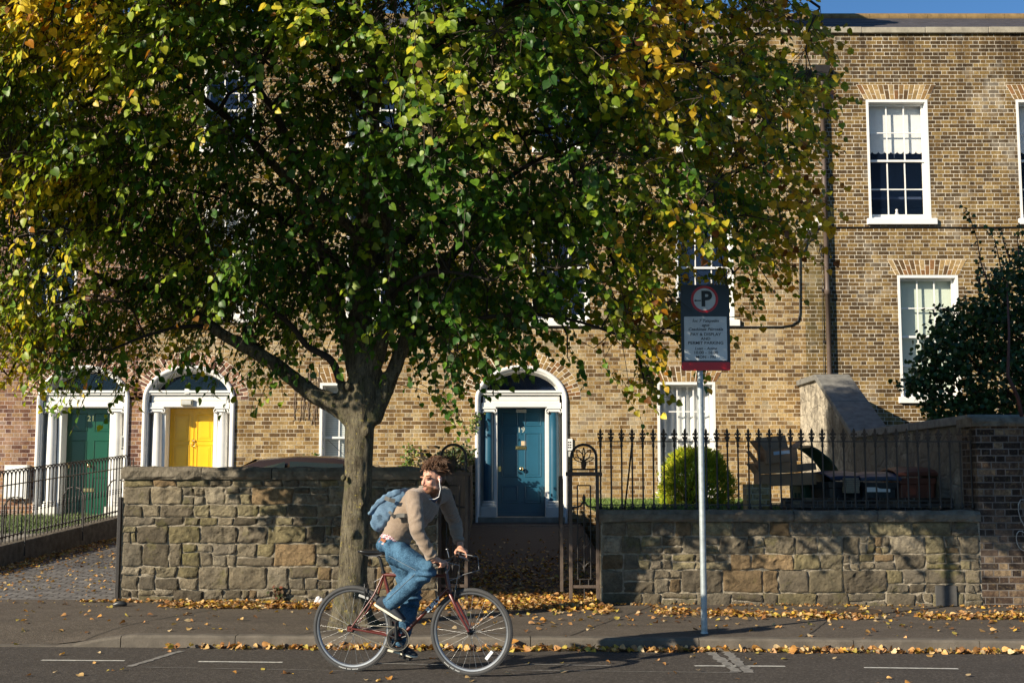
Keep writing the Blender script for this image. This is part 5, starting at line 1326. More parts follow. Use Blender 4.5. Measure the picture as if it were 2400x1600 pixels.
carton(q1.x, 17.2, q1.z, .80, .42, .16, .03, 'long flat cardboard box at the bottom of the pile', 0, -.04)
carton(q2.x, 17.15, q2.z + .035, .50, .40, .165, -.05, 'brown cardboard box in the middle of the pile by the bins', 0, -.05)
carton(q3.x + .02, 17.1, q3.z + .045, .42, .36, .17, .12, 'open cardboard box with pale blue label, topmost of the pile', 2, -.10, True)
carton(q1.x + .20, 17.3, q1.z + .19, .32, .3, .09, .15, 'small cardboard box between the pile and the open green bin', 0, -.12)

# ================================================================== PARKED CAR (behind the left wall)
m_car = M('dark_brown_car_paint', (.045, .028, .018), .22, .05, 3, metal=.4, coat=.8); m_carglass = M('car_glass', (.02, .03, .035), .05, .05, spec=.8)
car = thing('parked_car', (at(605, 1100, 19.4).x + .42, 19.4, yard_z(-4, 19)), 'dark brown parked car whose roof shows above the left stone wall', 'car')
cx_, cy_, cz_ = car.location.x, 19.4, yard_z(-4, 19.4) + .0
def carring(x, prof): return [(cx_ + x, cy_ + yy, cz_ + zz) for yy, zz in prof]
def body_prof(hw, zt, zb=.25): return [(-hw * .96, zb), (-hw, .45), (-hw * .99, zt * .85), (-hw * .9, zt), (0, zt + .03), (hw * .9, zt), (hw * .99, zt * .85), (hw, .45), (hw * .96, zb)]
m = MB(); m.loft([carring(x, body_prof(h_, z_)) for x, h_, z_ in [(-2.15, .6, .62), (-2.0, .80, .78), (-1.3, .88, .92), (-.6, .9, .98), (.6, .9, 1.0), (1.5, .88, 1.0), (1.95, .82, .95), (2.1, .7, .8)]], True); m.build('body', m_car, car)
gh = [(-1.15, .70, .95), (-.75, .68, 1.22), (-.30, .64, 1.395), (.25, .63, 1.445), (.8, .62, 1.43), (1.25, .60, 1.34), (1.6, .60, 1.15), (1.9, .62, .97)]
m = MB(); m.loft([carring(x, [(-h_ - .06, .93), (-h_, z_ - .05), (-h_ * .8, z_), (0, z_ + .02), (h_ * .8, z_), (h_, z_ - .05), (h_ + .06, .93)]) for x, h_, z_ in gh], True); m.build('roof', m_car, car)
for s in (-1, 1):
    m = MB()
    for xa, xb in ((-.72, .1), (.17, .95), (1.0, 1.5)):
        za = np.interp(xa, [g[0] for g in gh], [g[2] for g in gh]) - .075; zb2 = np.interp(xb, [g[0] for g in gh], [g[2] for g in gh]) - .075
        m.add([(cx_ + xa, cy_ + s * .735, cz_ + .99), (cx_ + xb, cy_ + s * .735, cz_ + .99), (cx_ + xb, cy_ + s * .665, cz_ + zb2), (cx_ + xa, cy_ + s * .665, cz_ + za)], [(0, 1, 2, 3)])
    m.build('side_window', m_carglass, car)
m = MB(); m.add([(cx_ - 1.16, cy_ - .62, cz_ + .965), (cx_ - 1.16, cy_ + .62, cz_ + .965), (cx_ - .36, cy_ + .52, cz_ + 1.40), (cx_ - .36, cy_ - .52, cz_ + 1.40)], [(0, 1, 2, 3)]); m.build('windscreen', m_carglass, car)
m = MB(); m.add([(cx_ + 1.93, cy_ - .55, cz_ + .98), (cx_ + 1.93, cy_ + .55, cz_ + .98), (cx_ + 1.33, cy_ + .5, cz_ + 1.33), (cx_ + 1.33, cy_ - .5, cz_ + 1.33)], [(0, 3, 2, 1)]); m.build('rear_window', m_carglass, car)
m = MB(); m.bar((cx_ + .9, cy_, cz_ + 1.44), (cx_ + .62, cy_, cz_ + 1.70), .004, 5); m.build('aerial', m_dark, car)
for sx_ in (-1.35, 1.35):
    for s in (-1, 1):
        m = MB(); m.lathe([(0, -.1), (.2, -.1), (.3, -.09), (.33, -.05), (.33, .05), (.3, .09), (.2, .1), (0, .1)], (cx_ + sx_, cy_ + s * .82, cz_ + .33), (0, 1, 0), 24); m.build('wheel', m_bblack, car)

# ================================================================== PARKING SIGN
YS = 12.43; b_ = at(1651, 1485, YS); xs1 = b_.x; gz1 = pave_z(xs1, YS)
sg = thing('parking_sign', (xs1, YS, gz1), 'grey pole with a dark parking sign with red ring, white text panel and red foot', 'sign')
tl, br_ = at(1594, 669, YS), at(1710, 869, YS)
m = MB(); m.bar((xs1, YS, gz1 - .05), (xs1 - .005, YS, br_.z + .3), .030, 18); m.lathe([(.036, 0), (.036, .012), (.030, .02)], (xs1, YS, gz1), n=18); m.build('post', m_galv, sg)
cxs = (tl.x + br_.x) / 2; hw = .238; zt_, zb_ = tl.z, br_.z
def rrect(x0, x1, z0, z1, r, n=5):
    o = []
    for cx__, cz__, a0 in ((x1 - r, z1 - r, 0), (x0 + r, z1 - r, 90), (x0 + r, z0 + r, 180), (x1 - r, z0 + r, 270)):
        for i in range(n + 1): a = R(a0 + 90 * i / n); o.append((cx__ + r * math.cos(a), cz__ + r * math.sin(a)))
    return o
m_sd = M('sign_dark_face', (.012, .014, .022), .3, .06, 9); m_sw = M('sign_white_face', (.56, .61, .65), .35, .10, 14); m_sr = M('sign_red', (.50, .006, .012), .3, .08, 8)
y = YS - .034; m = MB(); m.prism(rrect(cxs - hw, cxs + hw, zb_, zt_, .025), y - .012, y); pl = m.build('plate', m_sd, sg)
m = MB(); m.prism(rrect(cxs - hw + .001, cxs + hw - .001, zb_ + .001, zb_ + .082, .02), y - .0145, y - .0125); m.build('red_band', m_sr, pl)
m = MB(); m.prism(rrect(cxs - .208, cxs + .208, zb_ + .098, zb_ + .527, .008), y - .0142, y - .0125); m.build('text_panel', m_sw, pl)
ccx, ccz, rr_ = cxs - .005, zt_ - .143, .133
m = MB(); m.lathe([(rr_, 0), (rr_, -.003), (rr_ - .024, -.003), (rr_ - .024, 0)], (ccx, y - .0125, ccz), (0, 1, 0), 48, smooth=False); m.build('red_ring', m_sr, pl)
m = MB(); m.lathe([(0, -.0012), (rr_ - .0245, -.0012), (rr_ - .0245, 0)], (ccx, y - .0125, ccz), (0, 1, 0), 48, smooth=False); m.build('white_disc', m_sw, pl)
m_ink = M('sign_black_ink', (.008, .008, .01), .4, .05)
text_mesh('P', .205, m_ink, pl, (ccx + .016, y - .0152, ccz - .002), (1, 0, 0), (0, 0, 1), bold=.008)
m = MB(); m.box(ccx - .085, ccx - .035, y - .0155, y - .0145, ccz - .018, ccz - .008); m.prism([(ccx - .105, ccz - .013), (ccx - .082, ccz - .001), (ccx - .082, ccz - .025)], y - .0155, y - .0145); m.build('arrow', m_ink, pl)
lines = [('\u00cdoc 7 Taispe\u00e1in', .038, .485, .25), ('agus', .038, .443, .25), ('Cead\u00fanais P\u00e1irce\u00e1la', .038, .402, .25), ('PAY & DISPLAY', .040, .352, 0), ('AND', .038, .309, 0), ('PERMIT PARKING', .040, .268, 0), ('Luan - Aoine', .037, .215, .25), ('10.00 - 16.00', .040, .174, 0), ('MON - FRI', .038, .131, 0)]
for tx, sz, dz_, shr in lines: text_mesh(tx, sz, m_ink, pl, (cxs, y - .0148, zb_ + dz_), (1, 0, 0), (0, 0, 1), shear=shr, bold=.0007, sx=1.12)
m = MB()
for zz in (zb_ + .18, zt_ - .15): m.box(xs1 - .04, xs1 + .04, y - .002, YS + .04, zz - .015, zz + .015)
m.build('clamp', m_galv, sg)

# ================================================================== DRAIN, LITTER
dg = thing('drain_grate', (at(1965, 1431, 14.3).x, 14.3, pave_z(3.6, 14.3)), 'rusty slotted iron grate in the pavement near the right wall', 'drain')
gx, gy, gzz = dg.location; m = MB(); m.box(gx - .42, gx + .42, gy - .19, gy - .16, gzz - .02, gzz + .006); m.box(gx - .42, gx + .42, gy + .16, gy + .19, gzz - .02, gzz + .006); m.build('frame', m_rust, dg)
m = MB()
for i in range(26): x = gx - .41 + i * .0328; m.add([(x, gy - .158, gzz - .01), (x + .018, gy - .158, gzz - .01), (x + .018, gy + .158, gzz - .01), (x, gy + .158, gzz - .01), (x, gy - .158, gzz + .006), (x + .018, gy - .158, gzz + .006), (x + .018, gy + .158, gzz + .006), (x, gy + .158, gzz + .006)], [(4, 5, 6, 7), (0, 4, 7, 3), (1, 2, 6, 5), (0, 1, 5, 4), (3, 7, 6, 2)])
m.build('slats', m_rust, dg)

# fallen leaves: drifts along the wall, a band on the pavement, a heap in the gateway, a line in the gutter
FX, FY, FZ, FS, FT = [], [], [], [], []
def drop(n, xf, yf, zf, up=.0, sz=(.05, .095), tilt=.35):
    for _ in range(n):
        x = xf(); y = yf(x); 
        if xL0 - .02 < x < xL1 + .02 and YW - .03 < y < YW + .5: continue
        if xR0 - .02 < x and YW - .03 < y < YW + .5: continue
        if (x - TX) ** 2 + (y - TY) ** 2 < .05: continue
        FX.append(x); FY.append(y); FZ.append(zf(x, y) + .009 + .7 * abs(nrg.normal(0, up))); FS.append(nrg.uniform(*sz) * .72); FT.append(tilt)
U = nrg.uniform; Nn = nrg.normal
def dens(x, k=1.3, s=0): return mnoise.noise(Vector((x * k, s, 0))) + .5 * mnoise.noise(Vector((x * k * 3, s + 5, 0)))
def band(n, x0, x1, yc, w_, zf, up=.012, thr=-.3, k=1.3, s=0, **kw):
    def xf():
        while True:
            x = U(x0, x1)
            if dens(x, k, s) + U(-.3, .3) > thr: return x
    drop(n, xf, lambda x: yc(x) + Nn(0, w_ * (.6 + .8 * max(0, dens(x, k, s + 3) + .4))), zf, up, **kw)
band(420, -4.9, -.9, lambda x: YW - .08, .05, pave_z, .015, -.2, 2.0, 1, sz=(.035, .075))
band(900, -3.9, -.8, lambda x: 14.18 - .06 * (x + 1), .11, pave_z, .02, -.35, 1.4, 2)
band(900, -2.2, 1.1, lambda x: 14.35, .16, pave_z, .03, -.8, 1.4, 2)
band(1500, -.9, 1.0, lambda x: U(14.35, 15.25), .06, lambda x, y: pave_z(x, y) if y < YW + .1 else yard_z(x, y), .03, -3)
band(1400, .9, 6.6, lambda x: 14.0 - .05 * x + .1 * math.sin(x * 1.3), .13, pave_z, .018, -.12, 1.1, 4)
band(330, 1.1, 6.6, lambda x: YW - .07, .035, pave_z, .01, -.1, 2.0, 6, sz=(.03, .06))
band(420, -2.6, 6.5, lambda x: YK - .06, .04, road_z, .022, -.12, 1.6, 8, tilt=.8, sz=(.055, .105))
band(480, -3.2, 6.5, lambda x: YK - .05, .03, road_z, .022, -.35, 2.4, 9, tilt=.9, sz=(.055, .105))
band(320, -6.5, 6.5, lambda x: U(12.3, 14.7), .1, pave_z, .004, -3)
band(150, -.5, 6.5, lambda x: U(12.9, 14.5), .1, pave_z, .004, -3)
band(60, -5.5, 6.5, lambda x: U(10.0, 12.0), .1, road_z, .003, -3)
band(520, -7.0, -4.5, lambda x: U(15.2, 19.5), .3, lambda x, y: yard_z(x, y), .008, -3, sz=(.035, .08))
for _ in range(1500):
    y = U(15.2, 22.5); drop(1, lambda: hx(y) + .16 + abs(Nn(0, .2)), lambda x: y, yard_z, .012, sz=(.035, .085))
for _ in range(1900):
    y = YW + .1 + abs(Nn(0, 2.2)); drop(1, lambda: U(-.75, 1.2), lambda x: min(y, 23.6), yard_z, .012, sz=(.045, .09))
m_ = len(FX)
for k in range(5200):                                # crushed fragments between the whole leaves
    j = int(U(0, m_)); x, y = FX[j] + Nn(0, .09), FY[j] + Nn(0, .04)
    if FY[j] < YK and y > YK - .01: continue
    if FY[j] > YK and y < YK + .02: continue
    if y > YW - .02: continue
    FX.append(x); FY.append(y); FZ.append((road_z(x, y) if y < YK else pave_z(x, y)) + .006); FS.append(U(.008, .026)); FT.append(.3)
n = len(FX); P_ = np.stack([FX, FY, FZ], 1); th = U(0, 2 * math.pi, n); A_ = np.stack([np.cos(th), np.sin(th), Nn(0, .25, n)], 1)
N_ = np.array([0, 0, 1.]) + Nn(0, 1, (n, 3)) * np.array(FT)[:, None] * np.array([1, 1, .4])
fc = rcol([(.50, .29, .10), (.46, .22, .05), (.55, .36, .15), (.36, .18, .06), (.56, .34, .05), (.55, .41, .23), (.24, .11, .04), (.42, .33, .07), (.48, .26, .11), (.18, .09, .04)], n, .3)
o = leaves('fallen_leaves', P_, A_, N_, np.array(FS), fc, m_litter, None, curl=U(.5, 3.2, n)); struct(o, 'stuff'); o['label'] = 'drifts of dry yellow and brown leaves on the ground'
# small white litter
m_paper = M('white_paper', (.62, .60, .60), .8, .1)
for k, (px, py, lab) in enumerate([(748, 1412, 'crumpled white paper at the wall foot behind the rear wheel'), (960, 1444, None)][:1]):
    c = at(px, py, YW - .12); m = MB()
    for i in range(5): m.ell((c.x + rnd.uniform(-.05, .05), c.y, c.z + rnd.uniform(-.01, .05)), .035, .03, .03, n=6, m=4)
    tag(m.build('paper_litter', m_paper), lab, 'litter')
c = at(280, 1424, 14.3); c.z = pave_z(c.x, 14.3); m = MB(); m.tube([(c.x - .06, c.y, c.z + .02), (c.x, c.y - .01, c.z + .035), (c.x + .05, c.y, c.z + .03), (c.x + .08, c.y + .01, c.z + .02)], [.02, .03, .028, .01], 8); tag(m.build('dark_litter', m_dark), 'small dark piece of litter among the leaves by the wall corner', 'litter')
# ================================================================== BICYCLE
BR = at(827, 1473, 10.69); YAW = R(14.5); Fv = Vector((math.cos(YAW), -math.sin(YAW), 0)); Lv = Vector((math.sin(YAW), math.cos(YAW), 0)); Zv = Vector((0, 0, 1))
GZ = road_z(BR.x, BR.y); WR = .345
def B(f, l, z): return Vector((BR.x, BR.y, GZ)) + Fv * f + Lv * l + Zv * z      # f forward, l towards the far side
bike = thing('bicycle', B(.5, 0, 0), 'dark red steel city bicycle ridden along the road', 'bicycle')
m_frame = M('oxblood_frame_paint', (.10, .018, .012), .3, .06, 6, coat=.5); m_rub = M('tyre_rubber', (.035, .035, .036), .75, .2, 20); m_alu = M('brushed_aluminium', (.24, .25, .27), .32, .08, 20, metal=.9)
m_blk = M('black_anodised', (.012, .012, .013), .35, .1); m_steel = M('chrome_steel', (.38, .38, .38), .35, .1, metal=1)
BB, ST, HT0, HT1, RH, FH = B(.405, 0, .275), B(.262, 0, .795), B(.826, 0, .672), B(.797, 0, .802), B(0, 0, WR), B(1.012, 0, WR)
m = MB()
m.bar(BB, ST, .0145, 12); m.bar(ST + Vector((0, 0, -.015)), HT1 + Vector((0, 0, -.02)), .0145, 12); m.bar(BB, HT0 + Vector((0, 0, .02)), .0165, 12); m.bar(HT0 - (HT1 - HT0).normalized() * .012, HT1 + (HT1 - HT0).normalized() * .012, .019, 14)
m.lathe([(.022, -.036), (.022, .036)], BB, Lv, 16)
for s in (-1, 1):
    m.tube([BB + Lv * s * .02, B(.26, s * .042, .31), B(.02, s * .062, .346)], [.011, .0095, .008], 8); m.tube([ST + Lv * s * .012 - Zv * .02, B(.20, s * .05, .62), B(.01, s * .062, .352)], [.0085, .008, .0075], 8)
    m.obox(B(0, s * .063, .345), Fv * .022, Lv * .003, Zv * .02)
m.build('frame', m_frame, bike)
m = MB()
fd = (FH - HT0).normalized()
for s in (-1, 1): m.tube([HT0 + Lv * s * .01 - Zv * .01, B(.845, s * .038, .635), B(.905, s * .046, .52), B(.962, s * .05, .42), B(1.008, s * .052, .347)], [.015, .0145, .0125, .0105, .009], 10)
m.ell(HT0 - Zv * .015, .045, .022, .018, Lv, Fv, Zv, 12, 8); m.build('fork', m_frame, bike)
def wheel(c, ax, nm, tilt):
    w_ = thing('wheel', c, nm, 'wheel'); del w_['category']; del w_['label']; w_['label'] = nm; w_.parent = bike; w_.matrix_parent_inverse = Matrix.Translation(-WORLD[bike.name])
    e1 = Zv - ax * Zv.dot(ax); e1.normalize(); e2 = ax.cross(e1)
    def ring(r, l=0, n=72, a0=0): return [c + (e1 * math.cos(2 * math.pi * i / n + a0) + e2 * math.sin(2 * math.pi * i / n + a0)) * r + ax * l for i in range(n)]
    m = MB(); m.tube(ring(WR - .0175), .0178, 12, closed=True)
    for i in range(150):                              # tread knobs
        a = 2 * math.pi * i / 150
        for q in (-1, 1): d = e1 * math.cos(a) + e2 * math.sin(a); t_ = ax.cross(d); m.obox(c + d * (WR - .003) + ax * q * .008, d * .003, t_ * .004, ax * .004)
    ty = m.build('tyre', m_rub, w_)
    m = MB(); n = 72; prof = [(WR - .034, -.0125), (WR - .034, .0125), (WR - .046, .011), (WR - .054, .005), (WR - .054, -.005), (WR - .046, -.011)]
    m.lathe(prof + [prof[0]], c, ax, n, smooth=False); m.build('rim', m_alu, w_)
    m = MB()
    for i in range(32):
        a = 2 * math.pi * i / 32 + .05; s = 1 if i % 2 else -1; d = e1 * math.cos(a) + e2 * math.sin(a); ah = a + (.75 if (i // 2) % 2 else -.75); dh = e1 * math.cos(ah) + e2 * math.sin(ah)
        m.bar(c + dh * .022 + ax * s * .027, c + d * (WR - .053), .0012, 4)
    m.build('spokes', m_steel, w_)
    m = MB(); m.lathe([(.006, -.072), (.009, -.06), (.009, -.034), (.026, -.031), (.026, -.026), (.015, -.02), (.015, .02), (.026, .026), (.026, .031), (.009, .034), (.009, .06), (.006, .072)], c, ax, 16); m.build('hub', m_blk, w_)
    return w_, e1, e2
wr, _, _ = wheel(RH, Lv, 'rear wheel', 0)
SF = R(-2); LvF = Vector((math.sin(YAW - SF), math.cos(YAW - SF), 0)).normalized()
wf, f1, f2 = wheel(FH, LvF, 'front wheel with a clear spoke reflector', 0)
a_ = R(-42); d = Zv * math.cos(math.pi + a_) + Fv * math.sin(math.pi + a_) * -1; d = (-Zv * .72 + Fv * .60).normalized(); t_ = Vector(LvF).cross(d); m = MB(); m.obox(FH + d * .235 - LvF * .006, (t_ * .2 + d * .85).normalized() * .0 + (Fv * .60 + Zv * .75).normalized() * .042, (Fv * .75 - Zv * .60).normalized() * .013, LvF * .004); m.build('reflector', M('clear_reflector', (.7, .72, .74), .2, .1), wf, bev=.003)
# tyre lettering
def arc_text(c, ax, txt, r, a0, size):
    e1 = Zv; e2 = Fv
    for k, ch_ in enumerate(txt):
        if ch_ == ' ': continue
        a = a0 + k * size * .82 / r; d = e2 * math.sin(a) - e1 * math.cos(a); tng = e2 * math.cos(a) + e1 * math.sin(a)
        yield ch_, c + d * r - Vector(ax) * .0182, tng, -d
m_let = M('pale_lettering', (.55, .56, .55), .5, .05)
def tyre_text(w_, c, ax, txt, a0):
    mb = MB()
    for ch_, p, xd, yd in arc_text(c, ax, txt, WR - .0175, a0, .013):
        for q in ((-.3, .5), (.3, .5)): pass
        mb.obox(p + xd * -.002, xd * .0012, yd * .0042, Vector(ax) * .0006); mb.obox(p + xd * .002, xd * .0012, yd * .0042, Vector(ax) * .0006); mb.obox(p + yd * rnd.choice([-.003, 0, .003]), xd * .003, yd * .001, Vector(ax) * .0006)
    mb.build('lettering', m_let, w_)
tyre_text(wr, RH, Lv, '****** *** *****', -.33); tyre_text(wf, FH, LvF, '***** *** ****', -.72)
# crankset: right pedal up, left pedal down
CRK = B(.405, -.062, .275)
m = MB(); m.lathe([(.088, -.002), (.088, .002), (.074, .002), (.074, -.002), (.088, -.002)], CRK + Lv * .02, Lv, 44, smooth=False)
for i in range(44): a = 2 * math.pi * i / 44; m.obox(CRK + Lv * .02 + (Fv * math.cos(a) + Zv * math.sin(a)) * .0895, Fv * .003, Lv * .0015, Zv * .003)
for i in range(5): a = 2 * math.pi * i / 5 + .3; m.bar(CRK + Lv * .018, CRK + Lv * .018 + (Fv * math.cos(a) + Zv * math.sin(a)) * .077, .009, 8)
m.lathe([(0, -.03), (.02, -.028), (.024, 0), (.024, .03)], CRK + Lv * .01, Lv, 18); cr = m.build('chainring', m_blk, bike)
m = MB(); m.lathe([(.092, -.0035), (.096, -.0035), (.096, .0035), (.092, .0035), (.092, -.0035)], CRK + Lv * .02, Lv, 48, smooth=False)
cz_ = CRK + Lv * .02; rg = B(0, -.04, WR)
def pearls(a, b, n):
    for i in range(n): p = a.lerp(b, (i + .5) / n); m.obox(p, (b - a).normalized() * ((b - a).length / n * .36), Lv * .0035, (b - a).normalized().cross(Lv) * .004)
pearls(cz_ + Zv * .092 - Fv * .01, rg + Zv * .034, 44); pearls(cz_ - Zv * .092 - Fv * .01, rg - Zv * .034, 44); m.build('chain', M('oily_chain', (.30, .27, .22), .35, .2, metal=.9), bike)
m = MB(); m.lathe([(.034, -.003), (.036, 0), (.034, .003), (.012, .004)], rg, Lv, 20); m.build('sprocket', m_blk, bike)
CA = R(3)
def crank(l, s, nm):
    d = (Zv * math.cos(CA) - Fv * math.sin(CA)) * s; a = B(.405, l, .275); b_ = a + d * .17
    m = MB(); m.tube([a, a + d * .08, b_], [.015, .012, .011], 10); m.build('crank_arm', m_blk, bike)
    sd = -1 if l < 0 else 1; m = MB(); c = b_ + Lv * sd * .055; m.bar(b_, c + Lv * sd * .045, .006, 8); e = (Fv * math.cos(R(28)) - Zv * math.sin(R(28))) if s > 0 else (Fv * math.cos(R(12)) - Zv * math.sin(R(12)))
    u = e.cross(Lv)
    for q in (-1, 1): m.obox(c + e * q * .04, e * .006, Lv * .045, u * .009)
    for q in (-1, 0, 1): m.obox(c + Lv * q * .04, e * .038, Lv * .005, u * .007)
    m.build('pedal', m_blk, bike); return b_, c, e, u
pR, pRc, eR, uR = crank(-.078, 1, 'r'); pL, pLc, eL, uL = crank(.075, -1, 'l')
# seat post, saddle
m = MB(); sd_ = (ST - BB).normalized(); m.bar(ST - sd_ * .05, ST + sd_ * .12, .0135, 12); m.tube([ST + sd_ * .12, B(.215, 0, .925), B(.195, 0, .945)], [.013, .012, .010], 10); m.lathe([(.019, 0), (.019, .022)], ST - sd_ * .005, sd_, 14); m.build('seat_post', m_blk, bike)
m = MB(); rings = []
for f, hw_, z, th in [(.045, .02, .968, .010), (.055, .06, .972, .022), (.09, .072, .972, .032), (.13, .066, .968, .036), (.18, .040, .966, .036), (.23, .026, .966, .032), (.28, .020, .964, .026), (.315, .014, .955, .016)]:
    c = B(f, 0, z); rings.append([c + Lv * (hw_ * math.cos(a)) + Zv * ((th * .35 if math.sin(a) > 0 else th) * math.sin(a)) for a in [2 * math.pi * i / 14 for i in range(14)]])
m.loft(rings); sa = m.build('saddle', M('black_saddle_vinyl', (.015, .015, .016), .28, .05), bike)
m = MB()
for s in (-1, 1): m.tube([B(.08, s * .03, .95), B(.13, s * .022, .932), B(.21, s * .022, .932), B(.27, s * .008, .948)], .0035, 6)
m.build('rails', m_steel, sa)
# stem and bars (slightly turned)
GRN = at(1019, 1324, 10.20); GRF = at(1084, 1291, 10.72); gd = (GRF - GRN).normalized(); CM = GRN.lerp(GRF, .5) - Zv * .005; CM = CM + Fv * .03
m = MB(); hd = (HT1 - HT0).normalized(); sT = HT1 + hd * .055
m.bar(HT1 + hd * .01, sT + hd * .015, .017, 14); m.bar(sT, CM, .014, 12); m.lathe([(.021, -.022), (.021, .022)], CM, gd, 14); m.build('stem', m_blk, bike)
m = MB(); m.tube([GRN, GRN.lerp(CM, .55) - Fv * .012, GRN.lerp(CM, .85), CM, GRF.lerp(CM, .85), GRF.lerp(CM, .55) - Fv * .012, GRF], .0115, 10); m.build('handlebar', m_blk, bike)
for a, b_ in ((GRN, CM), (GRF, CM)):
    d = (b_ - a).normalized(); m = MB(); m.lathe([(0, -.004), (.016, -.003), (.0165, .0), (.0155, .01), (.0155, .11), (.0165, .12), (.0165, .125), (.012, .126)], a, d, 14); m.build('grip', M('grey_rubber_grip', (.06, .062, .06), .6, .1), bike)
    m = MB(); m.lathe([(.016, .135), (.016, .16)], a, d, 12); e0 = a + d * .148 + Fv * .015 - Zv * .01; m.tube([e0, e0 + Fv * .035 - Zv * .012 - d * .01, e0 + Fv * .05 - Zv * .04 - d * .05, e0 + Fv * .05 - Zv * .055 - d * .10], [.009, .007, .006, .007], 8); m.build('brake_lever', m_alu, bike)
m = MB(); q = GRF.lerp(CM, .35)
m.tube([GRN.lerp(CM, .5) + Fv * .02, GRN.lerp(CM, .6) + Fv * .12 - Zv * .03, B(.90, 0, .80), HT0 + Fv * .06 + Zv * .05, HT0 + Fv * .045 + Zv * .0], .0028, 5)
m.tube([q + Fv * .02, q + Fv * .16 - Zv * .02, q + Fv * .17 - Zv * .13, B(.93, .06, .79), B(.87, .03, .76), HT0 + Zv * .07], .0028, 5); m.tube([HT1 - Zv * .03, ST + Fv * .06 + Zv * .002, ST - Zv * .04 - Fv * .02, B(.18, 0, .72)], .0025, 5)
m.build('brake_cable', M('grey_cable_housing', (.30, .30, .30), .35, .1), bike)
m = MB(); q = HT1.lerp(CM, .9) + Zv * .03; m.bar(CM + Zv * .01 - Fv * .03, CM + Zv * .07 - Fv * .045, .004, 6); m.ell(CM + Zv * .075 - Fv * .046, .012, .012, .009); m.build('bell', m_steel, bike)
for c, s_ in ((B(.862, 0, .66), 1), (B(.145, 0, .655), -1)):
    m = MB()
    for s in (-1, 1): m.tube([c + Lv * s * .035 - Zv * .07 + Fv * (.02 * s_), c + Lv * s * .045 + Fv * .03 * s_, c + Lv * s * .03 + Zv * .05 + Fv * .035 * s_], [.008, .007, .006], 6); m.obox(c + Lv * s * .02 - Zv * .03 + Fv * .02 * s_, Fv * .025, Lv * .005, Zv * .008)
    m.bar(c + Lv * -.04 + Zv * .045 + Fv * .035 * s_, c + Lv * .04 + Zv * .04 + Fv * .035 * s_, .004, 6); m.build('brake', m_blk, bike)
m = MB(); m.obox(B(.105, -.03, .60), (Fv * .93 - Zv * .3).normalized() * .046, (Fv * .3 + Zv * .93).normalized() * .011, Lv * .010); m.build('rear_reflector', M('silver_plastic', (.34, .34, .33), .4, .1), bike, bev=.006)
dt = (HT0 - BB).normalized(); text_mesh('SURLY', .048, M('pale_blue_decal', (.42, .52, .60), .4, .05), bike, BB + dt * .40 - Lv * .0172, dt, dt.cross(Lv) * -1 if dt.cross(Lv).z < 0 else dt.cross(Lv), bold=.002, sx=1.1)

# ================================================================== CYCLIST
per = thing('person', B(.3, 0, .9), 'man in a brown fleece and jeans riding the bicycle, looking back over his shoulder', 'person')
def fl_col(p): return (.5, .5, .5)
def mkfab(name, a_, b_, rough, fine, bump, bscale, sheen=0., lo=.35, hi=.65):
    t = NT(name); P = t.pos(); n1 = t.noise(P, 7, 4); n2 = t.noise(P, fine, 3, .7); c = t.mix(t.mapr(t.math('ADD', t.math('MULTIPLY', n1, .5), t.math('MULTIPLY', n2, .5)), lo, hi), a_, b_)
    t.l.new(c, t.b.inputs['Base Color']); t.b.inputs['Roughness'].default_value = rough; t.b.inputs['Specular IOR Level'].default_value = .15; t.b.inputs['Sheen Weight'].default_value = sheen
    t.l.new(t.bump(t.math('ADD', n2, t.math('MULTIPLY', t.noise(P, 22, 3), 1.5)), bump, bscale), t.b.inputs['Normal']); return t
m_fleece = mkfab('brown_fleece', (.19, .14, .10), (.33, .255, .195), .95, 160, .7, .006, .3).m
td = mkfab('blue_denim', (.018, .050, .095), (.085, .185, .29), .85, 130, .9, .006, lo=.42, hi=.58); m_denim = td.m
m_skin = M('skin', (1, 1, 1), .5, .06, 20, attr=True, sss=.08, spec=.35); m_hair = M('brown_hair', (.095, .045, .021), .5, .6, 45)
def A3(px, py, Y): return at(px, py, Y)
def orient(u):
    return u
def ring_(c, ax, bx_, ra, rb, n=20, p=2.0):
    return [c + ax * (ra * math.copysign(abs(math.cos(t_)) ** (2 / p), math.cos(t_))) + bx_ * (rb * math.copysign(abs(math.sin(t_)) ** (2 / p), math.sin(t_))) for t_ in [2 * math.pi * i / n for i in range(n)]]
YP = 10.55
# spine of the torso: centre, half thickness front-back, half width, lateral yaw
SP_ = [((926, 1262), .110, .155, 14), ((934, 1247), .120, .160, 17), ((947, 1227), .132, .165, 22), ((962, 1208), .142, .174, 28), ((978, 1189), .142, .184, 34), ((991, 1175), .124, .190, 38), ((1000, 1163), .098, .160, 40), ((1006, 1155), .07, .09, 40)]
def torso(mb, k=1.0, lo=0, hi=8, extra=0):
    C = [A3(*p[0], YP) for p in SP_]; rings = []
    for i in range(lo, hi):
        t_ = (C[min(i + 1, 7)] - C[max(i - 1, 0)]).normalized(); ya = R(SP_[i][3]); la = Vector((math.sin(ya), math.cos(ya), 0)); la = (la - t_ * la.dot(t_)).normalized(); fb = la.cross(t_)
        rings.append(ring_(C[i], la, fb, SP_[i][2] * k + extra, SP_[i][1] * k + extra, 24, 2.3))
    mb.loft(rings)
SHn, ELn, WRn = A3(969, 1168, 10.37), A3(981, 1246, 10.16), A3(1015, 1311, 10.185)
SHf, ELf, WRf = A3(1040, 1159, 10.76), A3(1064, 1226, 10.90), A3(1079, 1277, 10.77)
def arm_pts(a, b_, c, bow): return [a, a.lerp(b_, .5) + bow * .3, b_ + bow, b_.lerp(c, .5) + bow * .3, c]
bown, bowf = Vector((-.01, 0, 0)), Vector((.01, 0, 0))
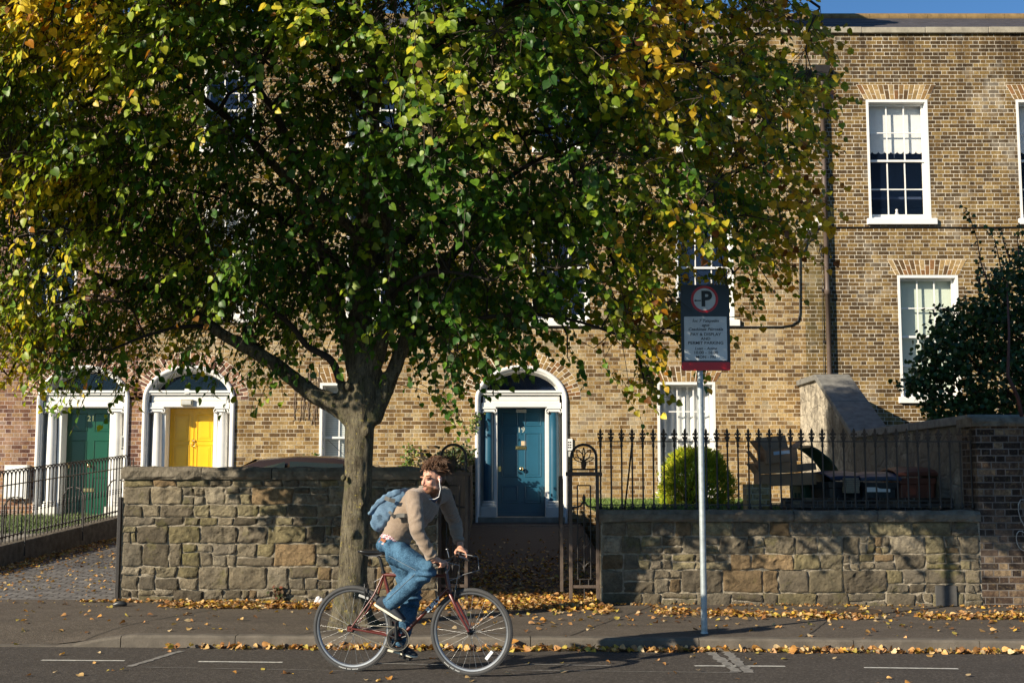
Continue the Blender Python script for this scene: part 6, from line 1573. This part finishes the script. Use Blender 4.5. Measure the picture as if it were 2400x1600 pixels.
HPn, KNn, ANn = A3(921, 1290, 10.47), A3(1000, 1336, 10.31), A3(908, 1418, 10.47)
HPf, KNf, ANf = A3(932, 1288, 10.63), A3(966, 1395, 10.66), B(.33, .115, .185)
ANf = A3(934, 1515, 10.66)
# -- head
HC = A3(1013, 1121, 10.46); hf = Vector((-.69, -.72, -.13)).normalized(); hl = Vector((.72, -.69, -.02)); hl = (hl - hf * hl.dot(hf)).normalized(); hu = hl.cross(hf) * -1
if hu.z < 0: hu = -hu
roll = R(-4); 
def H(f, l, u): return HC + (hf * f + hl * l + hu * u) * 1.07
body = MB()
body.ell(H(-.018, 0, .022), .095, .074, .098, hf, hl, hu, 24, 16)            # cranium
body.ell(H(.022, 0, -.03), .068, .060, .085, hf, hl, hu, 20, 14)             # face
body.ell(H(.040, 0, -.082), .042, .042, .032, hf, hl, hu, 16, 10)            # chin and jaw
for s in (-1, 1):
    body.ell(H(.000, s * .045, -.062), .045, .020, .030, hf, hl, hu, 12, 8)
    body.ell(H(.052, s * .037, -.022), .024, .022, .022, hf, hl, hu, 12, 8)     # cheekbone
    body.ell(H(.072, s * .030, .022), .016, .028, .009, hf, hl, hu, 12, 8)      # brow
    body.ell(H(-.012, s * .076, -.008), .020, .009, .032, hf, hl, hu, 12, 8)    # ear
    body.ell(H(.087, s * .013, -.037), .010, .008, .007, hf, hl, hu, 8, 6)
body.tube([H(.078, 0, .016), H(.090, 0, -.010), H(.101, 0, -.028), H(.090, 0, -.038)], [.009, .011, .0125, .010], 10)   # nose
body.ell(H(.082, 0, -.063), .010, .024, .006, hf, hl, hu, 12, 6); body.ell(H(.080, 0, -.073), .010, .020, .006, hf, hl, hu, 12, 6)
nk = A3(1006, 1158, 10.54); body.tube([nk - Zv * .06, nk, H(-.03, 0, -.06), H(-.02, 0, -.02)], [.066, .060, .056, .05], 16)
torso(body, .86)
for a, b_, c, bow in ((SHn, ELn, WRn, bown), (SHf, ELf, WRf, bowf)): body.tube(arm_pts(a, b_, c, bow), [.062, .05, .042, .036, .027], 14)
for a, b_, c in ((HPn, KNn, ANn), (HPf, KNf, ANf)): body.tube([a, a.lerp(b_, .5), b_, b_.lerp(c, .35), c], [.085, .072, .056, .052, .036], 14)
def hand(wr, grip, gd_, fw, up, thumb_in):
    """palm on top of the grip, four fingers of different lengths closed over it, thumb underneath"""
    pc = grip + up * .026 - fw * .008
    body.tube([wr, wr.lerp(pc, .45), pc], [.027, .026, .028], 12)
    body.ell(pc + fw * .006, .040, .040, .016, gd_, fw, up, 14, 8)
    for k, (o_, ln, r_) in enumerate([(-.032, .86, .0080), (-.011, .98, .0088), (.011, 1.04, .0092), (.033, .95, .0088)]):
        b_ = pc + gd_ * o_ + fw * .030 + up * .002; sp = gd_ * (o_ * .12)
        if k == 3: q = [b_, b_ + fw * .030 * ln - up * .004 + sp, b_ + fw * .046 * ln - up * .026 * ln + sp, b_ + fw * .046 * ln - up * .052 * ln + sp * 1.5]      # index on the lever
        else: q = [b_, b_ + fw * .024 * ln - up * .006 + sp, b_ + fw * .026 * ln - up * .032 * ln + sp, b_ + fw * .006 * ln - up * .046 * ln + sp]
        body.tube([b_ - fw * .02] + q, [r_ * 1.1, r_ * 1.12, r_, r_ * .95, r_ * .8], 10); body.ell(q[-1], r_ * .82, r_ * .82, r_ * .82)
    t0 = pc + gd_ * .034 - fw * .022 - up * .004; q = [t0 - gd_ * .012, t0 + gd_ * .008 - up * .018 - fw * .004, t0 + gd_ * .014 - up * .040 + fw * .010, t0 + gd_ * .016 - up * .050 + fw * .028]
    body.tube(q, [.013, .0115, .0105, .0085], 10)
fwd = (Fv * .93 - Zv * .25).normalized()
gdn = (CM - GRN).normalized(); fwn = (fwd - gdn * fwd.dot(gdn)).normalized(); upn = fwn.cross(gdn); upn = upn if upn.z > 0 else -upn
hand(WRn, GRN + gdn * .055, gdn, fwn, upn, 1)
gdf = (CM - GRF).normalized(); fwf = (fwd - gdf * fwd.dot(gdf)).normalized(); upf = fwf.cross(gdf); upf = upf if upf.z > 0 else -upf
hand(WRf, GRF + gdf * .055, gdf, fwf, upf, -1)
def skincol(p):
    q = (p - HC) / 1.07; f, l, u = q.dot(hf), q.dot(hl), q.dot(hu); c = (.56, .30, .205)
    if q.length < .2:
        nz_ = mnoise.noise(p * 60) * .008
        beard = (u < -.052 + .55 * max(0, .06 - f) * -1 + nz_) and f > -.03 and not (abs(l) < .02 and -.078 < u < -.060 and f > .07)
        mous = abs(l) < .034 and -.060 < u < -.046 and f > .06
        side = (u < .0 and u > -.06 and -.02 < f < .018 and abs(l) > .05)
        if mous or (beard and u < -.052): c = (.22, .105, .06)
        elif side: c = (.36, .19, .125)
        elif abs(l) < .023 and -.078 < u < -.060 and f > .07: c = (.46, .20, .15)
        elif u > -.03 and f > .03 and abs(abs(l) - .030) < .018 and .022 < u < .034: c = (.14, .07, .04)
        elif abs(abs(l) - .031) < .015 and -.004 < u < .008 and f > .05: c = (.07, .04, .035)  # dark eye patch in the skin colour, standing in for brow shadow
        elif -.04 < u < .0 and abs(l) < .05 and f > .05: c = (.62, .30, .21)
        if abs(l) > .07 and abs(f + .012) < .03 and abs(u + .008) < .035: c = (.58, .27, .20)
    return c
remesh('body', body, .0052, m_skin, per, smooth=2, fac=.5, colf=skincol)
# -- fleece
def seg_d(p, a, b_):
    ab = b_ - a; t_ = max(0, min(1, (p - a).dot(ab) / ab.length_squared)); return t_, (p - a - ab * t_).length
def fleece_d(p):
    d = .004 * fbm(p * 9, 3)
    for a, b_, c in ((SHn, ELn, WRn), (SHf, ELf, WRf)):
        for (s0, s1, w_, fr, am) in ((a, b_, .7, 40, .0062), (b_, c, .95, 50, .0078)):
            t_, q = seg_d(p, s0, s1)
            if q < .115: d += am * (.35 + t_ * w_) * math.sin(t_ * (s1 - s0).length * fr * 2.1 + 9 * mnoise.noise(p * 7) + (p - s0).dot(Lv) * 22) * (1 if t_ > .02 else 0) * max(0, 1 - q / .13)
    hc = A3(930, 1256, YP); q = (p - hc).length
    if q < .26: d += .008 * math.sin((p - hc).dot((A3(978, 1189, YP) - hc).normalized()) * 130 + 4 * mnoise.noise(p * 5)) * (1 - q / .26)
    e = (p - A3(985, 1205, YP)).length
    if e < .2: d += .009 * math.sin((p.x * .8 + p.z) * 55 + 6 * mnoise.noise(p * 5)) * (1 - e / .2)
    return d
fl = MB(); torso(fl, 1.0, 0, 7)
C7, C6 = A3(*SP_[7][0], YP), A3(*SP_[6][0], YP)
for a, b_, c, bow in ((SHn, ELn, WRn, bown), (SHf, ELf, WRf, bowf)):
    cc_ = b_.lerp(c, .93); fl.tube([A3(1000, 1166, YP).lerp(a, .35), a, a.lerp(b_, .5) + bow * .3, b_ + bow, b_.lerp(c, .55), cc_], [.090, .075, .065, .059, .050, .043], 18)
    fl.tube([b_.lerp(c, .80), cc_], [.048, .046], 16)
fl.tube([C6, A3(1007, 1158, 10.54)], [.112, .086], 20)
remesh('jacket', fl, .008, m_fleece, per, smooth=5, fac=.6, disp=fleece_d)
m = MB(); nk2 = A3(1008, 1156, 10.525); t_ = (nk2 - C6).normalized(); e1 = (hl - t_ * hl.dot(t_)).normalized(); e2 = e1.cross(t_)
m.loft([ring_(nk2 + t_ * h, e1, e2, r_, r_ * .95, 20) for h, r_ in ((-.03, .085), (.0, .083), (.022, .077), (.024, .069), (-.02, .066))], False)
t = NT('navy_checked_shirt'); P = t.pos(); ch_ = t.node('ShaderNodeTexChecker'); t.l.new(P, ch_.inputs[0]); ch_.inputs['Scale'].default_value = 90; ch_.inputs[1].default_value = (.01, .014, .03, 1); ch_.inputs[2].default_value = (.12, .16, .26, 1); t.l.new(ch_.outputs[0], t.b.inputs['Base Color']); m.build('shirt_collar', t.m, per)
# shirt tail showing at the waist
t = NT('red_checked_shirt'); P = t.pos(); ch_ = t.node('ShaderNodeTexChecker'); t.l.new(P, ch_.inputs[0]); ch_.inputs['Scale'].default_value = 75; ch_.inputs[1].default_value = (.62, .55, .55, 1); ch_.inputs[2].default_value = (.30, .06, .09, 1); t.l.new(ch_.outputs[0], t.b.inputs['Base Color']); t.b.inputs['Roughness'].default_value = .9
m = MB(); C0, C1 = A3(926, 1262, YP), A3(934, 1247, YP); t_ = (C1 - C0).normalized(); la = (Lv - t_ * Lv.dot(t_)).normalized(); fb = la.cross(t_)
m.loft([ring_(C0 + t_ * h, la, fb, a, b_, 24) for h, a, b_ in ((-.075, .166, .115), (-.03, .163, .113), (.02, .155, .105))]); m.build('shirt_tail', t.m, per)
# -- jeans
def jean_d(p):
    d = .004 * fbm(p * 8, 3)
    for k_, (kn, an, hp) in enumerate(((KNn, ANn, HPn), (KNf, ANf, HPf))):
        q = (p - kn).length
        if q < .17: d += .015 * math.sin((p - kn).dot((an - hp).normalized()) * 95 + 5 * mnoise.noise(p * 7)) * (1 - q / .17)
        q = (p - hp).length
        if q < .20: d += .012 * math.sin((p - hp).dot((kn - hp).normalized()) * 85 + 6 * mnoise.noise(p * 6)) * (1 - q / .20)
        q = (p - an).length
        if q < .16: d += .009 * math.sin((p - an).dot((kn - an).normalized()) * 110 + 5 * mnoise.noise(p * 8)) * (1 - q / .16)
    return d
jn = MB(); W0 = A3(923, 1268, YP)
t_ = (A3(934, 1247, YP) - A3(921, 1290, YP)).normalized(); la = (Lv - t_ * Lv.dot(t_)).normalized(); fb = la.cross(t_)
jn.loft([ring_(A3(916, 1296, YP), la, fb, .15, .10, 22), ring_(A3(918, 1285, YP), la, fb, .172, .128, 22), ring_(A3(922, 1273, YP), la, fb, .172, .124, 22), ring_(A3(925, 1264, YP), la, fb, .162, .115, 22)])
for a, b_, c in ((HPn, KNn, ANn), (HPf, KNf, ANf)):
    d_ = (c - b_).normalized(); e_ = b_.lerp(c, .97)
    jn.tube([a, a.lerp(b_, .35), a.lerp(b_, .75), b_], [.105, .098, .084, .076], 18)
    jn.tube([b_ - d_ * .01, b_.lerp(c, .3), b_.lerp(c, .7), e_], [.077, .079, .073, .064], 18)
    jn.ell(b_, .078, .078, .078)
remesh('jeans', jn, .008, m_denim, per, smooth=5, fac=.6, disp=jean_d)
m = MB(); n_ = -Lv
cam0 = Vector(camo.location)
def on_leg(a, b_, t_, r, off): p = a.lerp(b_, t_); v_ = (cam0 - p).normalized(); ax_ = (b_ - a).normalized(); v_ = (v_ - ax_ * v_.dot(ax_)).normalized(); sd = ax_.cross(v_); return p + (v_ * math.cos(off) + sd * math.sin(off)) * r
for off in (.5,):
    m.tube([on_leg(HPn, KNn, k_ / 8, .112 - .03 * k_ / 8, off) for k_ in range(1, 8)], .0022, 4); m.tube([on_leg(KNn, ANn, k_ / 8, .086 - .012 * k_ / 8, off) for k_ in range(1, 8)], .0022, 4)
m.build('seam', M('denim_seam', (.16, .20, .24), .9, .2), per); m = MB()
def onside(px, py, Y): return A3(px, py, Y)
m.obox(A3(898, 1265, 10.385), (Fv * .5 + Zv * .86) * .012, (Fv * .86 - Zv * .5) * .022, Lv * .004); m.build('leather_patch', M('tan_patch', (.32, .11, .04), .7, .1), per)
# -- hair: a cap plus wind-blown locks
hr_ = MB(); hr_.ell(H(-.036, 0, .046), .094, .082, .086, hf, hl, hu, 20, 14); hr_.ell(H(-.055, 0, -.005), .060, .072, .065, hf, hl, hu, 16, 10)
for _ in range(2400):
    th = rnd.uniform(0, 2 * math.pi); ph = rnd.uniform(0, 1.75)
    dv = Vector((math.cos(th) * math.sin(ph), math.sin(th) * math.sin(ph), math.cos(ph)))     # f, l, u
    if dv.x > .5 and dv.z < .26: continue
    if dv.x > .15 and dv.z < .1: continue
    if abs(dv.y) > .8 and dv.z < -.0 and dv.x > -.3: continue
    b0_ = Vector((-.034 + .093 * dv.x, .081 * dv.y, .046 + .086 * dv.z))
    L_ = rnd.uniform(.03, .07); wv = mnoise.noise(b0_ * 22); sw = Vector((-.45 + wv * 1.2 + rnd.uniform(-.35, .35), .12 + mnoise.noise(b0_ * 25 + Vector((5, 5, 5))) * 1.3 + rnd.uniform(-.3, .3), rnd.uniform(-.35, .25)))
    kk = rnd.uniform(.3, 1.15); q = [H(*b0_), H(*(b0_ + dv * .018 * kk + sw * L_ * .3)), H(*(b0_ + dv * .030 * kk + sw * L_ * .65)), H(*(b0_ + dv * .026 * kk + sw * L_ + Vector((0, 0, -.008))))]
    hr_.tube(q, [.0032, .0034, .0026, .0008], 3, caps=False)
hr_.build('hair', m_hair, per)
for s in (-1, 1):
    m = MB(); m.ell(H(.0655, s * .031, .002), .009, .011, .0045, hf, hl, hu, 12, 8); ey = m.build('eye', M('brow_shaded_eye', (.09, .055, .045), .3, .02), per)  # eyeball coloured dark brown instead of white, as in shadow under the brow
    m = MB(); m.ell(H(.0745, s * .0315, .001), .003, .0052, .0052, hf, hl, hu, 10, 6); m.build('iris', m_ink, ey)
# -- shoes on the pedals
m_shoe = M('dark_navy_canvas', (.016, .02, .028), .8, .2, 20); m_sole = M('cream_rubber', (.55, .52, .42), .6, .1, 15); m_sole.node_tree.nodes
def shoe(ball, e, an, nm):
    lt = Lv; u = e.cross(lt); u = u if u.z > 0 else -u; s_ = MB(); so = MB(); rings, rs = [], []
    heel = ball - e * .185
    for t_, hw_, zc, hh in [(0, .018, .03, .022), (.03, .032, .035, .034), (.10, .036, .046, .044), (.20, .037, .052, .050), (.35, .036, .048, .044), (.5, .039, .038, .036), (.68, .044, .027, .028), (.84, .043, .019, .021), (.95, .034, .014, .015), (1.0, .016, .011, .009)]:
        c = heel + e * (.278 * t_) + u * zc; rings.append(ring_(c, lt, u, hw_, hh, 16, 2.4))
        k = (-.010 + .004 * (1 if t_ > .9 else 0)); rs.append([heel + e * (.282 * t_ - .002) + lt * (hw_ + .004) * q + u * w_ for q, w_ in ((-1, k), (-1, .009), (1, .009), (1, k))])
    s_.loft(rings); s_.tube([heel + e * .045 + u * .06, an.lerp(heel + e * .05 + u * .07, .5), an], [.042, .042, .040], 14)
    o = s_.build('shoe', m_shoe, per); so.loft(rs, True, None, False); so.build('sole', m_sole, o, bev=.004)
    l_ = MB()
    for k in range(4): p = heel + e * (.11 + .022 * k) + u * (.098 - .012 * k); l_.tube([p - lt * .026, p + u * .004, p + lt * .026 + e * .008], .003, 5)
    l_.build('laces', m_sole if nm == 'r' else m_shoe, o)
shoe(pRc + uR * (.028 if uR.z > 0 else -.028) - eR * .0, eR, ANn, 'r')
shoe(pLc + (uL if uL.z > 0 else -uL) * .028, eL, ANf, 'l')
# -- earphones
ep = MB(); ep.tube([H(-.002, .080, -.012), H(.008, .086, -.035), H(.004, .088, -.075), H(.014, .086, -.105), H(.01, .07, -.135), H(.03, .045, -.150), H(.055, .015, -.150), H(.06, .0, -.135)], .0032, 6); ep.ell(H(.0, .080, -.006), .009, .007, .008)
tag(ep.build('earphones', M('white_plastic_cord', (.78, .77, .75), .3, .02)), 'white earphones hanging from the cyclist ear to his collar', 'earphones')
# ================================================================== BACKPACK
m_pack = mkfab('sky_blue_canvas', (.075, .14, .215), (.18, .275, .38), .8, 90, .4, .003).m; m_strap = M('grey_webbing', (.11, .105, .095), .8, .15, 60)
bp_ = thing('backpack', A3(900, 1200, YP - .02), 'light blue canvas backpack with grey straps worn on the cyclist back', 'backpack')
def pk(px, py, l=0.): return A3(930 + (px + 11 - 930) * .93, 1195 + (py - 1195) * .96, YP - .02 + l)
def slab(mb, outl, hw_, rnd_=.03, l0=0.):
    n = len(outl); P_ = [pk(*q) for q in outl]; c = sum(P_, Vector()) / n
    lat = Vector((math.sin(R(28)), math.cos(R(28)), 0)); rings = []
    for l, k in ((-hw_, .80), (-hw_ + rnd_ * .4, .93), (-hw_ + rnd_, 1.), (hw_ - rnd_, 1.), (hw_ - rnd_ * .4, .93), (hw_, .8)): rings.append([c + (p - c) * k + lat * (l + l0) for p in P_])
    mb.loft(rings)
def pack_d(p): return .006 * fbm(p * 11, 3) + .004 * math.sin((p.x + p.z) * 70 + 6 * mnoise.noise(p * 6))
m = MB(); slab(m, [(948, 1146), (925, 1152), (902, 1165), (884, 1184), (874, 1205), (872, 1226), (884, 1246), (900, 1240), (924, 1210), (945, 1180), (960, 1160)], .115)
remesh('bag', m, .009, m_pack, bp_, smooth=4, disp=pack_d)
m = MB(); slab(m, [(945, 1141), (922, 1147), (899, 1160), (878, 1180), (866, 1199), (864, 1208), (874, 1204), (884, 1192), (900, 1178), (925, 1163), (948, 1155)], .125, .02); slab(m, [(893, 1188), (874, 1207), (867, 1222), (876, 1244), (886, 1246), (908, 1226), (922, 1208), (915, 1196)], .08, .03, -.035)
remesh('flap', m, .009, m_pack, bp_, smooth=3, disp=pack_d)
lat = Vector((math.sin(R(28)), math.cos(R(28)), 0)); m = MB()
def ribbon(mb, pts, w_, th=.003):
    rings = []
    for i, p in enumerate(pts):
        t_ = (pts[min(i + 1, len(pts) - 1)] - pts[max(i - 1, 0)]).normalized(); n_ = (camo.location - p).normalized(); n_ = (n_ - t_ * n_.dot(t_)).normalized(); s_ = t_.cross(n_)
        rings.append([p + s_ * w_ + n_ * th, p - s_ * w_ + n_ * th, p - s_ * w_ - n_ * th, p + s_ * w_ - n_ * th])
    mb.loft(rings, True, None, False)
ribbon(m, [A3(902, 1166, 10.37), A3(912, 1170, 10.36), A3(926, 1174, 10.37)], .016); ribbon(m, [A3(912, 1198, 10.33), A3(918, 1204, 10.32), A3(924, 1211, 10.33)], .012); ribbon(m, [A3(922, 1211, 10.34), A3(935, 1207, 10.335), A3(948, 1207, 10.32), A3(960, 1208, 10.34)], .016, .006)
m.build('strap', m_strap, bp_)
